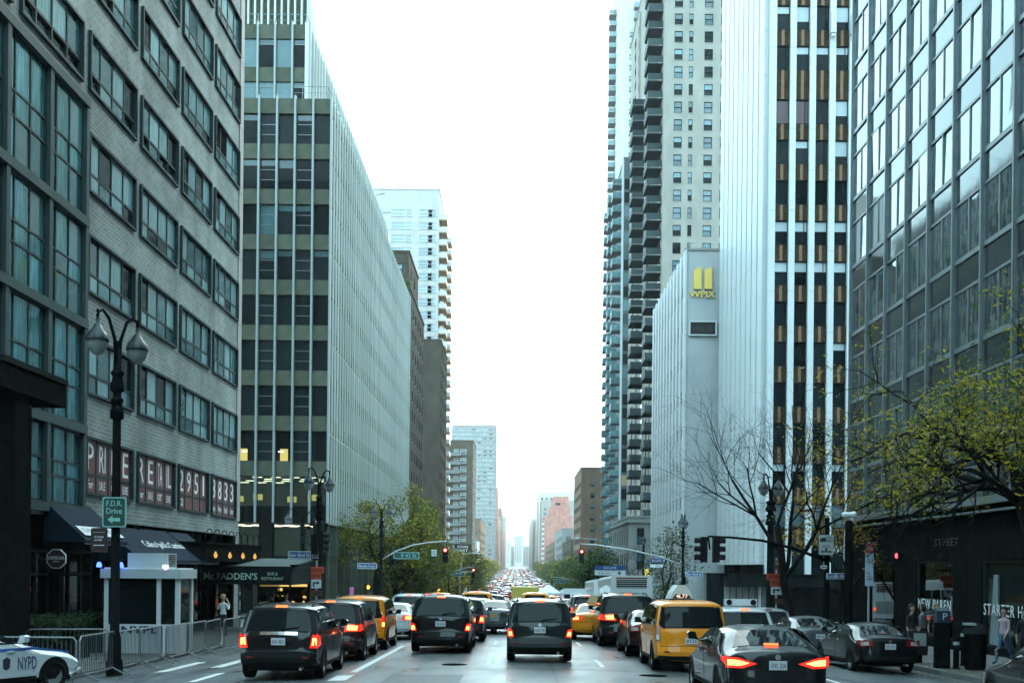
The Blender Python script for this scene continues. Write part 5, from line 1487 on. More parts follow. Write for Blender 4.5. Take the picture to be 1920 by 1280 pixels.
# ================================================================== street furniture
I4 = Matrix.Identity(4)
def gz(X, d): return zr(X, d) if KL < X < KR else zr(11, d) + .14
lamp_bowl = pm('lamp_bowl', (0.22, 0.26, 0.26), 0.15, spec=0.5)
lamp_cap = pm('lamp_cap', (0.018, 0.03, 0.034), 0.35, spec=0.4)
_cap = MB().lathe([(.03, .62), (.05, .55), (.04, .46), (.10, .40), (.12, .33), (.24, .20), (.285, .06), (.29, 0)], 18).mesh('lantern', lamp_cap, True)
_bowl = MB().lathe([(.27, .0), (.26, -.08), (.20, -.22), (.10, -.32), (.02, -.36)], 16).mesh('lamp_bowl', lamp_bowl, True)
def lamp_post(label, X, d, H, rz=0.0, arm=.42, group='cast iron twin street lamps', lit=False, thick=1.0):
    t = thing('street_lamp', label, 'street lamp', (X, d, gz(X, d)), rz, group)
    k = thick
    put('base', MB().lathe([(.26 * k, 0), (.26 * k, .35), (.2 * k, .45), (.19 * k, 1.0), (.15 * k, 1.1)], 12).mesh('base', black_metal, True), t, local=I4)
    put('pole', MB().lathe([(.15 * k, 1.1), (.13 * k, H * .62), (.12 * k, H - 1.9)], 12).mesh('pole', black_metal, True), t, local=I4)
    for z in (H - 2.6, H - 1.9):
        put('collar', MB().lathe([(.12 * k, -.12), (.21 * k, -.08), (.21 * k, .12), (.17 * k, .16), (.15 * k, .3), (.2 * k, .34), (.2 * k, .4), (.12 * k, .46)], 12).mesh('collar', black_metal, True), t, local=T(0, 0, z))
    put('finial', MB().lathe([(.11, 0), (.09, .6), (.03, .75), (.02, .9)], 8).mesh('finial', black_metal, True), t, local=T(0, 0, H - 1.6))
    for s in (1, -1):
        pts = [(s * .05, 0, H - 1.3), (s * .10, 0, H - .7), (s * arm * .45, 0, H - .18), (s * arm * .75, 0, H - .02), (s * arm * .97, 0, H - .10), (s * arm, 0, H - .22)]
        put('arm', MB().tube(pts, [.05, .045, .04, .035, .03, .03], 8).mesh('arm', black_metal, True), t, local=I4)
        ln = put('lantern', _cap, t, local=T(s * arm, 0, H - .84)); put('lamp_bowl', _bowl, ln, local=I4)
        put('lantern_finial', MB().lathe([(.02, 0), (.05, .05), (.02, .1), (.04, .16), (.01, .22)], 8).mesh('lantern_finial', black_metal), ln, local=T(0, 0, .6))
    return t
lamp_post('tall black twin-lantern street lamp carrying the green drive sign', -10.25, 30.0, 9.25, R(67), arm=.72, thick=.82)
lamp_post('black twin street lamp at the near left corner by the detour signs', -10.45, 62, 8.5, R(67), arm=1.0, thick=.9)
lamp_post('black twin street lamp with wide arms in front of the lit lobby', -16.2, 89, 8.2, 0, arm=1.15, thick=.9)
lamp_post('black twin street lamp across the crossing beside the green tree', -10.6, 92, 9.1, R(60), arm=1.0, thick=.9)
lamp_post('black twin street lamp beside the bare tree trunk', 13.2, 61, 8.3, R(15), thick=1.3)
lamp_post('black twin street lamp in front of the white station building', 13.55, 95.5, 8.6, R(60), thick=.8)
lamp_post('thin black street lamp in front of the limestone building', 13.0, 120, 8.5, R(80), thick=.7)

# ---------------- signs
def plate_sign(name, label, cat, center, w, h, face, border=None, texts=(), rz=0.0, group=None, post=None, bw=.03, corner=.03):
    """flat sign, its face toward the camera; texts: (string, x, z, width, height, material)"""
    t = thing(name, label, cat, center, rz, group)
    def rr(w, h, c): return [(-w / 2 + c, -h / 2), (w / 2 - c, -h / 2), (w / 2, -h / 2 + c), (w / 2, h / 2 - c), (w / 2 - c, h / 2), (-w / 2 + c, h / 2), (-w / 2, h / 2 - c), (-w / 2, -h / 2 + c)]
    put('panel', MB().prism(rr(w, h, corner), -.012, .012, 'y').mesh('panel', border or face), t, local=I4)
    if border: put('face', MB().prism(rr(w - 2 * bw, h - 2 * bw, corner), -.018, -.012, 'y').mesh('face', face), t, local=I4)
    for s, x, z, tw, th, m in texts: put('lettering', text_fit(s, tw, th, m, ext=.002, bold=.012), t, local=T(x, -.022, z))
    if post:
        r, z0 = post
        put('post', MB().tube([(0, .05, z0 - center[2]), (0, .05, h / 2 + .05)], r, 8).mesh('post', grey_metal), t, local=I4)
    return t
def arrow(pts, t, m, y=-.024): put('arrow', MB().prism(pts, y, y + .004, 'y').mesh('arrow', m), t, local=I4)
sign_green = pm('sign_green', (0.012, 0.06, 0.045), 0.5); sign_teal = pm('sign_teal_print', (0.24, 0.5, 0.5), 0.5)
sign_blue = pm('sign_blue', (0.02, 0.055, 0.20), 0.5); sign_orange = pm('sign_orange', (0.55, 0.07, 0.02), 0.55); sign_grey = pm('sign_grey', (0.36, 0.42, 0.43), 0.6)
sign_dark = pm('sign_dark_red', (0.03, 0.012, 0.012), 0.6); sign_bus = pm('sign_pale_blue', (0.35, 0.45, 0.55), 0.6); sign_red = pm('sign_red', (.25, .03, .04), .6); sign_white = pm('sign_white', (.62, .68, .7), .6)
sign_brown = pm('sign_back_brown', (.10, .035, .025), .6)
c = px(214.5, 959.5, 29.75)
s = plate_sign('road_sign', 'dark green sign reading F.D.R. Drive with a left arrow on the lamp post', 'road sign', c, .60, .76, sign_green, sign_teal, [('F.D.R.', 0, .22, .40, .14, sign_teal), ('Drive', 0, .03, .40, .15, sign_teal)])
arrow([(-.17, -.19), (-.04, -.09), (-.04, -.15), (.15, -.14), (.15, -.24), (-.04, -.23), (-.04, -.29)], s, sign_teal)
c = px(186, 1012, 29.9)
s = plate_sign('parking_sign', 'dark parking sign with white lines left of the lamp post', 'road sign', c, .42, .62, sign_dark, None, [('NO STANDING', 0, .08, .24, .05, sign_white), ('ANYTIME', -.02, 0, .2, .05, sign_white), ('_______', 0, .2, .3, .008, sign_white)])
arrow([(-.14, -.13), (-.11, -.11), (-.11, -.12), (.11, -.12), (.11, -.11), (.14, -.13), (.11, -.15), (.11, -.14), (-.11, -.14), (-.11, -.15)], s, sign_white)
# coffee bar sign: an octagon on a bracket
oc = px(106, 1047, 36.2)
t = thing('coffee_sign', 'dark red octagonal coffee bar sign with white rim on the left wall', 'shop sign', oc)
O8 = lambda r: [(r * math.cos(R(22.5 + 45 * i)), r * math.sin(R(22.5 + 45 * i))) for i in range(8)]
put('rim', MB().prism(O8(.32), -.03, .03, 'y').mesh('rim', sign_white), t, local=I4); put('face', MB().prism(O8(.295), -.036, -.03, 'y').mesh('face', sign_dark), t, local=I4)
put('lettering', text_fit('COFFEE BAR', .5, .1, print_w), t, local=T(0, -.04, .03)); put('lettering', text_fit('ESPRESSO', .2, .03, print_w), t, local=T(0, -.04, -.08))
put('bracket', MB().tube([(-.3, 0, 0), (-1.1, 0, 0)], .025, 6).mesh('bracket', black_metal), t, local=I4)
def street_name(label, x0, x1, y0, y1, d, s, rz=0, n2=None):
    a, b = px(x0, y1, d), px(x1, y0, d)
    w, h = b.x - a.x, b.z - a.z
    return plate_sign('street_name_sign', label, 'street sign', (a + b) / 2, w, h, sign_blue, sign_white, [(s, 0, 0, w * .86, h * .46, sign_white)], rz, bw=h * .1, corner=.02)
street_name('blue East 42nd St sign on the near left corner pole', 540, 583, 1033, 1046.5, 61.6, 'East 42nd St')
street_name('small blue sign plate at the edge of the near left corner pole', 585, 597, 1032, 1046, 61.7, '42')
street_name('blue corner-name sign across the crossing on the left', 670.5, 706.5, 1055.5, 1065.5, 91.7, 'Mandela Corner')
street_name('blue East 42nd St sign in front of the white station wall', 1285, 1317, 1071, 1080.5, 95, 'East 42nd St')
street_name('blue Southeast 42nd sign left half on the right kerb pole', 1549.5, 1566, 1074, 1085, 47.6, 'Southe', 0)
street_name('blue Southeast 42nd sign right half on the right kerb pole', 1567, 1588, 1074, 1084.5, 47.7, 'st 42nd', 0)
def px_sign(name, label, x0, x1, y0, y1, d, face, border=None, texts=(), **kw):
    a, b = px(x0, y1, d), px(x1, y0, d)
    w, h = b.x - a.x, b.z - a.z
    return plate_sign(name, label, 'road sign', (a + b) / 2, w, h, face, border, [(s, fx * w, fz * h, fw * w, fh * h, m) for s, fx, fz, fw, fh, m in texts], **kw), w, h
ARW = lambda w, h: [(-.34 * w, -.36 * h), (-.34 * w, .22 * h), (.08 * w, .22 * h), (.08 * w, .36 * h), (.36 * w, .13 * h), (.08 * w, -.1 * h), (.08 * w, .04 * h), (-.18 * w, .04 * h), (-.18 * w, -.36 * h)]
px_sign('detour_sign', 'orange upper detour sign at the near left corner', 577, 607.5, 1062, 1074, 61, sign_orange, None, [('SECOND AVE', 0, 0, .8, .45, print_k)])
px_sign('detour_sign', 'orange lower detour sign at the near left corner', 582.5, 602, 1074.2, 1085, 61, sign_orange, None, [('DETOUR', 0, 0, .8, .45, print_k)])
s, w, h = px_sign('arrow_sign', 'white turn-arrow sign at the near left corner', 583.5, 602.5, 1086, 1102, 61, sign_white); arrow(ARW(w, h), s, print_k)
px_sign('small_brown_sign', 'brown sign back below the left turn-arrow sign', 583, 605, 1106, 1117, 61, sign_brown, None, [('-------', 0, 0, .6, .3, print_k)])
px_sign('detour_sign', 'orange upper detour sign on the right before the dark sedan', 1437.5, 1474, 1075, 1086, 58, sign_orange, None, [('SECOND AVE', 0, 0, .8, .45, print_k)])
px_sign('detour_sign', 'orange lower detour sign on the right before the dark sedan', 1444, 1468, 1086.2, 1098.5, 58, sign_orange, None, [('DETOUR', 0, 0, .8, .45, print_k)])
s, w, h = px_sign('arrow_sign', 'white turn-arrow sign on the right below the detour signs', 1445.5, 1467, 1100, 1114, 58, sign_white); arrow(ARW(w, h), s, print_k)
px_sign('small_brown_sign', 'dark red notice above the right detour signs', 1452, 1463.5, 1050, 1067, 58, sign_brown, None, [('NO', 0, .15, .6, .3, print_w)])
px_sign('small_brown_sign', 'brown sign back below the right turn-arrow sign', 1453, 1468, 1121, 1132, 58, sign_brown)
for lb, x, d, y0, y1 in (('thin grey post of the left detour signs', 594, 61.15, 1050, 1150), ('thin grey post of the right detour signs', 1456, 58.15, 1045, 1150)):
    a = px(x, y0, d)
    tag(put('sign_post', MB().tube([(0, 0, 0), (0, 0, a.z - gz(a.x, d))], .04, 8).mesh('sign_post', grey_metal), mw=T(a.x, d, gz(a.x, d))), lb, 'post', 'sign posts')
s, w, h = px_sign('truck_route_sign', 'pale truck route sign with a lorry and three-way arrow', 1534.5, 1563.5, 1002, 1040, 47.5, sign_grey, print_k, [('TRUCK', .22, .36, .36, .12, print_k), ('ROUTE', .22, .2, .36, .12, print_k), ('LOCAL', 0, -.07, .55, .12, print_k)], bw=.012)
arrow([(-.42 * w, .14 * h), (-.42 * w, .26 * h), (-.3 * w, .36 * h), (-.05 * w, .36 * h), (0, .3 * h), (0, .2 * h), (-.1 * w, .14 * h), (-.16 * w, .18 * h), (-.24 * w, .12 * h), (-.3 * w, .17 * h)], s, print_k)
arrow([(-.36 * w, -.33 * h), (-.24 * w, -.25 * h), (-.24 * w, -.3 * h), (-.05 * w, -.3 * h), (-.05 * w, -.22 * h), (-.12 * w, -.22 * h), (0, -.13 * h), (.12 * w, -.22 * h), (.05 * w, -.22 * h), (.05 * w, -.3 * h), (.24 * w, -.3 * h), (.24 * w, -.25 * h), (.36 * w, -.33 * h), (.24 * w, -.41 * h), (.24 * w, -.36 * h), (-.24 * w, -.36 * h), (-.24 * w, -.41 * h)], s, print_k)
s, w, h = px_sign('one_way_plate', 'small white arrow plate below the truck route sign', 1538, 1551, 1059, 1066, 47.5, sign_white, print_k, bw=.01); arrow([(-.4 * w, 0), (-.1 * w, .3 * h), (-.1 * w, .12 * h), (.4 * w, .12 * h), (.4 * w, -.12 * h), (-.1 * w, -.12 * h), (-.1 * w, -.3 * h)], s, print_k)
s, w, h = px_sign('bus_stop_sign', 'tall narrow bus stop sign with a red head on the right pavement', 1622, 1638, 1018, 1098, 42, sign_bus, None, [('M15', -.1, .2, .3, .05, print_k), ('SELECT BUS', 0, .12, .7, .03, print_k), ('DOWNTOWN', 0, .06, .7, .03, print_k), ('M15', -.1, -.2, .3, .05, print_k), ('VIA 2 AV', 0, -.28, .6, .03, print_k), ('TO FERRY', 0, -.34, .6, .03, print_k)], post=(.04, gz(12.6, 42)))
put('sign_head', MB().box(-w / 2, w / 2, -.03, .02, h * .27, h * .5).mesh('sign_head', sign_red), s, local=I4)
put('lettering', text_fit('BUS STOP', w * .6, .05, print_w), s, local=T(0, -.034, h * .42)); put('lettering', text_fit('NO STANDING', w * .7, .035, print_w), s, local=T(0, -.034, h * .36))
px_sign('poster_board', 'pink poster on a pavement stand left of the crossing', 655.5, 663.5, 1100, 1121, 88.3, pm('pink_poster', (.55, .13, .32), .5, noise=(3, .4)))
# green sign hung under the mast arm and others
px_sign('street_name_sign', 'green E 42 St sign hanging from the mast arm across the crossing', 738, 786, 1035, 1047, 92, sign_green, sign_teal, [('E 42 St', .1, 0, .6, .5, sign_teal)], bw=.05)
px_sign('street_name_sign', 'small green E 41 St sign hanging one block down', 846, 871, 1070, 1079, 185, sign_green, sign_teal, [('E 41 ST', 0, 0, .7, .5, sign_teal)], bw=.06)
px_sign('street_name_sign', 'green street sign hanging far down on the right', 1038, 1068, 1086, 1093, 200, sign_green, sign_teal, [('E 41 ST', 0, 0, .7, .5, sign_teal)], bw=.06)
px_sign('turn_sign', 'small white turn restriction sign beside the red signal on the left', 809, 819, 1030, 1042, 92, sign_white, None, [('NO', 0, .2, .6, .25, print_k), ('TURN', 0, -.2, .7, .25, print_k)])
s, w, h = px_sign('bus_lane_sign', 'large blue and white BUS LANE sign spanning the right lanes', 1115, 1173, 1060, 1077.5, 112, sign_white, None, [('BUSES ONLY', -.18, -.3, .4, .16, print_k), ('BUS LANE', 0, .3, .4, .2, sign_white)])
put('sign_head', MB().box(-w / 2, w / 2, -.02, .0, .02 * h, h / 2).mesh('sign_head', sign_blue), s, local=I4); put('sign_text_band', text_fit('7AM-10AM  2PM-7PM', w * .8, h * .09, print_k), s, local=T(0, -.024, -.05 * h)); put('lettering', text_fit('BUS LANE', w * .4, h * .22, sign_teal), s, local=T(0, -.026, .28 * h))
put('diamond', MB().prism([(-.06 * w, -.28 * h), (0, -.1 * h), (.06 * w, -.28 * h), (0, -.46 * h)], -.024, -.02, 'y').mesh('diamond', print_k), s, local=T(.3 * w, 0, 0))
s, w, h = px_sign('bus_lane_sign', 'small blue and white bus lane sign under the right mast arm', 1219, 1243, 1047, 1063, 95, sign_white, None, [('ONLY', .15, -.32, .4, .18, print_k)])
put('sign_head', MB().box(-w / 2, w / 2, -.02, 0, .12 * h, h / 2).mesh('sign_head', sign_blue), s, local=I4); put('lettering', text_fit('BUS LANE', w * .7, h * .2, sign_white), s, local=T(0, -.026, .3 * h)); put('sign_band', MB().box(-w * .48, w * .48, -.02, 0, -.14 * h, .1 * h).mesh('sign_band', print_k), s, local=I4)
a = px(1213, 1081, 150)
t = thing('neon_sign', 'upright glowing yellow neon shop sign near the limestone building', 'shop sign', a)
put('tube_panel', MB().box(-.3, .3, -.1, .1, -1.0, 1.0).mesh('tube_panel', glow('neon_yellow', (.9, .85, .12), .4)), t, local=I4); put('bracket', MB().box(.3, .8, -.05, .05, -.1, .1).mesh('bracket', black_metal), t, local=I4)
put('lettering', text_fit('P', .3, .5, sign_green), t, local=T(0, -.11, .5))

# ---------------- signals
sig_body = pm('signal_housing', (.009, .01, .01), .6, spec=.15)
red_on = glow('red_signal_lens', (1.0, .22, .16), 3.2); red_halo = glow('red_signal_rim', (1.0, .02, .03), .8); amber_on = glow('orange_hand', (1.0, .45, .05), 1.0)
lens_dim = pm('dim_lens', (.03, .03, .028), .2)
def signal_head(par, loc, rz=0, scale=1.0, lit=True):
    h = put('signal_head', MB().box(-.18, .18, -.1, .16, -.52, .52).mesh('signal_head', sig_body), par, local=loc @ RZ(rz) @ Matrix.Scale(scale, 4))
    for k, z in enumerate((.34, 0, -.34)):
        on = lit and k == 0
        v = MB()
        for i in range(9):
            a, b = R(-30 + 240 * i / 9), R(-30 + 240 * (i + 1) / 9)
            f = lambda q, r: (r * math.cos(q), r * math.sin(q))
            A, B_ = f(a, .15), f(b, .15)
            v.face([(A[0], -.1, A[1]), (B_[0], -.1, B_[1]), (B_[0], -.34, B_[1]), (A[0], -.34, A[1])])
        l = put('lens', MB().lathe([(.14, 0), (.10, -.03), (.02, -.045)], 14, axis='y').mesh('lens', red_halo if on else lens_dim), h, local=T(0, -.1, z))
        put('visor', v.mesh('visor', sig_body), h, local=T(0, 0, z))
        if on: put('lens_centre', MB().lathe([(.085, -.035), (.06, -.05), (.01, -.06)], 14, axis='y').mesh('lens_centre', red_on), h, local=T(0, -.1, z))
    return h
def mast(label, base, d, arm_px, head_px, r=.07, H=None, pole=True, scale=1.0, lit=True, hrz=(0,)):
    X = base
    t = thing('traffic_signal', label, 'traffic light', (X, d, gz(X, d)), group='traffic signals on mast arms')
    o = Vector((X, d, gz(X, d)))
    pts = [px(x, y, d) - o for x, y in arm_px]
    put('mast_arm', MB().tube(pts, [r * (1 - .45 * i / (len(pts) - 1)) for i in range(len(pts))], 8).mesh('mast_arm', grey_metal if d > 90 else black_metal, True), t, local=I4)
    if pole: put('pole', MB().tube([(0, 0, 0), (0, 0, H or pts[0].z + .6)], [.13, .1], 10).mesh('pole', black_metal), t, local=I4)
    for a in hrz:
        h0 = px(head_px[0], head_px[1], d) - o
        signal_head(t, T(h0.x, h0.y, h0.z) @ RZ(a) @ T(0, -.28 if len(hrz) > 1 else -.05, 0), 0, scale, lit)
    put('head_bracket', MB().tube([pts[-1], px(head_px[0], head_px[1], d) - o], .04, 6).mesh('head_bracket', black_metal), t, local=I4)
    return t
mast('mast arm with a red signal across the crossing on the left', -10.6, 92, [(714, 1050), (742, 1033), (775, 1021), (808, 1016), (838, 1014)], (835, 1040), scale=1.15, pole=False)
mast('mast arm with a red signal across the crossing on the right', 13.55, 95.5, [(1281, 1060), (1240, 1044), (1180, 1030), (1120, 1021), (1088, 1019)], (1090.5, 1042), scale=1.1, pole=False)
mast('mast arm over the right kerb with dark signal heads seen from the side', 12.7, 48, [(1548, 1050), (1490, 1028), (1430, 1013), (1370, 1007), (1328, 1005)], (1331, 1030), H=5.2, lit=False, hrz=(R(90), R(-90)))
mast('mast arm with a red signal one block down on the left', -10.6, 185, [(838, 1080), (858, 1068), (878, 1063), (890, 1062)], (888, 1074), scale=1.5, H=5.5)
mast('mast arm with a red signal one block down on the right', 13.0, 185, [(1122, 1085), (1110, 1073), (1100, 1069), (1094, 1068)], (1096, 1085), scale=1.4, H=6)
mast('bare mast arm further down on the left', -10.6, 150, [(812, 1095), (840, 1078), (870, 1072), (888, 1071)], (885, 1090), scale=.6, H=5, lit=False)
mast('bare mast arm further down on the right', 13.0, 205, [(1107, 1100), (1080, 1088), (1050, 1082), (1032, 1081)], (1035, 1092), scale=.8, H=5, lit=False)
def corner_signal(label, x, y, d, rz, lit=False, sc_=1.0):
    a = px(x, y, d)
    t = thing('corner_signal', label, 'traffic light', (a.x, d, a.z), group='corner signals')
    signal_head(t, I4, rz, sc_, lit); put('bracket', MB().box(-.3, .3, .1, .2, -.06, .06).mesh('bracket', black_metal), t, local=I4)
corner_signal('black signal head turned sideways on the near left corner pole', 604, 1016, 61.7, R(90))
corner_signal('black rounded signal head back on the near left corner pole', 591, 1020, 61.6, R(170))
for lb, x, y, d in (('orange hand pedestrian signal left of the crossing', 690.5, 1100, 91.5), ('orange hand pedestrian signal one block down', 822, 1106, 150)):
    a = px(x, y, d); k = d / 91.5
    t = thing('pedestrian_signal', lb, 'pedestrian signal', a, group='pedestrian signals')
    put('housing', MB().box(-.25 * k, .25 * k, 0, .2, -.25 * k, .25 * k).mesh('housing', sig_body), t, local=I4)
    hb = MB(); hb.box(-.1 * k, .09 * k, -.02, 0, -.16 * k, .02 * k)
    for i in range(4): hb.box((-.1 + i * .05) * k, (-.06 + i * .05) * k, -.02, 0, .02 * k, (.14 + .03 * (i in (1, 2))) * k)
    hb.prism([(.09 * k, -.1 * k), (.17 * k, .02 * k), (.14 * k, .05 * k), (.09 * k, -.02 * k)], -.02, 0, 'y')
    put('hand_symbol', hb.mesh('hand_symbol', amber_on), t, local=I4)
# camera pole on the right
t = thing('camera_pole', 'thick black pole with a white dome camera on top at the right kerb', 'camera pole', (12.75, 45, gz(12.75, 45)))
put('pole', MB().lathe([(.2, 0), (.17, .3), (.16, 4.7), (.19, 4.8), (.1, 4.95)], 12).mesh('pole', black_metal, True), t, local=I4)
put('camera', MB().lathe([(.02, -.3), (.1, -.26), (.12, -.1), (.1, 0), (.13, .1), (.15, .22), (.05, .28)], 12, (0, 0, 5.15), axis='x').mesh('camera', white_m, True), t, local=I4)
put('camera_arm', MB().tube([(.1, 0, 4.8), (.12, 0, 5.15)], .06, 8).mesh('camera_arm', white_m), t, local=I4)
a = px(1568, 1095, 47.8)
# cobra-head lamps further down
for lb, x0, y0, x1, y1, d in (('grey cobra-head lamp arm behind the right red signal', 1138, 1060, 1084, 1008, 190), ('grey cobra-head lamp arm over the left trees', 862, 1075, 890, 1036, 190)):
    a, b = px(x0, y0, d), px(x1, y1, d)
    t = thing('cobra_lamp', lb, 'street lamp', (a.x, d, gz(12, d)), group='cobra-head lamps')
    o = Vector((a.x, d, gz(12, d)))
    put('pole', MB().tube([(0, 0, 0), (0, 0, a.z - o.z), (0 + (b.x - a.x) * .2, 0, b.z - o.z - .3), ((b.x - a.x) * .9, 0, b.z - o.z)], [.12, .09, .07, .05], 8).mesh('pole', grey_metal), t, local=I4)
    put('lamp_head', MB().lathe([(.05, -.5), (.18, -.3), (.22, .1), (.1, .35)], 10, (b.x - a.x, 0, b.z - o.z - .1), axis='x').mesh('lamp_head', grey_metal), t, local=I4)

# ---------------- left pavement: awnings, bar front, booth, barriers
navy = pm('navy_canvas', (0.010, 0.021, 0.036), 0.85, spec=.1, noise=(3, .15)); canvas_dark = pm('dark_green_canvas', (0.009, 0.014, 0.014), .8, spec=.1)
def awning(label, y0, y1, zt_, zb_, proj, mat, texts=()):
    t = thing('awning', label, 'awning', (-15, (y0 + y1) / 2, zb_))
    F = frame('E', -15, y0, 0)
    L = y1 - y0
    mb = MB(); mb.prism([(0, zt_), (-proj, zb_ + .12), (-proj, zb_), (-proj + .02, zb_), (-.02, zt_ - .06)], 0, L, 'x')
    put('canvas', mb.mesh('canvas', mat), t, F)
    for u in (0, L): put('side_panel', MB().prism([(0, zt_ - .02), (-proj + .03, zb_ + .05), (0, zb_ + .05)], u - .012 if u else .012, u - .002 if u else .002, 'x').mesh('side_panel', mat), t, F)
    put('frame_bar', MB().tube([(0, -proj + .03, zb_), (L, -proj + .03, zb_)], .02, 6).mesh('frame_bar', grey_metal), t, F)
    th = -math.atan2(proj, zt_ - zb_ - .12)
    for s, u, f, w, h, m in texts:
        put('lettering', text_fit(s, w, h, m), t, F @ T(u, -proj * f - .03, zt_ + (zb_ + .12 - zt_) * f + .03) @ Matrix.Rotation(th, 4, 'X'))
    return t
aw = awning('navy awning with a white printed panel near the coffee sign', 37.2, 41.2, 4.55, 3.2, 1.35, navy)
put('printed_panel', MB().box(.2, 3.9, 0, .01, -.22, .22).mesh('printed_panel', sign_white), aw, frame('E', -15, 37.2, 0) @ T(0, -1.1, 3.62) @ Matrix.Rotation(-math.atan2(1.35, 1.23), 4, 'X'))
put('lettering', text_fit('CALICO JACKS', 3.2, .26, sign_grey), aw, frame('E', -15, 37.2, 0) @ T(2, -1.12, 3.64) @ Matrix.Rotation(-math.atan2(1.35, 1.23), 4, 'X'))
awning("long navy awning lettered Calico Jack's Cantina behind the booth", 42.2, 50.2, 3.95, 2.6, 1.5, navy, [("Calico Jack's Cantina", 5.0, .55, 5.2, .5, print_w)])
awning('short navy awning panel lettered Cantina next to the long awning', 50.4, 53.4, 3.95, 2.6, 1.5, navy, [('CANTINA', 1.5, .45, 2.3, .4, print_w)])
bf = thing('bar_canopy', "dark green bar canopy lettered Mc Fadden's across the pavement", 'canopy', (-13, 59, -.5))
put('fascia', MB().box(-15, -10.75, 55.9, 56, 1.62, 2.5).mesh('fascia', canvas_dark), bf, T(0, 0, 0))
put('roof', MB().prism([(55.9, 2.5), (61.5, 2.9), (61.5, 2.8), (56, 2.4)], -15, -10.7, 'x').mesh('roof', pm('teal_canvas', (.03, .06, .06), .7)), bf, T(0, 0, 0))
put('side_fascia', MB().box(-10.8, -10.7, 56, 61.5, 1.62, 2.6).mesh('side_fascia', canvas_dark), bf, T(0, 0, 0))
letter_mint = pm('pale_green_letter', (.40, .56, .46), .5)
put('lettering', text_fit('Mc FADDEN\'S', 2.55, .33, letter_mint, bold=.015), bf, T(-13.6, 55.87, 2.02))
put('lettering', text_fit('BAR &', .48, .15, letter_mint), bf, T(-11.6, 55.87, 2.15)); put('lettering', text_fit('RESTAURANT', 1.05, .15, letter_mint), bf, T(-11.6, 55.87, 1.92))
for x in (-10.8, -12.3, -14.7): put('post', MB().tube([(x, 56.1, -.5), (x, 56.1, 1.65)], .05, 8).mesh('post', black_metal), bf, T(0, 0, 0))
put('glazed_side', MB().box(-12.4, -12.3, 56.3, 61, -.5, 1.7).mesh('glazed_side', gl_shop), bf, T(0, 0, 0))
warm_b = glow('bar_shelf_light', (.9, .62, .18), .35); amber = pm('amber_bottle', (.3, .14, .02), .3); 
bk = thing('bar_shelves', "warm lit shelves and bottles under the bar canopy", 'bar', (-11.8, 61.2, -.4))
put('back_panel', MB().box(-13.2, -10.8, 61.3, 61.4, -.4, 1.6).mesh('back_panel', dark_panel), bk, T(0, 0, 0))
rb_ = random.Random(3)
for i in range(26):
    x, z = rb_.uniform(-13.1, -10.9), rb_.uniform(.35, 1.35)
    put('lamp', MB().box(-.04, .04, 0, .03, 0, rb_.uniform(.05, .2)).mesh('lamp', rb_.choice((warm_b, warm_b, amber, lens_off))), bk, T(x, 61.2, z) @ Matrix.Diagonal((rb_.uniform(.6, 2.2), 1, 1, 1)))
put('shelf_lamp', MB().box(-12.8, -10.9, 61.1, 61.3, 1.45, 1.58).mesh('shelf_lamp', warm_b), bk, T(0, 0, 0))
cr = thing('iron_cresting', 'dark balcony box with looped ironwork and small warm lamps above the bar', 'ironwork', (-14.2, 55, 2.5))
put('box', MB().box(-15, -13.4, 50.5, 61.5, 2.72, 3.45).mesh('box', dark_panel), cr, T(0, 0, 0)); put('lip', MB().box(-15, -13.3, 50.4, 61.6, 3.45, 3.55).mesh('lip', black_metal), cr, T(0, 0, 0))
for k in range(8):
    put('loop', MB().tube([(-13.35, 51 + k * 1.32 + .7 * math.cos(a_), 3.5 + .62 * math.sin(a_)) for a_ in [math.pi * i / 10 for i in range(11)]], .022, 5).mesh('loop', black_metal), cr, T(0, 0, 0))
for k in range(4): put('wall_lamp', MB().lathe([(.03, 0), (.1, .1), (.02, .3)], 8).mesh('wall_lamp', glow('amber_wall_lamp', (1, .55, .15), .3)), cr, T(-13.33, 52 + k * 2.6, 2.85))

bt = thing('police_booth', 'white and grey police booth with a roof air conditioner behind the barriers', 'booth', (-12.1, 38.6, gz(-12, 38)))
z0 = gz(-12, 38)
wp, gp = pm('booth_white', (.72, .76, .78), .5), pm('booth_grey', (.5, .57, .6), .5)
for x in (-13.25, -11.55, -10.95):
    for y in (38, 39.5): put('corner_post', MB().box(x - .07, x + .07, y - .07, y + .07, z0, 2.12).mesh('corner_post', wp), bt, T(0, 0, 0))
put('roof', MB().box(-13.4, -10.8, 37.8, 39.7, 2.1, 2.4).mesh('roof', gp), bt, T(0, 0, 0)); put('roof_cap', MB().box(-13.3, -10.9, 37.9, 39.6, 2.4, 2.44).mesh('roof_cap', wp), bt, T(0, 0, 0))
ac = put('air_conditioner', MB().box(-12.65, -11.35, 38.2, 39.2, 2.44, 2.92).mesh('air_conditioner', gp), bt, T(0, 0, 0))
for k in range(6): put('vent_slat', MB().box(-11.345, -11.33, 38.3, 39.1, 2.5 + k * .07, 2.53 + k * .07).mesh('vent_slat', print_k), ac, T(0, 0, 0))
put('lower_panel', MB().box(-13.2, -11.0, 37.98, 38.03, z0, .62).mesh('lower_panel', wp), bt, T(0, 0, 0)); put('lettering', text_fit('NYPD', 1.3, .24, MATS['police_navy'], bold=.02), bt, T(-12.1, 37.96, .44))
for a, b in ((-13.18, -11.62), (-11.48, -11.02)): put('booth_window', MB().box(a, b, 38.0, 38.02, .62, 2.1).mesh('booth_window', gl_shop), bt, T(0, 0, 0))
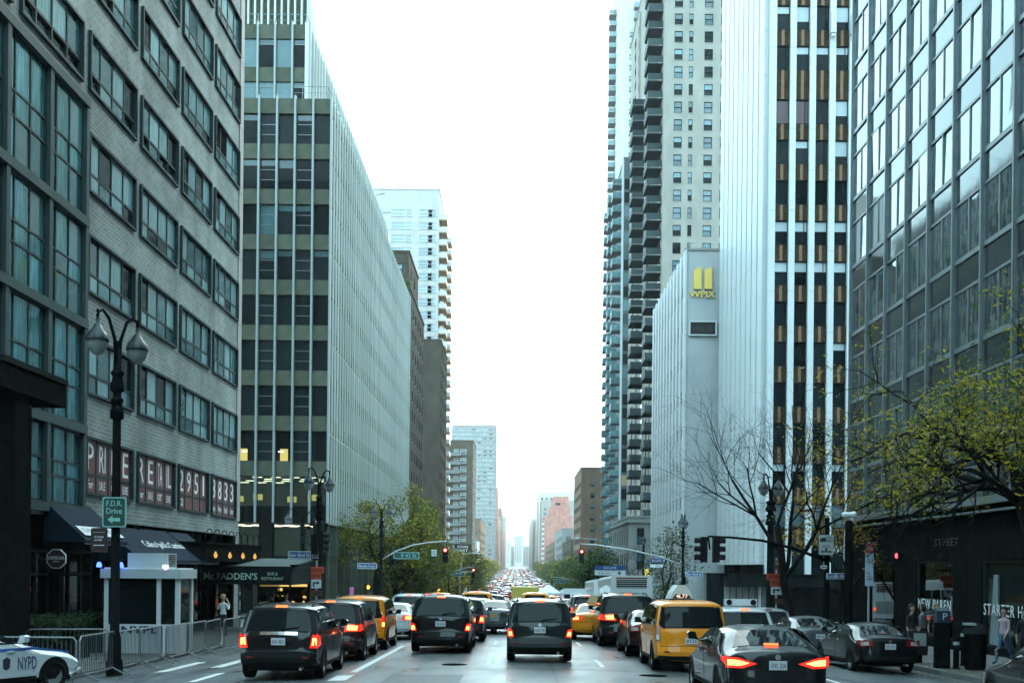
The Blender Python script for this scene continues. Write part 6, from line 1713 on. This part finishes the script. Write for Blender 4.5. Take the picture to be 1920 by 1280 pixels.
put('booth_window', MB().box(-10.96, -10.94, 38.07, 39.43, .62, 2.1).mesh('booth_window', gl_shop), bt, T(0, 0, 0)); put('side_panel', MB().box(-10.97, -10.93, 38.07, 39.43, z0, .62).mesh('side_panel', wp), bt, T(0, 0, 0))
put('back_wall', MB().box(-13.2, -11.0, 39.48, 39.5, z0, 2.1).mesh('back_wall', dark_panel), bt, T(0, 0, 0))
bl_ = glow('blue_lamp', (.05, .12, 1.0), 2.0)
for x in (-13.42, -12.72): put('blue_lamp', MB().lathe([(.08, -.05), (.09, 0), (.06, .1), (.01, .12)], 10).mesh('blue_lamp', bl_), bt, T(x, 37.75, 2.5))
put('flood_lamp', MB().lathe([(.02, -.08), (.11, 0), (.09, .09)], 10).mesh('flood_lamp', glow('flood_white', (.9, .85, 1), .6)), bt, T(-11.3, 37.8, 2.46))

frame_metal = pm('barrier_steel', (.22, .25, .26), .45, metal=.5)
def barrier(label, X, y, rz):
    t = thing('crowd_barrier', label, 'barrier', (X, y, zr(X, y)), rz, 'steel crowd barriers in a row')
    w = 2.2
    put('frame', MB().tube([(.1, 0, .18), (0, 0, .3), (0, 0, 1.0), (.08, 0, 1.1), (w - .08, 0, 1.1), (w, 0, 1.0), (w, 0, .3), (w - .1, 0, .18), (.1, 0, .18)], .022, 6).mesh('frame', frame_metal), t, local=I4)
    mb = MB()
    for i in range(1, 19): mb.tube([(i * w / 19, 0, .18), (i * w / 19, 0, 1.1)], .009, 4)
    o = put('bars', mb.mesh('bars', bar_metal), t, local=I4); o['kind'] = 'stuff'
    for x in (.22, w - .22):
        for s in (.42, -.42): put('foot', MB().tube([(x, 0, .22), (x, s * .55, .1), (x, s, .015)], .02, 5).mesh('foot', bar_metal), t, local=I4)
ordn = ['first', 'second', 'third', 'fourth', 'fifth', 'sixth', 'seventh', 'eighth']
for k in range(7):
    barrier('grey steel crowd barrier, %s from the camera in the row by the booth' % ordn[k], -10.28 - .02 * (k % 3), 27.7 + 2.27 * k, R(90 + (k % 3 - 1) * 1.5))
barrier('grey steel crowd barrier set across the row behind the police car', -12.7, 28.0, R(2)); barrier('grey steel crowd barrier leaning near the dark planter', -13.6, 32.6, R(12))

# right pavement: meter, bins, bollards
pmt = thing('parking_meter', 'dark parking pay station with a white P on the right pavement', 'parking meter', (12.65, 34.8, gz(12.65, 34.8)))
put('cabinet', MB().box(-.2, .2, -.14, .14, 0, 1.35).mesh('cabinet', black_metal), pmt, local=I4); put('head', MB().prism([(-.16, 1.35), (.14, 1.35), (.14, 1.78), (-.1, 1.7)], -.2, .2, 'x').mesh('head', pm('meter_blue', (.015, .03, .06), .4)), pmt, local=I4)
put('lettering', text_fit('P', .13, .2, sign_white), pmt, local=T(.02, -.18, 1.54))
bn = thing('litter_bin', 'dark street litter bin with a pale cap near the pay station', 'bin', (13.4, 34.2, gz(13.4, 34)))
put('drum', MB().lathe([(.26, 0), (.3, .1), (.31, 1.0), (.33, 1.05)], 16).mesh('drum', black_metal, True), bn, local=I4); put('lid', MB().lathe([(.34, 1.05), (.34, 1.15), (.2, 1.32), (.1, 1.34)], 16).mesh('lid', dark_frame, True), bn, local=I4); put('cap', MB().box(-.34, -.05, -.2, .1, 1.3, 1.36).mesh('cap', sign_grey), bn, local=I4)
for lb, x, y, h in (('black bollard between the pay station and the bin', 13.0, 34.6, .95), ('black bollard with a pale band next to the bin', 13.75, 36.0, 1.15)):
    t = thing('bollard', lb, 'bollard', (x, y, gz(x, y)), group='bollards'); put('shaft', MB().lathe([(.11, 0), (.09, .1), (.09, h - .1), (.05, h)], 10).mesh('shaft', black_metal, True), t, local=I4); put('band', MB().lathe([(.094, h - .25), (.094, h - .15)], 10).mesh('band', sign_grey), t, local=I4)
nb = thing('news_box', 'low newspaper box with a pale front at the right kerb', 'news box', (12.75, 37.2, gz(12.7, 37)))
put('box', MB().box(-.25, .25, -.2, .2, .25, 1.0).mesh('box', dark_frame), nb, local=I4); put('window', MB().box(-.2, .2, -.21, -.2, .55, .95).mesh('window', sign_grey), nb, local=I4); put('stand', MB().box(-.12, .12, -.1, .1, 0, .25).mesh('stand', black_metal), nb, local=I4)
ma = px(1669, 1041, 52)
t = thing('exit_lamp', 'small red round lamp on the dark stone shop base', 'lamp', (16.86, 52, ma.z)); put('housing', MB().box(0, .1, -.15, .15, -.12, .12).mesh('housing', black_metal), t, local=I4); put('lens', MB().lathe([(.12, 0), (.1, -.05), (.02, -.07)], 12, axis='x').mesh('lens', glow('red_small_lamp', (1, .06, .08), 1.6)), t, local=I4)
# red shop canopy far left under the trees
t = thing('red_shop_awning', 'red shop awning under the trees beyond the finned tower', 'awning', (-14.5, 150, -2)); put('canvas', MB().prism([(-15.2, 1.4), (-13.0, -.4), (-13.0, -.6), (-15.2, -.6)], 148, 154, 'y').mesh('canvas', pm('red_canvas', (.45, .06, .05), .6)), t, T(0, 0, 0)); put('lit_window', MB().box(-15.1, -13.2, 148.5, 148.6, -2.8, -.7).mesh('lit_window', pm('green_goods', (.12, .3, .1), .6, noise=(5, .8))), t, T(0, 0, 0))
# ================================================================== trees
bark = pm('bark', (0.035, 0.032, 0.028), 0.85, noise=(5, .35), bump=(25, .5, .02))
bark_d = pm('dark_bark', (0.014, 0.014, 0.013), 0.9, spec=.1, noise=(5, .3))
def leafmat(name, c):
    m = pm(name, c, 0.6, spec=.3, noise=(1.1, .45)); n, l = m.node_tree.nodes, m.node_tree.links
    b = n['Principled BSDF']; out = [q for q in n if q.type == 'OUTPUT_MATERIAL'][0]
    tr = n.new('ShaderNodeBsdfTranslucent'); tr.inputs[0].default_value = (c[0] * 1.5, c[1] * 1.5, c[2], 1); mx = n.new('ShaderNodeMixShader'); mx.inputs[0].default_value = .35
    l.new(b.outputs[0], mx.inputs[1]); l.new(tr.outputs[0], mx.inputs[2]); l.new(mx.outputs[0], out.inputs[0])
    return m
lf_green = leafmat('leaf_green', (0.075, 0.12, 0.025)); lf_yel = leafmat('leaf_yellow_green', (0.40, 0.31, 0.025)); lf_or = leafmat('leaf_orange', (0.36, 0.19, 0.03)); lf_dark = leafmat('leaf_dark', (0.025, 0.05, 0.028)); lf_olive = leafmat('leaf_olive', (0.12, 0.12, 0.03))

def grow(seed, H, r0, fork, spread, levels, up=.25, kids=(3, 4), first=None, twist=.5, ratio=.68, thin=.62, rr=(.6, .8)):
    """returns trunk mesh builder and twig ends"""
    rg = random.Random(seed)
    mb = MB(); tips = []
    def br(p, d, L, r, lv):
        n = 4 if lv < 2 else 3
        pts, rad = [p.copy()], [r]
        q, dd = p.copy(), d.copy()
        for i in range(n):
            dd = (dd + Vector((rg.uniform(-1, 1), rg.uniform(-1, 1), rg.uniform(-1, 1))) * twist * .3 + Vector((0, 0, up * .12 * (1 if lv else 0)))).normalized()
            q = q + dd * (L / n); pts.append(q.copy()); rad.append(r * (1 - (1 - thin) * (i + 1) / n))
        mb.tube(pts, rad, 8 if lv == 0 else (6 if lv == 1 else (4 if lv == 2 else 3)))
        if lv >= levels: tips.append((q, dd)); return
        if lv >= levels - 1:
            for pp in pts[2:]: tips.append((pp, dd))
        k = rg.randint(*kids)
        for i in range(k):
            f = 1.0 if i == 0 else rg.uniform(.45, 1.0)
            j = min(n, max(1, int(f * n)))
            base = pts[j]
            a = 2 * math.pi * (i / k + rg.uniform(-.15, .15))
            side = dd.cross(Vector((math.cos(a), math.sin(a), .3))).normalized()
            nd = (dd * (1 - spread * rg.uniform(.5, 1.0)) + side * spread * rg.uniform(.7, 1.3)).normalized()
            br(base, nd, L * ratio * rg.uniform(.75, 1.15), rad[j] * rg.uniform(*rr), lv + 1)
    d0 = Vector(first or (0, 0, 1)).normalized()
    br(Vector((0, 0, 0)), d0, fork, r0, 0)
    return mb, tips

def leaves(tips, n, size, sprd, rg, comp=1.0, mats=1, droop=0):
    mb = MB()
    for _ in range(n):
        p, d = rg.choice(tips)
        c = p + Vector((rg.gauss(0, sprd), rg.gauss(0, sprd), rg.gauss(0, sprd * .6) - droop))
        s = size * rg.uniform(.6, 1.4)
        a = Vector((rg.uniform(-1, 1), rg.uniform(-1, 1), rg.uniform(-.6, .6))).normalized()
        b = a.cross(Vector((rg.uniform(-1, 1), rg.uniform(-1, 1), rg.uniform(-1, 1)))).normalized()
        mb.face([c - a * s, c - b * s * comp * .5, c + a * s, c + b * s * comp * .5], rg.randrange(mats) if mats > 1 else 0)
    return mb

def tree(label, X, d, seed, H, r0, fork, spread, levels, mats=None, nl=3000, size=.09, sprd=.35, group='street trees', first=None, trunk=None, name='street_tree', kids=(3, 4), comp=1.0, zmin=0, **kw):
    t = thing(name, label, 'tree', (X, d, gz(X, d)), 0, group)
    mb, tips = grow(seed, H, r0, fork, spread, levels, first=first, kids=kids, **kw)
    # fit to the wanted height
    zm = max(v[2] for v in mb.v); k = H / zm
    mb.v = [(x * k, y * k, z * k) for x, y, z in mb.v]; tips = [(p * k, q) for p, q in tips]
    put('trunk', mb.mesh('trunk', trunk or bark_d, True), t, local=I4)
    tips = [q for q in tips if q[0].z > zmin]
    if mats: put('crown', leaves(tips, nl, size, sprd, random.Random(seed + 1), comp, len(mats)).mesh('crown', mats), t, local=I4)
    return t
# big bare tree on the right pavement
tree('large bare tree with fine twigs in front of the white-piered building', 13.4, 56, 21, 14.2, .16, 3.6, .5, 6, None, kids=(3, 4), first=(-.12, 0, 1), up=.5, twist=.7, ratio=.74, thin=.62, rr=(.55, .74))
tree('yellow-green honey locust leaning over the right kerb', 15.2, 31, 5, 10.3, .2, 3.0, .62, 5, [lf_yel, lf_green, lf_yel, lf_olive], 12000, .075, .26, zmin=4.6, first=(-.45, .1, 1), twist=.7, ratio=.74, comp=.7)
tree('orange and green young tree beyond the camera pole', 15.9, 57.0, 8, 7.8, .09, 2.8, .42, 4, [lf_or, lf_yel, lf_olive, lf_or], 1800, .1, .22, comp=.8)
tree('thin half-bare tree beside the white station building', 13.6, 108, 9, 8.5, .12, 2.6, .5, 5, [lf_dark, lf_olive], 1800, .12, .4)
tree('bare slim tree in front of the limestone building', 13.4, 131, 33, 9.5, .12, 3, .5, 5, None)
tree('tall feathery green tree at the corner across the crossing', -11.9, 101, 14, 11.2, .2, 3.0, .5, 5, [lf_green, lf_olive, lf_green, lf_yel], 9000, .14, .45, comp=.7)
tree('broad green tree behind the feathery corner tree', -11.8, 113, 15, 8.6, .2, 3.0, .6, 5, [lf_green, lf_dark, lf_olive], 8000, .15, .5)
tree('round green tree overhanging the red signal on the left', -11.6, 128, 16, 8.4, .2, 3.0, .6, 5, [lf_green, lf_olive, lf_yel], 8000, .16, .5)
tree('green tree left of the traffic one block down', -11.8, 150, 17, 9.0, .2, 3.0, .6, 5, [lf_green, lf_olive], 7000, .18, .55)
tree('dark green tree right of the traffic one block down', 13.2, 165, 18, 9.5, .2, 3.0, .6, 5, [lf_dark, lf_green], 6000, .18, .55)
# rows of far trees share three shapes
protos = []
for i, ms in enumerate(([lf_green, lf_olive], [lf_olive, lf_yel], [lf_dark, lf_green])):
    mb, tips = grow(40 + i, 9, .2, 3, .6, 4)
    zm = max(v[2] for v in mb.v); k = 9 / zm
    mb.v = [(x * k, y * k, z * k) for x, y, z in mb.v]; tips = [(p * k, q) for p, q in tips]
    protos.append((mb.mesh('trunk', bark_d), leaves(tips, 2600, .26, .6, random.Random(i), 1, 2).mesh('crown', ms), ('green', 'yellowish', 'dark green')[i]))
rt = random.Random(2)
ord_ = ['first', 'second', 'third', 'fourth', 'fifth', 'sixth', 'seventh', 'eighth', 'ninth', 'tenth', 'eleventh', 'twelfth', 'thirteenth', 'fourteenth', 'fifteenth', 'sixteenth', 'seventeenth', 'eighteenth', 'nineteenth', 'twentieth', 'last but three', 'last but two', 'last but one', 'last']
for sd, X in (('left', -12.3), ('right', 13.4)):
    y = 172 if sd == 'left' else 182
    for i in range(20):
        tk, ck, cn = protos[rt.randrange(3)]
        t = thing('avenue_tree', '%s tree, %s of the far row along the %s pavement' % (cn, ord_[i], sd), 'tree', (X + rt.uniform(-.4, .4), y, gz(X, y)), rt.uniform(0, 6), 'far rows of avenue trees')
        s_ = rt.uniform(.75, 1.15); WM[t] = WM[t] @ Matrix.Scale(s_, 4); t.matrix_basis = WM[t]
        put('trunk', tk, t, local=I4); put('crown', ck, t, local=I4)
        y += rt.uniform(13, 22) if y < 400 else rt.uniform(30, 50)
# dark shrubs in planters by the left shop front, roof shrubs
for i, (x, y, lb) in enumerate(((-13.9, 35.5, 'dark clipped shrub in a planter under the coffee sign'), (-13.6, 38.4, 'dark leafy shrub in a planter left of the booth'), (-13.9, 33.6, 'dark low shrub in a planter near the granite column'))):
    t = thing('planter_shrub', lb, 'shrub', (x, y, gz(x, y)), 0, 'planter shrubs')
    put('planter', MB().prism([(-.9, 0), (.9, 0), (.95, .5), (-.95, .5)], -.35, .35, 'y').mesh('planter', dark_panel), t, local=I4)
    rg = random.Random(60 + i)
    tips = [(Vector((rg.uniform(-.8, .8), rg.uniform(-.3, .3), rg.uniform(.55, 1.25))), None) for _ in range(160)]
    put('crown', leaves(tips, 1500, .07, .1, rg).mesh('crown', lf_dark), t, local=I4)
    put('stem', MB().tube([(0, 0, .4), (0, 0, 1.0)], .04, 6).mesh('stem', bark_d), t, local=I4)
a = px(756, 482, 160)
t = thing('roof_shrub', 'small green shrub on the far roof edge of the finned tower', 'shrub', (-15.8, 160, zt)); rg = random.Random(9)
tips = [(Vector((rg.uniform(-.8, .8), rg.uniform(-1, 1), rg.uniform(.1, 1.9))), None) for _ in range(80)]
put('crown', leaves(tips, 700, .14, .15, rg).mesh('crown', lf_green), t, local=I4); put('stem', MB().tube([(0, 0, 0), (0, 0, 1.2)], .06, 6).mesh('stem', bark), t, local=I4)
# fallen leaves along the right kerb
rg = random.Random(77); mb = MB()
for _ in range(1500):
    x, y = 12.3 + abs(rg.gauss(0, .9)) * rg.choice((1, 1, -.5)), rg.uniform(22, 46)
    z = gz(x, y) + .012; a = rg.uniform(0, 6.3); s_ = rg.uniform(.02, .05)
    c_, q_ = math.cos(a) * s_, math.sin(a) * s_
    mb.face([(x - c_, y - q_, z), (x + q_ * .5, y - c_ * .5, z + .01), (x + c_, y + q_, z), (x - q_ * .5, y + c_ * .5, z + .015)])
tag(put('fallen_leaves', mb.mesh('fallen_leaves', leafmat('fallen_leaf', (.22, .14, .04)))), 'dry fallen leaves scattered along the right kerb', 'leaves', kind='stuff')

# ================================================================== people
skin_m = pm('skin', (.42, .27, .2), .6); hair_d = pm('dark_hair', (.02, .015, .012), .7); hair_l = pm('light_hair', (.30, .2, .09), .7)
def cloth(n, c): return pm(n, c, .8, noise=(6, .2))
CL = dict(white=cloth('white_cloth', (.6, .63, .64)), pink=cloth('pink_cloth', (.5, .36, .42)), jeans=cloth('jeans_cloth', (.06, .13, .26)), black=cloth('black_cloth', (.012, .012, .014)), grey=cloth('grey_cloth', (.12, .13, .14)), brown=cloth('brown_cloth', (.10, .06, .04)), blue=cloth('blue_cloth', (.03, .05, .10)))
_pb = {}
def body_mesh(pose):
    """one continuous skinned body; returns verts, faces"""
    if pose in _pb: return _pb[pose]
    V, E, Rd = [], [], []
    def chain(start, pts):
        p = start
        for x, y, z, r in pts:
            V.append((x, y, z)); Rd.append(r); E.append((p, len(V) - 1)); p = len(V) - 1
        return p
    V.append((0, 0, .95)); Rd.append(.135)
    sw = {'stand': 0.0, 'walk': .22, 'phone': .05, 'turned': -.08}[pose]
    c1 = chain(0, [(0, -.005, 1.12, .12), (0, -.01, 1.30, .14)])
    nk = chain(c1, [(0, 0, 1.45, .075), (0, -.01, 1.52, .055)])
    chain(nk, [(0, -.02, 1.60, .088), (0, -.015, 1.69, .095), (0, -.005, 1.75, .06)])
    for s in (1, -1):
        hip = chain(0, [(s * .09, 0, .86, .09)])
        chain(hip, [(s * .10, s * sw * .5 - .01, .50, .058), (s * .10, s * sw + .03, .28, .052), (s * .10, s * sw * 1.2 + .02, .08, .038), (s * .11, s * sw * 1.2 - .12, .035, .035)])
        sh = chain(c1, [(s * .17, 0, 1.39, .062)])
        if pose == 'phone':
            wr = chain(sh, [(s * .27, .0, 1.16, .046), (s * .20, -.18, 1.36, .036), (s * .12, -.16, 1.52, .03)])
            hx, hy, hz2, dz = s * .10, -.14, 1.56, .05
        else:
            wr = chain(sh, [(s * .23, s * -sw * .4 + .02, 1.12, .046), (s * .25, s * -sw * .9 - .05, .92, .036), (s * .25, s * -sw - .08, .86, .03)])
            hx, hy, hz2, dz = s * .25, s * -sw - .09, .82, -.06
        pal = chain(wr, [(hx, hy, hz2, .03)])
        for k, ln in enumerate((.9, 1.0, .95, .75)):
            chain(pal, [(hx, hy - .03 + k * .02, hz2 + dz * ln, .011), (hx - s * .012, hy - .035 + k * .02, hz2 + dz * ln * 1.7, .009)])
        chain(pal, [(hx - s * .02, hy - .05, hz2 + dz * .5, .011)])
    me = bpy.data.meshes.new('body'); me.from_pydata(V, E, []); me.update()
    o = bpy.data.objects.new('body_bench', me)
    bench = bpy.data.scenes.new('body_bench'); bench.collection.objects.link(o)
    m = o.modifiers.new('skin', 'SKIN'); m.use_smooth_shade = True
    for i, r in enumerate(Rd): me.skin_vertices[0].data[i].radius = (r, r * (.8 if i in (1, 2) else 1))
    me.skin_vertices[0].data[0].use_root = True
    s2 = o.modifiers.new('sub', 'SUBSURF'); s2.levels = 2
    vl = bench.view_layers[0]; vl.update()
    ev = bpy.data.meshes.new_from_object(o.evaluated_get(vl.depsgraph))
    bpy.data.objects.remove(o); bpy.data.scenes.remove(bench)
    _pb[pose] = ev
    return ev
def person(label, X, d, rz, pose, top, legs, hair, sleeve=True, bag=None):
    t = thing('person', label, 'person', (X, d, gz(X, d)), rz, 'pedestrians')
    me = body_mesh(pose).copy()
    me.materials.clear()
    for m in (skin_m, CL[top], CL[legs], CL['black']): me.materials.append(m)
    for p in me.polygons:
        c = p.center
        arm = abs(c.x) > .19
        if c.z < .09: i = 3
        elif arm and c.z < 1.02 and pose != 'phone': i = 0
        elif c.z < .96: i = 2
        elif c.z < 1.465 and not (pose == 'phone' and c.y < -.12 and c.z > 1.3): i = 1
        else: i = 0
        p.material_index = i; p.use_smooth = True
    put('body', me, t, local=I4)
    h = MB(); h.lathe([(.02, .135), (.07, .12), (.105, .07), (.113, 0), (.105, -.06), (.09, -.12)], 14)
    h.v = [(x, y + .02 + (.012 if z < 0 else 0), z) if y > -.04 or z > .06 else (x * .93, max(y, -.06) + .03, max(z, .05)) for x, y, z in h.v]
    put('hair', h.mesh('hair', hair, True), t, local=T(0, -.015, 1.695))
    fc = MB(); fc.prism([(-.012, -.03), (.012, -.03), (0, .03)], -.118, -.10, 'y')
    put('nose', fc.mesh('nose', skin_m), t, local=T(0, -.0, 1.66))
    for s in (1, -1):
        put('eye', MB().lathe([(.012, 0), (.008, -.006)], 8, axis='y').mesh('eye', hair_d), t, local=T(s * .035, -.108, 1.685))
        put('ear', MB().lathe([(.028, 0), (.02, .02), (.008, .022)], 8, axis='x').mesh('ear', skin_m), t, local=T(s * .09, -.01, 1.665) @ (I4 if s > 0 else RZ(math.pi)))
    put('mouth', MB().box(-.025, .025, -.108, -.1, -.004, .004).mesh('mouth', lens_off), t, local=T(0, 0, 1.615))
    if bag: put('bag', MB().prism([(-.12, .62), (.12, .62), (.1, .9), (-.1, .9)], .3, .4, 'x').mesh('bag', CL[bag]), t, local=I4)
    return t
person('person in a white shirt raising both hands to the head outside the bar', -12.6, 50.5, R(160), 'phone', 'white', 'black', hair_l)
person('person in a pale pink top and jeans on the right pavement', 15.4, 37.0, R(-60), 'walk', 'pink', 'jeans', hair_d, bag='black')
person('person in dark clothes at the right picture edge facing the street', 15.3, 35.2, R(-20), 'stand', 'black', 'black', hair_d)
person('person in a dark coat waiting by the bus stop', 13.9, 41.2, R(30), 'stand', 'black', 'grey', hair_d)
person('person in a grey coat beside the one waiting at the bus stop', 14.5, 41.8, R(-140), 'turned', 'grey', 'black', hair_d)
person('person in brown walking along the right shop windows', 15.6, 43.5, R(10), 'walk', 'brown', 'black', hair_l)
person('person in a white top near the lit bar shelves', -11.6, 59.2, R(20), 'stand', 'white', 'blue', hair_d)
person('person in dark blue under the bar canopy', -12.2, 58.8, R(-70), 'turned', 'blue', 'black', hair_d)
person('person in black crossing behind the maroon SUV', -9.6, 63.5, R(-80), 'walk', 'black', 'blue', hair_d)
person('person in grey on the crosswalk near the left corner', -8.0, 64.5, R(85), 'walk', 'grey', 'black', hair_d)
person('person in blue waiting at the far left corner', -11.9, 91.5, R(10), 'stand', 'blue', 'black', hair_d)
person('person in brown at the far left corner', -12.6, 90.6, R(60), 'walk', 'brown', 'grey', hair_l)
# ================================================================== haze
hz = MB(); hz.box(-1600, 1600, -520, 2700, -9, 170)
hm = bpy.data.materials.new('haze'); hm.use_nodes = True
hn, hl = hm.node_tree.nodes, hm.node_tree.links
hn.clear()
ho = hn.new('ShaderNodeOutputMaterial'); hv = hn.new('ShaderNodeVolumePrincipled')
hv.inputs['Color'].default_value = (0.9, 0.95, 0.97, 1)
hv.inputs['Density'].default_value = 0.00017
hv.inputs['Anisotropy'].default_value = 0.3
hl.new(hv.outputs[0], ho.inputs['Volume'])
tag(put('haze', hz.mesh('haze', hm)), kind='stuff')
if _tsc is not None: bpy.data.scenes.remove(_tsc)
